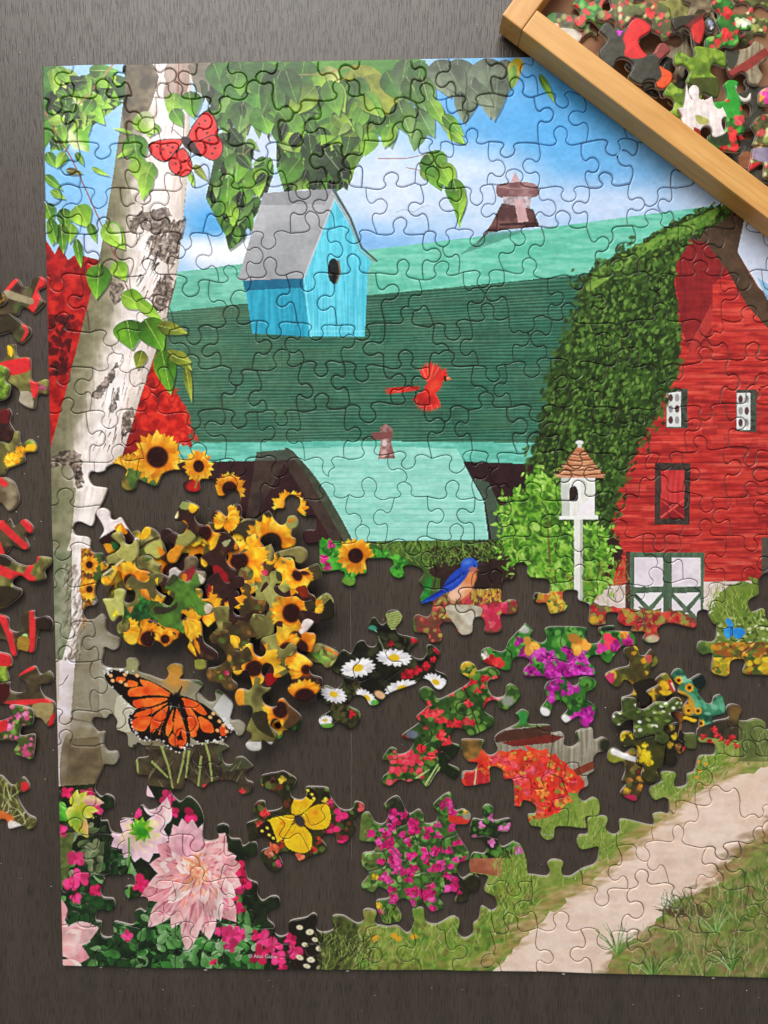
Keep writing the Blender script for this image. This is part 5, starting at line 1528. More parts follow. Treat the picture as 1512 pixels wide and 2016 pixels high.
# ------------------------------------------------------------------ the sheet: border, holes, seams
outer = np.array([(82, 129), (420, 122), (700, 117), (1040, 111), (1330, 106), (1600, 101), (1600, 1928), (1500, 1926), (1160, 1918), (1062, 1914), (820, 1911), (560, 1911), (300, 1907), (122, 1903), (112, 1450), (100, 980), (90, 520)], float)
holeA = chain(
    'T4', '450 1090 490 1070 530 1075 572 1108 545 1160 540 1200 575 1228 620 1215 640 1165 680 1180 750 1200 785 1130 860 1105 920 1120 935 1155 905 1185 915 1220 960 1237 1005 1225 1010 1165 1060 1160 1090 1165 1100 1210 1115 1255 1150 1260 1190 1225 1235 1235 1250 1300 1262 1385 1300 1395 1340 1390 1410 1345 1440 1380',
    'T5', '0 1350 20 1335 60 1330 65 1280 100 1252 148 1275 150 1320 135 1345 180 1380 245 1382 245 1455 200 1460',
    'T8', '175 80 170 115 190 150 240 150 265 152 268 260 285 320 380 310 415 325 415 350 400 380 440 405 480 395 490 340 550 325 545 250 600 240 690 245 710 275 685 310 710 350 750 360 775 340 770 290 830 285 880 310 885 340 860 380 880 405 890 430 865 480 880 515 940 500 935 560 910 590 850 575 825 610 835 680 910 690 925 740 985 740 1005 700 985 655 1010 625 1065 630 1100 690 1140 700 1180 680 1190 605 1235 595 1255 640 1250 680 1300 690 1360 670 1350 580 1400 580 1450 560 1445 495 1400 485 1360 500 1365 375 1395 368 1440 350 1440 310 1425 290 1450 268',
    'T9', '10 272 55 265 80 290 80 330 100 355 205 370 212 445 180 450 130 445 115 490 140 510 190 510 215 570 250 570 310 550 320 510 295 490 300 440 340 430 380 440 385 490 450 522 452 630 545 635 550 600 560 565 620 570 620 610 650 640 705 650 703 677 780 680 770 725 800 745 850 740 870 715 855 660 900 630 960 630 1060 655 1090 640 1095 560 1150 550 1165 590 1190 630 1210 640 1205 720 1180 740 1110 735 1095 780 1120 815 1185 810 1180 915 1230 940 1280 940 1290 860 1330 840 1380 860 1370 930 1510 940 1650 930 1850 940 1850 1215 1650 1225 1512 1262 1498 1215 1440 1195 1385 1210 1340 1200 1365 1140 1340 1115 1290 1110 1265 1140 1280 1190 1200 1210 1100 1250 1100 1330 1150 1340 1195 1350 1195 1410 1110 1420 1085 1490',
    'T12', '1070 125 1035 140 1030 200 970 215 955 185 965 130 880 125 880 180 820 210 810 250 840 290 890 275 920 290 925 370 880 365 830 380 830 440 640 405 630 480 590 495 550 460 560 395 500 385 440 400 440 490 390 500 375 545 400 585 450 580 500 570 505 610 485 670 410 700 340 745 295 740 285 700 295 660 235 645 200 670 215 715 200 745 105 735 85 730 75 640 40 560 5 542',
    'T11', '1430 535 1360 570 1330 520 1345 485 1400 480 1405 400 1310 410 1310 345 1275 315 1240 335 1245 405 1180 405 1165 510 1230 520 1265 570 1250 610 1180 610 1165 715 1270 745 1250 830 1310 870 1325 930 1290 950 1235 925 1215 1005 1185 1030 1180 1090 1130 1115 1095 1080 1105 1010 1060 985 970 1030 905 1015 890 940 850 930 820 950 830 1020 795 1085 730 1040 680 1045 610 1035 600 1010 610 960 560 940 525 955 530 1010 490 1025 410 980 345 985 350 1060 290 1080 250 1060 255 985 230 965 190 990 90 1015 80 1085 40 1105 5 1088',
    'T10', '1450 1040 1410 1000 1420 950 1480 920 1475 870 1430 865 1380 890 1350 850 1350 790 1290 755 1285 640 1345 610 1345 550 1310 540 1265 565 1245 525 1185 515 1180 450 1145 432 1105 450 1115 520 1030 525 1030 400 1000 320 940 268 890 300 845 262 842 235 895 230 910 200 925 160 1000 210 1035 215 1060 190 1130 170 1225 185 1230 230 1260 258 1315 240 1325 190 1285 170 1280 130 1325 95',
    'T7', '1325 1480 1265 1425 1220 1430 1195 1470 1150 1460 1140 1400 1180 1370 1150 1335 1210 1270 1230 1300 1265 1290 1280 1240 1240 1205 1190 1200 1205 1105 1120 1025 1095 1035 1100 1085 1060 1095 1000 1040 1025 1000 1000 970 890 960 905 930 900 880 850 868 810 890 820 930 790 965 700 935 640 915 645 870 620 835 570 840 560 895 430 880 435 800 440 770 490 790 525 770 530 720 490 700 450 670 445 600 420 570 375 600 330 605 310 570 330 530 380 520 395 500 380 450 390 390 425 345 420 260 425 210 360 200 355 130 330 110 265 100 248 60',
    'T4', '245 1460 265 1420 300 1415 360 1440 380 1410 385 1370 410 1330 440 1270 455 1215 420 1205 370 1195 345 1150 360 1115 400 1120 440 1110')
holeB = chain('T7', '470 1172 450 1195 380 1190 365 1230 400 1275 440 1275 435 1350 460 1390 510 1390 525 1430 500 1470 440 1470', 'T10', '425 110 380 220 415 270 450 255 495 280 490 330 440 350 415 410 455 415 480 480 545 490 530 430 540 400 610 400 620 370 660 320 700 350 760 330 745 280 690 260 695 150 625 135 620 60 640 35',
              'T7', '640 1430 700 1420 695 1385 640 1340 620 1370 580 1360 570 1290 510 1260 515 1210 490 1172')
holeC = tl('T10', '430 745 440 760 415 830 430 870 490 880 500 930 460 955 400 950 385 1005 420 1020 415 1090 450 1110 490 1095 490 1020 530 1020 605 1035 630 1000 615 960 650 940 685 955 695 870 620 870 570 880 555 820 580 800 615 800 610 735 545 735')
holeD = tl('T9', '1470 350 1455 375 1460 450 1410 480 1395 510 1420 560 1490 540 1505 600 1560 620 1560 340 1500 330')
holeE = tl('T9', '1450 780 1470 745 1520 745 1540 790 1520 830 1470 820')
holes = [spline(h, True, 2.4) for h in (holeA, holeB, holeC, holeD, holeE)]
outer_s = resample(outer, 4)
allowed = full(outer)
for h in holes:
    allowed *= 1 - full(h)
rowL = np.array([129, 176, 267, 347, 455, 546, 662, 732, 812, 929, 1010, 1081, 1179, 1232, 1298, 1399, 1456, 1551, 1627, 1713, 1814, 1903.])
NR, NC = 21, 18
rows_l = .45 * rowL + .55 * np.linspace(129, 1903, 22)
rows_r = np.linspace(102, 1927, 22)
topx = np.interp(np.arange(NC + 1), [0, 1, 2, 3, 4, 5, 6, 7, 8, 9, 10, 11, 18], [82, 140, 245, 310, 388, 456, 546, 630, 708, 810, 880, 955, 1600])
botx = np.interp(np.arange(NC + 1), [0, 1, 2, 3, 4, 5, 6, 7, 8, 9, 10, 11, 12, 13, 14, 15, 16, 17, 18], [122, 190, 262, 345, 440, 536, 630, 714, 825, 900, 986, 1062, 1164, 1240, 1313, 1390, 1467, 1535, 1600])
midx = lambda c: 100 + (1600 - 100) * c / NC
ND = np.zeros((NR + 1, NC + 1, 2))
for r in range(NR + 1):
    for c in range(NC + 1):
        v = r / NR
        xt, xb, xm = topx[c], botx[c], midx(c)
        x = xt * max(0, 1 - 2.5 * v) + xb * max(0, 2.5 * v - 1.5) + xm * (1 - max(0, 1 - 2.5 * v) - max(0, 2.5 * v - 1.5))
        y = rows_l[r] + (rows_r[r] - rows_l[r]) * c / NC
        jx = random.uniform(-9, 9) if 0 < c < NC and 0 < r < NR else 0
        jy = random.uniform(-9, 9) if 0 < r < NR and 0 < c < NC else 0
        ND[r, c] = (x + jx, y + jy)
lines = [(outer_s, True)] + [(h, True) for h in holes]
for r in range(1, NR):
    for c in range(NC):
        A, B = ND[r, c].copy(), ND[r, c + 1].copy()
        if c == 0:
            A[0] -= 25
        if c == NC - 1:
            B[0] += 10
        s = 1 if (r + c) % 2 else -1
        if random.random() < .1:
            s = -s
        lines.append((knob(A, B, s, random.uniform(14, 16.5), random.uniform(.42, .58), random.uniform(-1, 1)), False))
for c in range(1, NC):
    for r in range(NR):
        A, B = ND[r, c].copy(), ND[r + 1, c].copy()
        for Q, rr in ((A, r), (B, r + 1)):
            if 0 < rr < NR:
                o = random.choice((-9, 0, 0, 9))
                nb_ = ND[rr, c + (1 if o > 0 else -1)]
                e = (nb_ - Q) / np.hypot(*(nb_ - Q))
                Q += e * abs(o)
        e = (B - A) / np.hypot(*(B - A))
        A, B = A - e * (3 if r else 12), B + e * (3 if r < NR - 1 else 12)
        s = -1 if (r + c) % 2 else 1
        if random.random() < .1:
            s = -s
        lines.append((knob(A, B, s, random.uniform(14, 16.5), random.uniform(.42, .58), random.uniform(-1, 1)), False))
faces = cut(lines, allowed, 2300)


# what the tray and the picture's edge hide of each piece
tray_shadow = full(np.array([(984, 60), (1004, 80), (1233, 258), (1400, 383), (1520, 478), (CW, 570), (CW, 0), (980, 0)], float))


def visible(P):
    M_ = polymask(P)
    if M_ is None:
        return 0
    x0, y0, m = M_
    k = m * (1 - tray_shadow[y0:y0 + m.shape[0], x0:x0 + m.shape[1]])
    xs = np.arange(x0, x0 + m.shape[1])
    return float((k * (xs < 1512)[None, :]).sum())


puzzle = empty('jigsaw_puzzle', (*world_xy([(756, 1008)], 0)[0], 0))
tag(puzzle, 'large half finished jigsaw puzzle of a red barn with teal roof on the dark table', 'jigsaw puzzle')
faces = [(visible(f), f) for f in faces]
faces = [f for f in faces if f[0] > 60 or f[1][:, 0].max() > 1512 and f[1][:, 1].min() > 560]
faces.sort(key=lambda q: -q[0])
print('pieces in the sheet', len(faces))
sig_piece = None
rest = []
for i, (vis, P) in enumerate(faces):
    if i >= 300:
        rest.append(P)
        continue
    o = make_piece(P, T + random.uniform(0, .00009), LAYERS[0], 'piece', puzzle, .0016)
    if sig_piece is None and full(P)[1882, 512] > 0:
        sig_piece = o
if rest:
    os_ = [make_piece(P, T, LAYERS[0], 'remaining_pieces', puzzle, 0) for P in rest]
    with bpy.context.temp_override(active_object=os_[0], object=os_[0], selected_objects=os_, selected_editable_objects=os_):
        bpy.ops.object.join()
    os_[0]['kind'] = 'stuff'

# the painter's signature, printed small and white at the bottom
cu = bpy.data.curves.new('signature', 'FONT')
cu.body = '\u00a9 Alan Giana'
cu.size = 0.0031
tmp = bpy.data.objects.new('signature', cu)
COL.objects.link(tmp)
bpy.context.view_layer.update()
me = bpy.data.meshes.new_from_object(tmp.evaluated_get(bpy.context.evaluated_depsgraph_get()))
bpy.data.objects.remove(tmp)
m_sig, nt_, b_ = mat('white_ink')
tcn = node(nt_, 'ShaderNodeTexNoise')
tcn.inputs['Scale'].default_value = 900
rr_ = ramp(nt_, tcn.outputs['Fac'], [(.3, (206, 190, 196)), (.7, (232, 220, 224))])
nt_.links.new(rr_.outputs[0], b_.inputs['Base Color'])
me.materials.append(m_sig)
sg = bpy.data.objects.new('signature', me)
COL.objects.link(sg)
sxy = world_xy([(489, 1885)], T)[0]
sg.location = (*sxy, T + .0003)
par_ = sig_piece or puzzle
bpy.context.view_layer.update()
sg.parent = par_
sg.matrix_parent_inverse = par_.matrix_world.inverted()


# ------------------------------------------------------------------ joined groups lying loose in the gap
def cluster(outline, seams, label, z=0.0):
    O = spline(outline, True, 2.4)
    L = [(O, True)] + [(spline(s, False, 2.4), False) for s in seams]
    fc = cut(L, full(O), 700)
    c = O.mean(0)
    root = empty('joined_pieces', (*world_xy([c], 0)[0], 0))
    tag(root, label, 'puzzle pieces')
    for P in fc:
        make_piece(P, T + z + random.uniform(0, .00006), LAYERS[0], 'piece', root, .001)
    return root


def ext(P):
    """a seam runs a little past both ends so that it meets the outline"""
    P = np.asarray(P, float)
    a, b = P[0] - P[1], P[-1] - P[-2]
    return np.vstack([P[0] + a / np.hypot(*a) * 11, P, P[-1] + b / np.hypot(*b) * 11])


cluster(CLO['daisy'],
        [ext(tl('T8', s)) for s in ('455 805 510 850 470 900 500 970 560 950 600 905 640 960 685 1045', '610 690 655 790 690 850 760 860 750 900 655 970', '770 700 755 780 690 770 660 810', '405 940 480 960')],
        'joined dark puzzle pieces with white daisies and small red flowers')
cluster(CLO['redfl'],
        [ext(tl('T8', s)) for s in ('1125 1010 1155 1080 1090 1110 1090 1160 1150 1180 1185 1170 1220 1270', '860 1220 930 1270 935 1320 880 1360 890 1410 960 1420 1000 1385 1050 1440')],
        'joined puzzle pieces covered in bright red flowers among green leaves')
cluster(CLO['petunia'],
        [ext(tl('T9', s)) for s in ('300 660 280 760 350 790 330 860 220 840 175 945', '-60 700 -70 760 -20 800 -10 840')],
        'joined puzzle pieces with purple petunias and two large orange blooms')
cluster(CLO['petpiece'], [],
        'single puzzle piece with purple petunias and white tips below the orange blooms')
cluster(CLO['barrel'],
        [ext(tl('T12', s)) for s in ('10 20 45 150 95 165 110 220 180 220 165 160 205 130', '205 130 300 160 310 80 380 70 395 140 470 140', '285 165 310 260 230 290 250 350 320 345 320 450', '45 150 -10 165 -40 170', '225 -245 140 -180 150 -130 230 -100 205 130')],
        'joined puzzle pieces of a grey wooden barrel overflowing with red geraniums')
cluster(CLO['clouded'],
        [ext(tl('T11', s)) for s in ('-60 345 60 425 30 500 80 520 150 490 220 620', '-60 345 100 400 180 370 220 440 300 400 280 340 345 270')],
        'joined puzzle pieces carrying a yellow butterfly with black wing tips')
cluster(CLO['impatiens'],
        [ext(tl('T11', s)) for s in ('800 372 790 430 730 460 760 520 830 500 860 560 910 570 935 640 990 600 1000 530 1090 490', '590 595 650 600 700 580 750 640 790 650 830 730 900 720 945 780 880 810 885 905', '545 725 650 690 670 650 650 600')],
        'joined puzzle pieces of a dense pink impatiens bush with green leaves')

# ------------------------------------------------------------------ loose pieces: paint each on its own, then cut it
SCR = LAYERS[1]
STACK = []          # (mask box, level top) of everything already laid
OLIVE = [(128, 126, 72), (150, 146, 86), (104, 100, 58), (84, 78, 48), (170, 164, 104)]
BROWNS = [(66, 42, 36), (54, 34, 32), (84, 58, 44), (74, 46, 40)]


def base_paint(k, Q):
    def f(c, c2, n='m', lo=.3, hi=.7):
        fill(Q, c, 1, c2, n, lo, hi)
    if k == 'olive':
        f((140, 138, 82), (96, 90, 54), 'b', .35, .65)
        dapple(Q, 60, 5, 15, .5, 60, 60, OLIVE + [(196, 184, 120), (66, 56, 38)], .5, .5)
        leaves(Q, 5, 18, 34, RNG.uniform(0, 360), 60, [(150, 164, 84), (120, 136, 66), (176, 182, 110), (92, 104, 52)])
    elif k == 'brown':
        f((68, 42, 38), (54, 34, 32))
        dapple(Q, 14, 4, 10, .5, 60, 60, [(96, 54, 40), (44, 28, 26), (110, 84, 50)], .5, .5)
    elif k == 'white':
        f((228, 214, 212), (208, 192, 188), 'v')
    elif k == 'green':
        f((96, 134, 56), (66, 92, 44))
        grass(Q, 90, 10, 26, 40, 90, [(120, 160, 74), (150, 180, 100), (80, 110, 50), (60, 72, 40)], 1.6)
    elif k == 'bushy':
        f((50, 96, 48), (36, 66, 38))
        dapple(Q, 90, 3, 8, .7, 0, 90, [(60, 130, 60), (44, 100, 50), (80, 150, 70), (34, 60, 36)], .8)
    elif k == 'meadow':
        f((96, 78, 46), (66, 54, 36))
        dapple(Q, 90, 3, 8, .7, 0, 90, [(206, 150, 60), (120, 96, 54), (70, 76, 40), (150, 110, 60), (90, 110, 52)], .8)
    elif k == 'yellow':
        f((96, 92, 44), (64, 60, 36))
        dapple(Q, 110, 4, 10, .8, 0, 90, [(226, 178, 44), (206, 150, 40), (120, 120, 52), (80, 66, 38), (232, 190, 60)], .85)
    elif k == 'buttercup':
        f((84, 80, 40), (60, 62, 34))
        for _ in range(34):
            i = RNG.integers(len(Q))
            p = Q[i] + (Q.mean(0) - Q[i]) * RNG.uniform(.1, 1)
            bloom(p[0], p[1], RNG.uniform(6, 10), [(230, 196, 40), (240, 206, 54), (214, 176, 36)][RNG.integers(3)], (200, 150, 30))
    elif k == 'whiteflecks':
        f((92, 106, 52), (62, 70, 40))
        dapple(Q, 150, 3, 7, .5, 0, 30, [(120, 150, 70), (70, 84, 42), (150, 170, 92), (54, 56, 34)], .8)
        dapple(Q, 46, 2.5, 4.5, .6, 0, 40, [(230, 230, 204), (240, 240, 226)], .95)
        for p in Q[Q[:, 1] < Q[:, 1].min() + 26][::3]:
            ell(p[0], p[1] + RNG.uniform(2, 12), 8, 5, 0, (226, 150, 50), .9)
    elif k == 'dark':
        f((52, 44, 34), (36, 32, 26))
        dapple(Q, 30, 3, 8, .7, 0, 90, [(170, 130, 50), (84, 76, 44), (60, 56, 36)], .7)
    elif k == 'teal':
        f((96, 160, 126), (40, 84, 66))
        dapple(Q, 90, 4, 10, .6, 50, 60, [(110, 180, 146), (50, 110, 84), (30, 62, 52), (140, 196, 170)], .6)
    elif k == 'planks':
        f((96, 84, 62), (66, 56, 42))
        dapple(Q, 30, 5, 14, .6, 0, 90, [(120, 112, 84), (70, 60, 44), (84, 96, 56), (60, 30, 28)], .6)
    elif k == 'wood':
        f((150, 140, 120), (112, 102, 84), 'v')
    elif k == 'stone':
        f((150, 138, 114), (96, 82, 64), 'm')
    elif k == 'slate':
        f((84, 82, 72), (66, 64, 56), 'f')
    elif k == 'moss':
        f((130, 156, 62), (84, 104, 42), 'm')
        dapple(Q, 120, 3, 8, .7, 0, 90, [(146, 170, 70), (104, 130, 50), (72, 88, 40), (160, 182, 84)], .6)
    elif k == 'redgreen':
        f((70, 132, 60), (46, 84, 42))
        dapple(Q, 110, 3, 8, .75, 0, 90, [(80, 160, 70), (50, 110, 50), (222, 70, 76), (210, 54, 60), (120, 180, 90), (40, 60, 36)], .85)
    elif k == 'flecked':
        f((110, 116, 70), (80, 76, 52))
        dapple(Q, 110, 3, 7, .75, 0, 90, [(206, 66, 70), (190, 86, 86), (150, 160, 96), (80, 70, 50), (214, 206, 160), (110, 130, 66)], .85)
    elif k == 'pinkgreen':
        f((84, 96, 48), (60, 60, 36))
        dapple(Q, 90, 3, 8, .75, 0, 90, [(222, 110, 160), (206, 80, 130), (130, 170, 80), (70, 100, 46), (150, 186, 90)], .85)
    elif k == 'grassy':
        f((96, 92, 54), (66, 60, 40))
        grass(Q, 70, 20, 50, 20, 60, [(170, 176, 110), (140, 150, 84), (200, 200, 150)], 2.4)


def loose(tile, s, kind, label, group, ops=(), zbase=0.0, tilt=.006):
    global CUR, CLIP
    P = tl(tile, s)
    Q = spline(P, True, 2.4)
    # cardboard corners stay crisp, sides swell a little
    ox, oy, k = TS[tile]
    pv, CUR = CUR, SCR
    xm, ym, xM, yM = Q[:, 0].min(), Q[:, 1].min(), Q[:, 0].max(), Q[:, 1].max()
    B = np.array([(xm - 6, ym - 6), (xM + 6, ym - 6), (xM + 6, yM + 6), (xm - 6, yM + 6)])
    base_paint(kind, np.clip(spline(B, True, 12), [0, 0], [CW - 2, CH - 2]) if xM > 4 else Q)
    for op in ops:
        t = op[0]
        if t == 's':                                   # sunflower x y r [centre squash angle]
            sunflower(op[1] * k + ox, op[2] * k + oy, op[3] * k, *op[4:])
        elif t == 'b':                                 # patch: colour, then numbers
            fill(tl(tile, op[2]), op[1], 1, [q * .84 for q in op[1]], 'm', smooth=len(op) < 4)
        elif t == 'l':                                 # line: colour, width, numbers
            stroke(tl(tile, op[3]), op[2], op[2] * .8, op[1], .95)
        elif t == 'f':                                 # bloom
            bloom(op[1] * k + ox, op[2] * k + oy, op[3] * k, op[4], None)
        elif t == 'e':                                 # small leaf x y L w deg colour
            leaf(op[1] * k + ox, op[2] * k + oy, op[3] * k, op[4] * k, op[5], op[6], [q * .85 for q in op[6]])
    CUR = pv
    xa_, ya_ = max(0, int(xm) - 8), max(0, int(ym) - 8)
    sub_ = SCR[ya_:int(yM) + 9, xa_:int(xM) + 9]
    if sub_.size:
        press_sub(sub_, ya_, xa_)
    # rest on whatever is already under it
    x0, y0, m = rastermask(Q)
    m = m.astype(bool)
    lv = zbase
    for (a0, b0, mm, zt) in STACK:
        xa, xb = max(x0, a0), min(x0 + m.shape[1], a0 + mm.shape[1])
        ya, yb = max(y0, b0), min(y0 + m.shape[0], b0 + mm.shape[0])
        if xa < xb and ya < yb:
            ov = (m[ya - y0:yb - y0, xa - x0:xb - x0] & mm[ya - b0:yb - b0, xa - a0:xb - a0]).sum()
            if ov > 110:
                lv = max(lv, zt)
    lv = min(lv, zbase + 4 * T)
    STACK.append((x0, y0, m, lv + T + .00003))
    o = make_piece(Q, lv + T, SCR, 'puzzle_piece', None, tilt if lv > zbase else .0005)
    tag(o, label, 'puzzle piece', group)
    return o


def press_sub(C, y0, x0):
    b = C.copy()
    for ax_ in (0, 1):
        b = (np.roll(b, 1, ax_) + b * 2 + np.roll(b, -1, ax_)) * .25
    C += .7 * (C - b)
    h, w = C.shape[:2]
    C += .3 * (C - .47) * (1 - np.abs(2 * np.clip(C, 0, 1) - 1))
    C *= (1 + .22 * (N6[y0:y0 + h, x0:x0 + w] - .5) + .22 * (N20[y0:y0 + h, x0:x0 + w] - .5))[..., None]
    np.clip(C, .01, .97, out=C)


def standard(cx, cy, rot, sides, tile, w=80.0, h=82.0):
    """outline of a whole piece: four sides with knob out (1), in (-1) or straight (0), as numbers for one close-up"""
    c = [np.array(q) for q in ((-w / 2, -h / 2), (w / 2, -h / 2), (w / 2, h / 2), (-w / 2, h / 2))]
    pts = []
    for i in range(4):
        a, b = c[i], c[(i + 1) % 4]
        q = knob(a, b, -sides[i], 14, random.uniform(.44, .56)) if sides[i] else np.array([a, (a + b) / 2, b])
        pts.append(q[:-1:3])
    P = np.concatenate(pts)
    t = math.radians(rot)
    P = P @ np.array([[math.cos(t), math.sin(t)], [-math.sin(t), math.cos(t)]]) + [cx, cy]
    ox, oy, k = TS[tile]
    return ' '.join('%.0f %.0f' % ((x - ox) / k, (y - oy) / k) for x, y in P)


YG, OR, LG, DB = (244, 184, 44), (226, 140, 36), (160, 160, 96), (56, 30, 28)
G1 = 'loose pieces in the sunflower heap'
for cx, cy, rot, sd, kd, lb, fl in [
        (238, 1112, 20, (1, -1, 1, -1), 'yellow', 'golden flecked piece at the bottom of the heap beside the birch strip', [(230, 1100, 36)]),
        (300, 1135, -25, (-1, 1, -1, 1), 'olive', 'olive piece with a golden flower lying under the pale green piece', [(310, 1150, 40)]),
        (372, 1095, 40, (1, -1, 1, 1), 'brown', 'brown piece with golden petals lying under the twig piece', [(380, 1085, 44)]),
        (440, 1075, 10, (-1, 1, -1, 1), 'yellow', 'yellow mottled piece under the half sunflower', [(440, 1080, 34)]),
        (505, 1120, -15, (1, -1, 1, -1), 'olive', 'olive piece with orange petals deep in the middle of the heap', [(500, 1130, 44)]),
        (565, 1150, 30, (-1, 1, 1, -1), 'brown', 'dark piece with yellow petals under the squared tab sunflower', [(570, 1140, 46)]),
        (420, 1180, 55, (1, 1, -1, -1), 'brown', 'brown petal piece lying under the red leaved piece', [(410, 1180, 48)]),
        (480, 1215, 5, (1, -1, 1, -1), 'meadow', 'spotted meadow piece lying under the big dark eyed sunflower', [(470, 1200, 30)]),
        (345, 1205, -40, (-1, 1, -1, 1), 'yellow', 'golden speckled piece lying under the mossy green piece', [(340, 1225, 40)]),
        (585, 1235, 15, (1, -1, -1, 1), 'brown', 'maroon piece with orange petals beneath the white stripe piece', [(560, 1250, 44)]),
        (520, 1300, -20, (-1, 1, -1, 1), 'olive', 'olive piece with golden flower above the lowest heap piece', [(530, 1290, 40)]),
        (270, 1185, 35, (1, -1, 1, -1), 'olive', 'pale olive piece with a golden edge near the birch strip', [(285, 1195, 36)])]:
    ox_, oy_, k_ = TS['P1']
    loose('P1', standard(cx, cy, rot, sd, 'P1'), kd, lb, G1, [('s', (x + random.choice((-30, 28)) - ox_) / k_, (y + random.choice((-26, 26)) - oy_) / k_, r * 1.45 / k_, .3, .9, rot, 17) for x, y, r in fl])
loose('P3', '0 480 180 460 220 640 290 700 400 640 470 800 340 880 350 930 220 960 210 1030 270 1090 260 1160 180 1170 110 1140 80 1090 -60 1060 -80 920 60 880 140 780 40 640 -20 600', 'meadow', 'brown meadow piece with orange specks at the foot of the sunflower heap', G1, [('e', 60, 1010, 60, 60, 0, (120, 160, 60)), ('f', 150, 960, 30, (206, 60, 110))])
loose('P3', '0 200 200 190 200 370 270 370 400 540 420 600 340 680 240 690 200 640 150 640 60 620 0 640 -60 560 0 480 40 440 0 330', 'olive', 'olive piece with one orange sunflower half over the brown meadow piece', G1, [('b', DB, '190 190 330 190 300 380 200 380'), ('s', 200, 500, 200, 0, 1, 0, 12, -80, 90), ('b', (96, 76, 44), '-60 480 60 480 160 560 160 660 -60 660')])
loose('P1', '240 1390 360 1380 370 1290 450 1270 510 1310 490 1420 540 1470 640 1420 650 1350 660 1270 770 1270 820 1390 880 1400 860 1600 700 1650 690 1700 640 1900 540 1920 430 1800 450 1760 540 1740 530 1640 440 1590 370 1660 320 1620 270 1480', 'bushy', 'piece with pale stem, dark green bush and an orange flower tip', G1,
      [('b', (186, 184, 110), '200 1370 360 1370 360 1270 530 1270 490 1420 480 1600 370 1680 300 1640'), ('s', 460, 1800, 230, 0, 1, 0, 9, -60, 40), ('e', 560, 1440, 120, 70, 90, (196, 130, 70)), ('e', 690, 1270, 180, 90, 55, (222, 140, 50)), ('f', 390, 1560, 40, (222, 200, 60))])
loose('P1', '640 1900 690 1720 700 1700 760 1620 870 1650 980 1720 1100 1780 1050 1880 960 1950 900 1900 840 1880 780 1950 690 1930', 'brown', 'small dark piece with broad orange petals under the mossy green piece', G1, [('s', 780, 1850, 230, .45, .9, 0, 14), ('s', 960, 1850, 130, .4)])
loose('P1', '1060 460 1160 265 1280 290 1350 340 1330 410 1290 450 1330 520 1420 560 1360 640 1300 720 1210 800 1180 820 1130 900 1080 980 1000 980 970 900 1010 830 1060 790 1000 740 945 700 1040 620 1120 650 1200 610 1210 560 1150 510 1070 500', 'brown', 'brown and olive piece with yellow knob standing out above the heap', G1,
      [('b', (150, 160, 100), '1120 280 1260 300 1250 370 1130 350'), ('e', 1230, 360, 120, 110, -10, YG), ('b', OLIVE[1], '1200 580 1320 700 1180 820 1080 800 1120 640'), ('b', (226, 150, 44), '960 880 1060 780 1180 800 1100 960 1020 1000'), ('e', 1080, 470, 90, 40, -70, (240, 220, 160)), ('e', 1150, 500, 100, 50, 40, OR)])
loose('P2', '1000 1750 1040 1640 1000 1560 1180 1560 1190 1640 1060 1790', 'white', 'mostly hidden piece with white birch stripe beside the big sunflower', G1, [('b', (120, 20, 24), '980 1540 1120 1540 1060 1640 980 1700')], tilt=.002)
loose('P3', '660 1560 720 1500 800 1510 830 1590 1000 1480 990 1560 950 1640 860 1600 800 1640 790 1700 740 1730 700 1690', 'bushy', 'half hidden piece with small yellow sunflower and bright green corner', G1, [('s', 740, 1560, 130, .3)])
loose('P2', '290 1480 330 1560 390 1580 460 1550 490 1470 540 1440 650 1480 640 1560 540 1560 480 1660 430 1640 350 1630 280 1640 280 1540', 'brown', 'plain dark brown piece showing between two olive pieces', G1, [('e', 610, 1510, 40, 30, 90, YG)])
loose('P1', '1150 1640 1200 1600 1360 1650 1400 1880 1500 1960 1560 2020 1540 2100 1440 2110 1420 2200 1300 2200 1280 2080 1190 1980 1230 1880 1180 1800', 'brown', 'narrow piece with orange petal streaks below the mossy green piece', G1, [('s', 1180, 1600, 280, 0, 1, 0, 12, 10, 120), ('e', 1220, 1880, 200, 60, 60, YG), ('e', 1300, 1860, 180, 50, 70, OR), ('b', (150, 150, 76), '1280 2100 1440 2100 1420 2220 1300 2220')])
loose('P2', '600 980 650 900 690 860 690 920 830 880 980 840 1060 850 1110 900 1100 980 1040 1030 980 1010 960 960 850 960 800 1050 740 1100 690 1200 600 1160 520 1090', 'meadow', 'grey olive piece with pink specks under the half sunflower', G1, [('b', (140, 132, 84), '820 860 1130 830 1120 1040 960 1030 940 960 840 970'), ('s', 720, 970, 70, .3), ('s', 590, 1080, 60, .2), ('f', 650, 1120, 40, (214, 70, 100)), ('f', 620, 1020, 26, (222, 60, 110))])
loose('P2', '80 530 110 460 170 460 240 520 260 480 250 420 320 385 390 400 410 460 400 520 430 550 330 690 270 720 240 680 130 690 110 620', 'brown', 'top left heap piece with two fans of orange petals', G1, [('s', 240, 590, 140, 0, 1, 0, 8, 150, 260), ('s', 240, 540, 160, 0, 1, 0, 12, -70, 90)])
loose('P1', '690 610 740 560 830 590 900 670 970 870 860 940 770 890 660 920 640 800 660 690', 'olive', 'piece with yellow tip and dark twig beside the pale green piece', G1, [('b', YG, '680 600 760 550 800 620 740 700 670 700'), ('l', (66, 44, 36), 5, '660 820 760 740 880 690'), ('b', (190, 190, 110), '720 820 880 720 940 860 840 930'), ('b', OR, '880 780 960 860 900 900')])
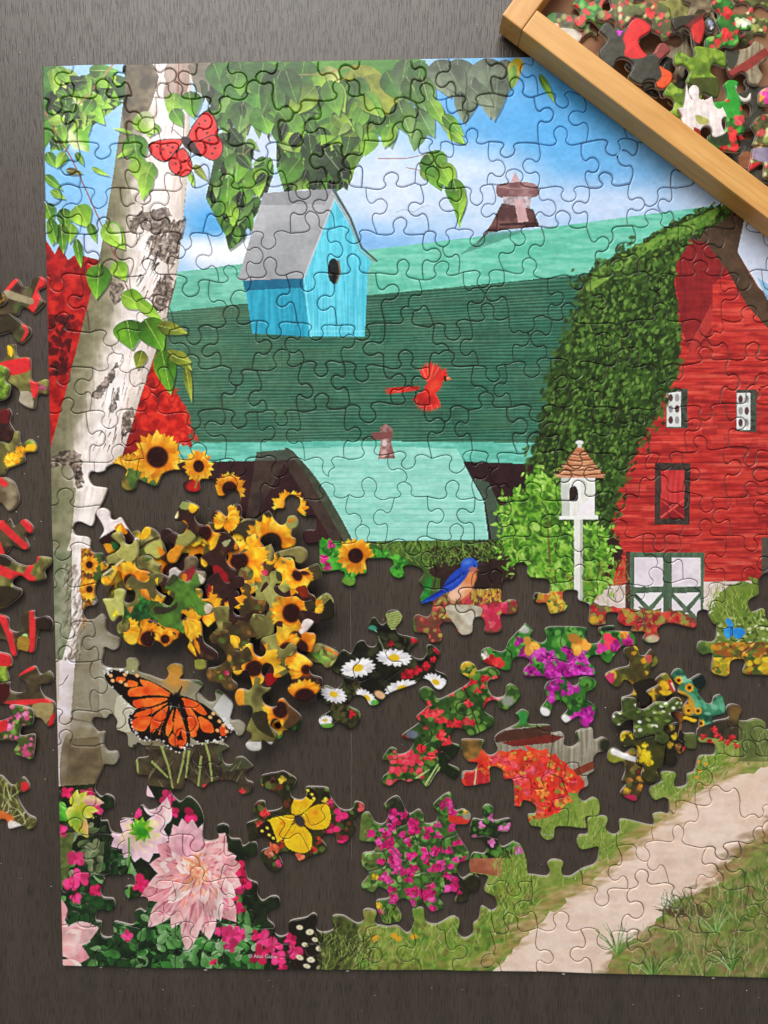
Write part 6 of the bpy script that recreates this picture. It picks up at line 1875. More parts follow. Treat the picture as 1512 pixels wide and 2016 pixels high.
loose('P1', '165 420 190 360 260 345 325 390 340 470 390 480 450 450 520 560 600 670 690 720 560 760 470 800 380 850 300 880 240 780 190 720 250 610 230 540', 'white', 'piece half white birch bark and half brown with orange petals', G1, [('b', DB, '150 730 460 550 640 660 560 800 250 800', 1), ('b', OR, '380 580 460 520 530 640 470 640'), ('b', (226, 150, 40), '240 780 330 760 390 830 300 890'), ('e', 420, 640, 110, 60, -70, YG), ('b', (50, 110, 60), '340 740 420 760 420 840 370 830')])
loose('P1', '620 960 680 895 780 900 860 980 920 1000 900 1060 910 1110 880 1250 830 1200 825 1110 760 1070 650 1050', 'olive', 'plain olive green piece tucked beside the flat brown eyed sunflower', G1, [('e', 840, 1100, 140, 50, 75, YG)])
loose('P1', '330 680 370 630 440 620 490 690 500 750 560 765 640 700 655 880 620 960 640 1040 760 1070 825 1110 800 1210 720 1280 640 1260 560 1300 490 1250 430 1080 350 1220 280 1250 220 1200 230 1080 300 1020 280 910 390 850 440 780', 'olive', 'pale green piece with a brown eyed sunflower at its lower edge', G1,
      [('b', DB, '220 1100 340 980 400 1000 300 1120'), ('l', (206, 196, 150), 5, '260 1110 400 1010 520 900'), ('s', 560, 1180, 250, .3, 1, 0, 15), ('s', 280, 1220, 90, 0), ('b', (176, 172, 104), '400 780 640 700 660 880 560 960 440 920')])
loose('P2', '-60 700 -50 630 0 610 60 610 120 690 240 680 350 800 385 870 340 900 260 910 240 980 280 1050 350 1080 380 1060 360 1180 280 1230 330 1290 380 1350 330 1430 250 1460 100 1470 30 1370 10 1260 50 1220 110 1220 80 1060 20 1080 -60 1000 -20 940 60 880 40 800', 'brown', 'large dark brown piece with red leaves and torn orange petals', G1,
      [('s', 0, 700, 180, .5, 1, 0, 10, -60, 100), ('e', 60, 880, 220, 80, -60, YG), ('b', (170, 170, 130), '200 800 290 770 240 850'), ('b', (150, 34, 40), '120 1040 260 1150 240 1300 130 1360 40 1400 60 1240'), ('s', 210, 1390, 170, 0, 1, 0, 10, 150, 330), ('e', 30, 1060, 110, 60, -120, YG), ('e', 350, 880, 90, 40, -90, OR)])
loose('P1', '880 1150 920 1110 990 1130 1000 1060 1070 1025 1130 1070 1170 1040 1170 940 1230 895 1310 910 1335 980 1320 1060 1410 1080 1420 1160 1340 1260 1100 1250 900 1260', 'stone', 'grey white knobbed piece peeping from behind the mossy green piece', G1, [('b', (196, 186, 180), '980 1030 1130 1040 1110 1120 1000 1150'), ('b', (150, 50, 60), '1140 1120 1290 1020 1280 1160 1160 1180'), ('b', (80, 50, 46), '870 1100 980 1120 960 1260 880 1260'), ('e', 1180, 1100, 120, 60, 90, OR)])
loose('P1', '945 1270 990 1160 1060 1090 1150 1150 1230 1190 1280 1100 1350 1090 1420 1150 1400 1220 1340 1260 1330 1320 1400 1400 1510 1480 1480 1560 1400 1600 1330 1590 1260 1510 1180 1530 1140 1600 1150 1660 1250 1700 1180 1800 1050 1750 930 1720 850 1650 760 1560 830 1440 900 1420 990 1470 1050 1400 1050 1320 990 1300', 'green', 'mossy green piece with pale tips lying on top of the heap', G1,
      [('b', (214, 202, 182), '1340 1080 1440 1130 1400 1230 1360 1200'), ('b', (206, 190, 168), '1420 1450 1530 1470 1500 1580 1420 1550'), ('b', (66, 60, 44), '840 1480 1020 1480 1100 1420 1090 1500 960 1560 850 1560'), ('b', (70, 76, 48), '960 1160 1080 1080 1120 1150 1000 1250')])
loose('P2', '360 1180 390 1040 440 1010 490 1050 540 1150 600 1300 500 1360 440 1350 400 1280 380 1230', 'olive', 'small pointed olive piece with orange petal tips at its base', G1, [('b', (130, 84, 60), '410 1090 440 1100 500 1240 440 1230'), ('s', 450, 1340, 130, 0, 1, 0, 9, 190, 350)])
loose('P2', '810 1000 850 960 930 955 970 1000 990 1080 1060 1080 1220 1025 1255 1190 1150 1220 1110 1290 1140 1380 1050 1400 960 1310 860 1350 780 1270 830 1230 860 1170 830 1110 850 1060', 'olive', 'sunflower piece with squared olive tab at the right of the heap', G1, [('b', (80, 74, 50), '1100 1040 1270 1010 1270 1200 1150 1220'), ('s', 1000, 1150, 200, .32, .75, 55, 16), ('b', (140, 50, 22), '980 1290 1100 1260 1150 1390 1040 1390')])
loose('P2', '430 545 560 540 685 455 760 560 820 610 870 590 900 520 970 510 1015 570 1000 640 950 670 940 730 985 760 975 830 890 870 830 860 800 760 720 715 630 740 610 790 650 850 640 900 500 960 400 965 390 900 450 840 450 760 370 710 310 700 340 620', 'olive', 'large half sunflower piece with a deep round notch and round knob', G1,
      [('b', (72, 60, 46), '320 620 560 530 690 440 780 570 560 600 460 760 320 720'), ('s', 730, 800, 290, .36, 1, 0, 17, 120, 400), ('b', (150, 150, 96), '870 600 900 500 1020 520 1020 640 950 670'), ('e', 910, 580, 80, 50, -30, OR)])
loose('P2', '1190 1420 1240 1370 1310 1335 1370 1380 1395 1460 1390 1600 1250 1645 1190 1620 1180 1540', 'olive', 'olive and black piece with a yellow petal at the right edge of the heap', G1, [('b', (46, 42, 30), '1190 1560 1300 1440 1370 1400 1410 1620 1200 1660'), ('s', 1200, 1480, 90, 0)])
loose('P2', '610 1330 700 1220 690 1150 740 1090 820 1100 855 1160 840 1210 770 1260 780 1320 860 1365 990 1360 1070 1410 1150 1395 1200 1450 1190 1520 1100 1540 1040 1540 1010 1650 960 1700 880 1700 820 1650 760 1690 740 1780 640 1820 560 1836 540 1760 480 1680 520 1560 600 1550 660 1560 690 1480 650 1400', 'olive', 'big dark eyed sunflower piece with long pale green arm', G1, [('s', 940, 1550, 230, .42, 1.05, 0, 19), ('b', (70, 62, 42), '1080 1410 1220 1390 1210 1540 1110 1530'), ('b', (170, 168, 104), '620 1300 720 1200 780 1290 720 1480 640 1560'), ('b', (80, 84, 52), '780 1090 870 1110 840 1220 790 1200')])
loose('P3', '1050 760 1120 660 1180 620 1250 630 1440 740 1350 900 1280 910 1230 860 1140 850 1080 800', 'olive', 'piece with green star shaped bud next to the white daisies', G1, [('e', 1230, 780, 120, 60, 80, (130, 170, 80)), ('e', 1230, 780, 120, 60, 200, (110, 160, 76)), ('e', 1230, 780, 140, 60, 20, (140, 176, 84)), ('e', 1230, 770, 100, 40, -80, (150, 180, 100)), ('l', (200, 120, 60), 6, '1290 680 1420 750')])
loose('P3', '240 1250 260 1160 330 1140 400 1160 440 1110 470 980 560 1020 550 1100 660 1130 640 1170 560 1230 580 1310 660 1350 720 1340 740 1270 800 1250 870 1330 1010 1470 900 1590 800 1600 740 1500 680 1500 660 1580 740 1660 720 1720 660 1790 560 1740 550 1840 480 1865 400 1850 360 1780 420 1720 430 1660 370 1620 440 1430 430 1350 350 1340 280 1340', 'olive', 'lowest heap piece, olive with dark eye, orange knob and white foot', G1,
      [('b', (232, 150, 50), '220 1150 340 1130 350 1340 240 1340'), ('s', 770, 1380, 210, .42, 1.1, 0, 15, 90, 270), ('b', (96, 70, 44), '840 1330 1030 1470 880 1600 800 1560 860 1450'), ('b', (64, 58, 38), '440 1430 600 1400 640 1560 700 1700 560 1640 480 1560'), ('b', (206, 202, 196), '340 1750 580 1745 560 1880 380 1880', 1), ('b', (206, 202, 196), '600 1745 700 1745 660 1800', 1)])
loose('P3', '520 680 540 580 600 540 660 570 740 610 830 560 960 460 1030 540 960 640 960 720 1050 770 1140 860 1100 920 1130 980 1240 1020 1240 1130 1100 1280 1000 1290 900 1230 840 1150 890 1070 860 990 800 980 740 1040 660 1120 550 1100 640 870 650 780 600 720 550 730', 'brown', 'tall piece with two sunflowers and a red corner at the heap lower right', G1,
      [('s', 850, 690, 240, .4, .85, 0, 18), ('b', (150, 26, 30), '600 980 700 970 730 1050 620 1110'), ('s', 1060, 920, 200, .28, 1, 0, 14, 150, 330), ('s', 1050, 1230, 240, .5, .8, 0, 14, 170, 370), ('b', (60, 32, 30), '500 560 660 540 640 730 540 740')])

G2 = 'loose pieces along the left of the puzzle'
RED = (212, 56, 60)
loose('P6', '20 180 125 70 180 120 240 130 260 70 310 45 365 80 360 140 310 170 330 230 360 270 270 360 230 330 170 310 140 370 80 370 0 380 -40 300', 'planks', 'brown piece with two red plank ends beside the maple corner of the puzzle', G2, [('l', RED, 14, '20 190 120 90'), ('l', RED, 18, '360 80 320 170 250 340'), ('l', (150, 140, 116), 16, '60 200 150 230 250 260')])
loose('P6', '-150 180 0 165 40 200 50 250 0 295 -100 300 -160 240', 'dark', 'dark rounded piece tip resting on the piece with two red plank ends', G2)
loose('P6', '-150 420 0 390 70 345 130 390 190 440 240 470 245 530 165 605 110 570 80 510 0 530 -150 560', 'planks', 'dark olive piece with curved red streak on its rounded knob', G2, [('b', (70, 62, 44), '-100 340 100 340 170 450 90 510 -100 560'), ('l', RED, 7, '190 450 220 500 180 580')])
loose('P6', '-200 720 0 740 50 690 50 615 120 605 140 700 240 720 250 890 290 910 380 890 380 1010 300 1020 270 1135 150 1080 150 990 60 920 0 900 -150 880', 'olive', 'piece with a red band, grey wedge and yellow flower tab', G2, [('b', RED, '0 760 230 720 240 820 90 860 0 840'), ('l', RED, 16, '275 910 285 1020'), ('e', 60, 620, 100, 60, 70, YG), ('b', (170, 160, 140), '140 1000 250 1000 260 1140 150 1080'), ('f', 340, 960, 30, (190, 90, 130))])
loose('P6', '-160 790 0 770 70 820 40 900 80 940 60 1030 0 1065 -150 1060', 'moss', 'lime green speckled piece lying on the piece with a red band', G2)
loose('P6', '-150 1170 0 1140 60 1120 90 1170 75 1240 120 1330 75 1400 0 1380 -150 1360', 'brown', 'maroon piece with pale cut edge above the yellow flowered olive piece', G2, [('b', (110, 40, 40), '0 1140 70 1130 80 1240 0 1240')])
loose('P6', '-150 1420 0 1390 75 1405 110 1310 150 1315 165 1410 240 1370 290 1420 285 1480 200 1490 195 1560 60 1620 20 1670 -120 1660', 'olive', 'olive piece with a yellow flower and green tipped round knob', G2, [('s', 100, 1550, 70, 0), ('s', 170, 1480, 50, 0), ('e', 220, 1400, 60, 30, 40, (80, 150, 60)), ('b', YG, '220 1420 290 1420 280 1480 210 1480')])
loose('P6', '-120 1700 0 1680 60 1690 120 1740 150 1880 70 1965 0 1900 -120 1880', 'stone', 'grey stony piece with a red bar on its shoulder', G2, [('l', RED, 14, '-40 1690 40 1740')])
loose('P7', '-60 80 0 75 55 65 85 110 140 65 195 110 190 155 150 170 175 235 140 260 70 235 40 270 0 300 -70 280', 'planks', 'piece crossed by a bold red slanting plank with red round knob', G2, [('l', RED, 16, '0 90 70 160 150 230'), ('b', RED, '120 80 150 65 200 110 180 150'), ('l', RED, 12, '-20 200 20 290')])
loose('P7', '-80 300 20 280 100 330 160 345 210 330 220 290 300 300 300 340 265 380 270 430 180 445 120 410 70 440 80 470 125 490 120 530 60 580 0 610 -90 590', 'olive', 'long olive piece with a red bench rail across it', G2, [('l', RED, 20, '-40 350 60 400 190 430'), ('l', RED, 14, '150 430 185 350'), ('b', (60, 50, 40), '0 280 60 300 60 350 0 340'), ('l', RED, 8, '215 320 230 290'), ('b', (66, 56, 40), '-60 480 110 480 110 560 -60 600')])
loose('P7', '-60 640 0 640 50 665 55 730 110 745 130 700 125 640 200 615 210 660 280 650 315 690 300 740 230 745 200 870 110 860 90 900 60 880 30 800 -60 790', 'planks', 'piece with a V of two red planks and a dark round knob', G2, [('l', RED, 14, '10 650 60 770 85 890'), ('l', RED, 13, '195 620 195 750 190 865'), ('e', 140, 760, 40, 40, 60, (150, 200, 120)), ('b', (60, 44, 36), '220 660 320 650 320 740 230 740'), ('b', (170, 140, 60), '110 780 170 780 165 860 110 860')])
loose('P7', '-80 870 10 870 60 890 70 950 40 970 50 1040 0 1050 -80 1050', 'moss', 'green piece with a red top entering from the table edge side', G2, [('b', RED, '-40 870 70 890 60 950 -20 940')])
loose('P7', '-80 1090 50 1045 60 1100 130 1110 150 1060 105 1010 200 950 240 1000 290 980 320 1020 300 1060 240 1070 260 1130 330 1180 320 1300 280 1320 240 1270 150 1260 60 1190 -80 1180', 'planks', 'wide brown piece with a straight red bar touching the puzzle edge', G2, [('l', RED, 11, '50 1175 200 1165 330 1155'), ('l', RED, 9, '105 1000 200 960'), ('b', (160, 146, 104), '190 1190 320 1180 270 1300'), ('b', (80, 30, 30), '-40 1070 50 1060 60 1120 0 1180'), ('b', RED, '290 1290 320 1230 330 1290 300 1320')])
loose('P7', '-60 1300 0 1280 60 1250 50 1190 130 1190 195 1220 190 1305 130 1320 120 1370 200 1360 210 1400 190 1510 130 1500 75 1470 100 1410 0 1400 -70 1400', 'pinkgreen', 'piece with clusters of small pink blossoms and green buds', G2, [('f', 110, 1250, 22, (222, 110, 160)), ('f', 60, 1320, 24, (226, 120, 170)), ('f', 150, 1240, 18, (230, 130, 170)), ('f', 100, 1380, 14, (214, 90, 140)), ('f', 150, 1440, 16, (206, 80, 130)), ('f', 190, 1390, 12, (222, 110, 160)), ('b', RED, '-30 1290 40 1280 40 1330 -30 1350')])
loose('P7', '-60 1640 0 1610 70 1670 130 1620 170 1660 170 1700 105 1740 160 1840 210 1870 210 1910 180 1945 130 1920 50 1935 30 1880 -60 1870', 'grassy', 'piece with long pale grass blades and an orange and white corner', G2, [('b', (222, 120, 60), '-10 1820 80 1860 60 1930 0 1900'), ('b', (232, 224, 216), '60 1880 130 1910 50 1940'), ('b', RED, '130 1650 175 1660 170 1700 130 1700')])

G3 = 'loose pieces in the yellow flower heap'
loose('P4', '240 110 290 75 370 70 410 110 430 180 490 185 560 110 610 170 645 250 620 310 560 350 560 430 600 470 580 560 540 780 440 800 400 720 215 720 210 690 330 650 350 590 320 520 240 480 190 560 110 560 10 430 130 350 290 310 300 250 245 180', 'yellow', 'tall piece of yellow blossoms with dark spots and two pink corners', G3, [('b', (206, 70, 110), '10 430 110 390 110 500 60 520'), ('b', (196, 100, 90), '480 200 560 180 560 260 510 270'), ('b', (50, 42, 34), '340 520 600 470 560 780 430 790 380 640')])
loose('P4', '810 870 900 860 1040 900 1115 960 1060 1000 960 960 920 1030 950 1110 1090 1115 1110 1190 1100 1300 980 1300 960 1220 880 1170 900 1000', 'dark', 'brown piece with yellow strip and grassy square tab', G3, [('b', (150, 96, 50), '800 860 920 860 940 980 900 1080'), ('l', YG, 8, '960 930 1100 970'), ('b', (96, 104, 60), '960 1120 1110 1120 1100 1300 960 1290')])
loose('P4', '720 1040 890 990 880 1170 960 1230 970 1310 900 1375 840 1330 885 1440 840 1500 760 1510 700 1490 720 1300 650 1150', 'dark', 'dark piece with dull yellow spots at the right of the buttercups', G3, [('f', 800, 1040, 40, (190, 160, 60)), ('f', 880, 1270, 40, (150, 110, 60)), ('f', 840, 1150, 44, (214, 180, 50)), ('f', 780, 1250, 44, (196, 160, 50)), ('b', (214, 70, 70), '940 1270 980 1270 970 1320 930 1310')])
loose('P4', '35 1420 50 1330 110 1290 180 1310 250 1350 330 1280 390 1290 390 1470 460 1520 450 1640 480 1700 400 1920 270 1900 190 1830 260 1720 210 1690 250 1560 220 1460 130 1480 60 1460', 'meadow', 'piece with a white bar, brown spots and a magenta corner', G3, [('b', (150, 150, 66), '20 1330 200 1330 230 1480 60 1490'), ('l', (226, 220, 224), 12, '110 1330 260 1390 390 1430'), ('f', 400, 1570, 44, (96, 46, 36)), ('f', 270, 1800, 44, (206, 160, 60)), ('f', 430, 1740, 36, (226, 150, 50)), ('b', (190, 50, 96), '250 1850 370 1850 360 1930 260 1910')])
loose('P4', '505 620 640 535 610 480 690 405 760 405 855 605 740 690 760 760 600 800 570 700', 'yellow', 'small amber piece with a red and white streak', G3, [('b', (196, 60, 60), '750 480 790 470 850 610 790 600'), ('l', (226, 214, 206), 4, '800 520 850 610'), ('b', (60, 50, 36), '620 700 740 660 770 780 620 800')])
loose('P4', '800 420 850 350 920 345 970 400 1010 470 1150 405 1220 500 1170 580 1120 620 1220 750 1280 760 1310 680 1390 650 1430 720 1445 870 1300 930 1320 1030 1260 1120 1180 1120 1130 1040 1120 930 960 910 930 820 1000 700 880 640 890 560 830 490', 'teal', 'blue green piece dotted with tiny sunflowers', G3, [('b', (34, 50, 44), '1040 460 1160 400 1230 500 1160 590 1080 560'), ('b', (190, 150, 64), '840 600 960 620 1060 720 1080 860 940 920 900 720')] + [('s', x, y, r, .38, 1, 0, 11) for x, y, r in ((884, 480, 52), (1012, 568, 56), (888, 665, 64), (980, 750, 46), (1115, 845, 46), (1150, 995, 50), (1000, 840, 44))])
loose('P4', '190 1150 230 1090 330 1100 370 1180 600 1130 700 1200 780 1180 730 1310 705 1500 630 1550 660 1640 600 1700 490 1690 440 1620 460 1520 390 1470 390 1290 330 1270 250 1280 200 1230', 'buttercup', 'piece packed with round bright yellow buttercups', G3)
loose('P4', '215 700 370 695 395 730 390 800 470 830 560 780 620 740 760 740 830 690 920 700 940 790 880 850 800 880 830 960 720 1040 740 1110 780 1150 770 1220 700 1250 620 1220 600 1130 370 1180 350 980 270 970 190 1030 110 1000 95 910 140 860 210 850', 'whiteflecks', 'piece of green leaves with white flecks and orange edge, top of its heap', G3)

# ------------------------------------------------------------------ sorting tray with its pieces
HZ = .0155
ZT0 = T + .0002
b0, b1 = world_xy([(1004, 82)], ZT0)[0], world_xy([(1400, 385)], ZT0)[0]
ax = (b1 - b0) / np.hypot(*(b1 - b0))            # along the long rail
an = np.array([-ax[1], ax[0]])                   # into the tray
if an[1] < 0:
    an = -an
corner = world_xy([(980, 66)], ZT0)[0]
corner = b0 + ax * np.dot(corner - b0, ax)
RW = .0128
LEN, DEP = .30, .22


def bar(name, u0, u1, v0, v1, z0, z1, m, parent, bev=.0008, skip=False):
    """a batten with eased edges, given along (u) and across (v) the tray"""
    import bmesh
    bm = bmesh.new()
    vs = []
    for z in (z0, z1):
        for u, v in ((u0, v0), (u1, v0), (u1, v1), (u0, v1)):
            vs.append(bm.verts.new((u, v, z)))
    for f in ((0, 3, 2, 1), (4, 5, 6, 7), (0, 1, 5, 4), (1, 2, 6, 5), (2, 3, 7, 6), (3, 0, 4, 7)):
        bm.faces.new([vs[i] for i in f])
    bmesh.ops.bevel(bm, geom=list(bm.edges), offset=bev, segments=2, affect='EDGES', profile=.6)
    bmesh.ops.recalc_face_normals(bm, faces=bm.faces)
    me = bpy.data.meshes.new(name)
    bm.to_mesh(me)
    bm.free()
    me.materials.append(m)
    for p in me.polygons:
        p.use_smooth = False
    o = bpy.data.objects.new(name, me)
    COL.objects.link(o)
    o.parent = parent
    return o


tray = empty('sorting_tray', (*corner, ZT0))
tray.rotation_euler = (0, 0, math.atan2(ax[1], ax[0]))
tag(tray, 'pale wooden sorting tray with brown base lying over the puzzle corner', 'tray')
sgn = 1 if (ax[0] * an[1] - ax[1] * an[0]) > 0 else -1
bar('rail', RW + .00015, LEN, 0, sgn * RW, 0, HZ, M_RAIL, tray)
M_RAIL2 = grain_material('pale_varnished_wood_crosswise', [(.3, (190, 134, 68)), (.55, (212, 156, 88)), (.8, (226, 172, 104))], 10, .4, .4, .1, (14, 1.6, 14), ((260, 12, 260), 1.0, .3, .4, .22))
bar('rail', 0, RW, 0, sgn * DEP, 0, HZ + .0003, M_RAIL2, tray)
bar('rail', RW + .00015, LEN - RW - .00015, sgn * (DEP - RW), sgn * DEP, 0, HZ, M_RAIL, tray)
bar('rail', LEN - RW, LEN, sgn * (RW + .00015), sgn * DEP, 0, HZ, M_RAIL2, tray)
bar('base', RW * .8, LEN - RW * .8, sgn * RW * .8, sgn * (DEP - RW * .8), .0004, .0034, M_BASE, tray, .0002)
ZB = ZT0 + .0034
STACK.clear()
G4 = 'loose pieces in the sorting tray'


def tray_piece(tile, s, kind, label, ops=()):
    return loose(tile, s, kind, label, G4, ops, ZB, .01)


RD = (224, 66, 66)
tray_piece('P5', standard(1352, 84, 10, (1, -1, 1, -1), 'P5', 74.0, 80.0), 'wood', 'small striped grey wood piece in the tray below the red roof piece')
tray_piece('P5', standard(1322, 160, 25, (-1, 1, -1, 1), 'P5', 74.0, 80.0), 'dark', 'dark tray piece with amber spots beside the moss green piece')
tray_piece('P5', standard(1275, 172, 50, (1, -1, -1, 1), 'P5', 74.0, 80.0), 'dark', 'small dark tray piece with a white streak against the long rail', [('l', (226, 216, 206), 6, '380 930 420 850')])
tray_piece('P5', standard(1330, 214, 35, (1, 1, -1, -1), 'P5', 74.0, 80.0), 'moss', 'yellow green corner of a tray piece near the rail crack')
tray_piece('P5', standard(1480, 22, 12, (1, -1, 1, -1), 'P5', 74.0, 80.0), 'flecked', 'maroon flecked tray piece beside the white rose piece')
tray_piece('P5', standard(1462, 282, 20, (-1, 1, 1, -1), 'P5', 74.0, 80.0), 'slate', 'dark slate tray piece under the bright green piece', [('l', RD, 10, '1230 1320 1340 1280')])
tray_piece('P5', standard(1382, 238, -20, (1, 1, -1, 1), 'P5', 74.0, 80.0), 'white', 'white knobbed tray piece with a brick red foot', [('b', (150, 50, 44), '800 1220 880 1260 920 1330 820 1300'), ('b', (170, 170, 100), '820 1100 940 1140 930 1190 840 1180')])
tray_piece('P5', standard(1352, 0, -8, (1, -1, 1, 1), 'P5', 74.0, 80.0), 'olive', 'olive tray piece with pale wedge at the top of the tray')
tray_piece('P5', standard(1398, 20, 30, (1, -1, -1, 1), 'P5', 74.0, 80.0), 'stone', 'cream tray piece beside the green and red one')
tray_piece('P5', standard(1490, 212, -15, (1, -1, 1, -1), 'P5', 74.0, 80.0), 'slate', 'grey tray piece behind the red flecked cluster piece')
tray_piece('P5', standard(1478, 338, 30, (-1, 1, -1, 1), 'P5', 74.0, 80.0), 'slate', 'plain brown grey tray piece low in the tray', [('b', (150, 104, 74), '1230 1480 1330 1450 1340 1600 1240 1580')])
tray_piece('Q', '310 90 350 60 430 65 560 100 560 150 600 200 560 180 480 235 420 200 360 150 320 130', 'flecked', 'red flecked tray piece with green knob near the tray corner', [('b', (80, 150, 70), '300 60 360 60 360 130 310 130'), ('b', (206, 196, 180), '380 150 500 170 480 240 400 200')])
tray_piece('P5', standard(1180, 2, 40, (1, -1, 1, -1), 'P5', 74.0, 80.0), 'redgreen', 'small green and red tray piece at the top edge')
tray_piece('P5', standard(1240, 18, -12, (1, -1, 1, 1), 'P5', 74.0, 80.0), 'flecked', 'green and crimson tray piece at the top beside the scarlet one')
tray_piece('P5', '80 20 150 -20 240 30 400 0 560 60 600 220 590 330 520 380 480 330 400 290 390 220 250 160 120 270 80 150', 'flecked', 'long tray piece speckled with red flowers and pale stems', [('l', (190, 190, 120), 6, '300 200 420 60'), ('f', 390, 120, 50, RD), ('f', 490, 150, 36, (226, 90, 90))])
tray_piece('P5', '600 170 800 130 990 100 910 160 920 260 880 400 800 460 770 300 700 260 620 300', 'planks', 'tray piece with a red roof slope and grey boards', [('b', (206, 66, 62), '780 260 920 180 890 400 810 390'), ('l', (120, 50, 44), 10, '700 270 900 150'), ('b', (70, 64, 52), '600 160 800 130 760 220 640 280')])
tray_piece('P5', '740 790 760 900 830 990 900 940 890 1080 820 1110 800 1240 690 1150 720 950', 'white', 'plain white tray piece under the moss green piece')
tray_piece('P5', '1090 470 1200 470 1330 440 1400 380 1512 470 1512 560 1430 630 1470 720 1420 810 1340 800 1310 720 1260 690 1160 740 1110 620', 'wood', 'grey barrel tray piece crossed by a rust red hoop', [('l', (136, 62, 56), 20, '1160 720 1320 620 1512 480'), ('b', (80, 80, 66), '1090 470 1240 470 1180 660 1110 620')])
tray_piece('P5', '1420 960 1440 860 1540 830 1540 990 1440 1000', 'pinkgreen', 'tray piece with a hot pink and orange bloom at the right', [('f', 1500, 930, 70, (232, 80, 160)), ('f', 1440, 930, 36, (232, 150, 60))])
tray_piece('P5', '1380 1150 1440 1090 1540 1100 1560 1400 1480 1400 1370 1380 1400 1280 1350 1200', 'flecked', 'red and cream flecked tray piece at the right near the rail')
tray_piece('P5', '1350 1500 1380 1400 1560 1420 1560 1690 1470 1690 1470 1560 1340 1630', 'flecked', 'lilac and grey tray piece with red foot at the lowest end of the tray', [('b', (150, 140, 160), '1380 1420 1560 1420 1560 1540 1380 1520'), ('b', (206, 60, 66), '1340 1560 1470 1560 1470 1640 1340 1640')])
tray_piece('P5', '990 0 1130 -20 1200 60 1180 110 1290 160 1360 200 1350 290 1250 300 1240 400 1180 450 1100 440 1000 500 920 460 920 360 1010 330 1060 300 1020 200 1040 130 980 60', 'redgreen', 'green tray piece with red blossoms and a white rose on its knob', [('f', 1120, 130, 66, RD), ('f', 1110, 330, 56, RD), ('f', 1310, 210, 66, (222, 222, 190)), ('f', 1230, 210, 50, (210, 210, 170)), ('f', 1180, 60, 40, (60, 130, 60)), ('b', (60, 64, 70), '1230 300 1340 290 1340 400 1240 400')])
tray_piece('P5', '905 200 950 155 1000 170 1020 240 990 300 930 290', 'slate', 'blue grey rounded tray piece tip with pale spots', [('f', 960, 220, 30, (150, 156, 180)), ('f', 975, 260, 20, (190, 190, 200))])
tray_piece('P5', '950 980 1100 950 1110 880 1090 800 1150 755 1240 780 1220 870 1300 930 1350 870 1350 960 1270 1000 1300 1110 1290 1270 1220 1290 1250 1440 1180 1450 1030 1420 940 1340 960 1270 1060 1280 1110 1210 1100 1130 1000 1140 950 1080', 'redgreen', 'vivid green tray piece with scarlet spray and a white arm', [('b', (70, 160, 70), '950 960 1120 930 1100 780 1200 760 1240 960 1230 1120 1100 1120 960 1140'), ('b', (226, 216, 206), '1200 820 1260 860 1360 860 1350 970 1260 960'), ('f', 1180, 1300, 60, RD), ('f', 1240, 1150, 56, (226, 90, 96)), ('f', 1200, 1400, 50, (222, 60, 66)), ('f', 1080, 1410, 46, RD), ('b', (66, 76, 50), '950 1280 1120 1260 1130 1380 1000 1380'), ('f', 1120, 960, 24, RD)])
tray_piece('P5', '610 590 620 510 700 490 770 540 810 520 810 440 950 450 1100 500 1110 640 1000 610 970 680 1040 750 1060 850 1020 940 900 890 890 960 830 990 765 930 800 840 730 780 760 680 700 620 640 630', 'moss', 'large moss green tray piece with a round knob, on top of the others', [('b', (84, 92, 44), '770 760 1060 760 1040 940 880 900 830 990 770 940')])
tray_piece('P5', '0 210 60 270 120 280 250 165 390 230 390 300 290 370 300 440 360 510 420 490 470 410 540 405 590 480 480 600 600 690 590 790 520 850 450 830 430 770 350 770 310 810 180 740 220 620 150 560 80 570 40 650 -40 640 -110 500 -30 380 -100 300 -60 220', 'slate', 'dark grey tray piece with a large scarlet petal across it', [('b', (228, 66, 66), '130 360 250 165 400 230 390 310 290 370 300 450 360 520 280 560 150 540 150 440'), ('b', (232, 100, 60), '450 800 500 720 480 620 610 690 590 800 510 850'), ('f', 95, 310, 34, (200, 60, 180)), ('b', (150, 80, 76), '420 500 480 410 560 420 590 480 500 560')])
print('faces in all', sum(len(o.data.polygons) for o in bpy.data.objects if o.type == 'MESH'))

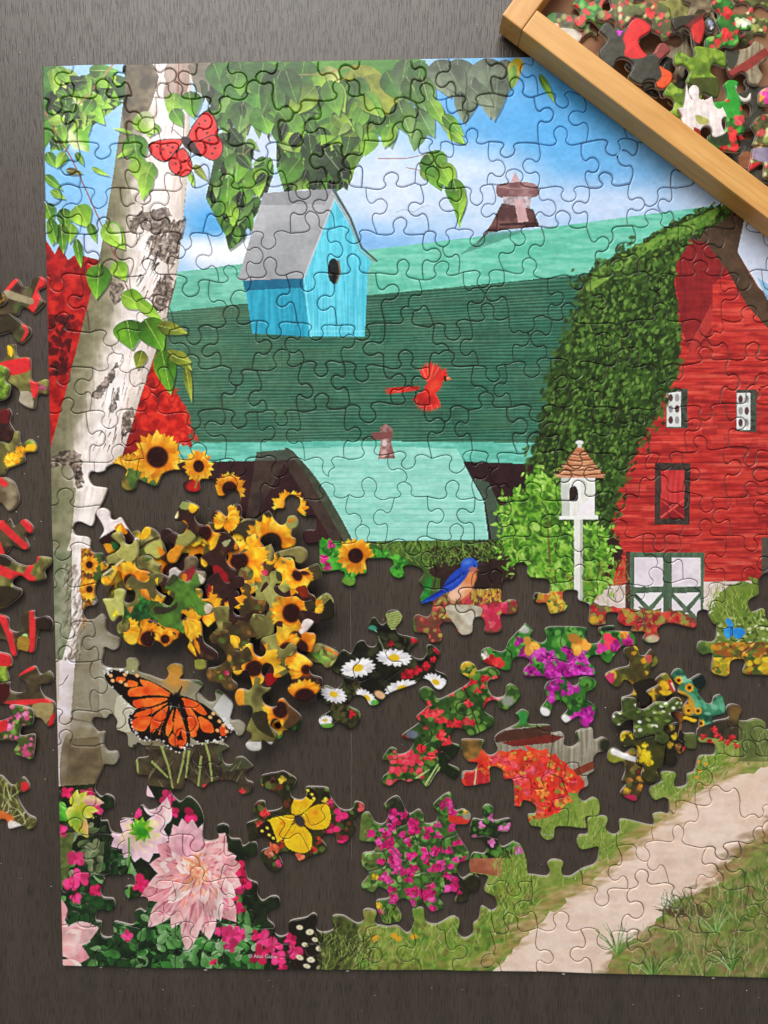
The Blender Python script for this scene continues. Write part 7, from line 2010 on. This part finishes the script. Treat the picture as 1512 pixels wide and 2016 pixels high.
# ------------------------------------------------------------------ wear: pale scratch in the table, dust and paper crumbs
import bmesh
m_scr, nt_, b_ = mat('worn_wood')
nz_ = node(nt_, 'ShaderNodeTexNoise')
nz_.inputs['Scale'].default_value = 300
rs_ = ramp(nt_, nz_.outputs['Fac'], [(.35, (74, 64, 55)), (.65, (132, 122, 112))])
nt_.links.new(rs_.outputs[0], b_.inputs['Base Color'])
b_.inputs['Roughness'].default_value = .7
line = [(690 + 2.5 * (y - 1150) / 550 + RNG.uniform(-.4, .4), y) for y in range(1150, 1700, 10)]
W_ = world_xy(line, 0)
V_, F_ = [], []
for i, (x, y) in enumerate(W_):
    h_ = .00013 * RNG.uniform(.4, 1.2)
    V_ += [(x - h_, y, .00004), (x + h_, y, .00004)]
    if i:
        F_.append((2 * i - 2, 2 * i, 2 * i + 1, 2 * i - 1))
scr = link_mesh('scratch', V_, F_, [m_scr], table)
m_dust, nt_, b_ = mat('paper_dust')
nz_ = node(nt_, 'ShaderNodeTexNoise')
nz_.inputs['Scale'].default_value = 800
rs_ = ramp(nt_, nz_.outputs['Fac'], [(.3, (190, 184, 178)), (.7, (232, 228, 224))])
nt_.links.new(rs_.outputs[0], b_.inputs['Base Color'])
bm = bmesh.new()
spots = [(RNG.uniform(0, 1512), RNG.uniform(0, 2016)) for _ in range(230)]
spots += [(266, 27), (146, 114), (108, 109), (122, 243), (755, 1220), (948, 1430), (690, 1885), (712, 1990), (910, 1948), (850, 1945), (1470, 1950), (560, 1330), (40, 880), (75, 860), (660, 1275), (1140, 1590)]
for px, py in spots:
    xi_, yi_ = int(min(px, CW - 1)), int(min(py, CH - 1))
    if allowed[yi_, xi_] > 0 or px > 960 and py < 480:
        continue
    x, y = world_xy([(px, py)], 0)[0]
    r_ = RNG.uniform(.00009, .00024)
    ret = bmesh.ops.create_icosphere(bm, subdivisions=1, radius=r_)
    bmesh.ops.scale(bm, vec=(RNG.uniform(.7, 2.2), RNG.uniform(.7, 1.4), .5), verts=ret['verts'])
    bmesh.ops.translate(bm, vec=(x, y, r_ * .4), verts=ret['verts'])
# crumbs of paper along the lower edge of the sheet
for px, py in [(198, 1906), (404, 1911), (684, 1913), (1110, 1919), (1405, 1927), (652, 1910)]:
    x, y = world_xy([(px, py)], .001)[0]
    ret = bmesh.ops.create_icosphere(bm, subdivisions=1, radius=.0005)
    bmesh.ops.scale(bm, vec=(RNG.uniform(1.6, 2.6), .9, .7), verts=ret['verts'])
    bmesh.ops.translate(bm, vec=(x, y, .0003), verts=ret['verts'])
me = bpy.data.meshes.new('dust')
bm.to_mesh(me)
bm.free()
me.materials.append(m_dust)
dust = bpy.data.objects.new('dust', me)
COL.objects.link(dust)
tag(dust, 'scattered pale paper dust and crumbs on the dark table', 'dust', None, 'stuff')
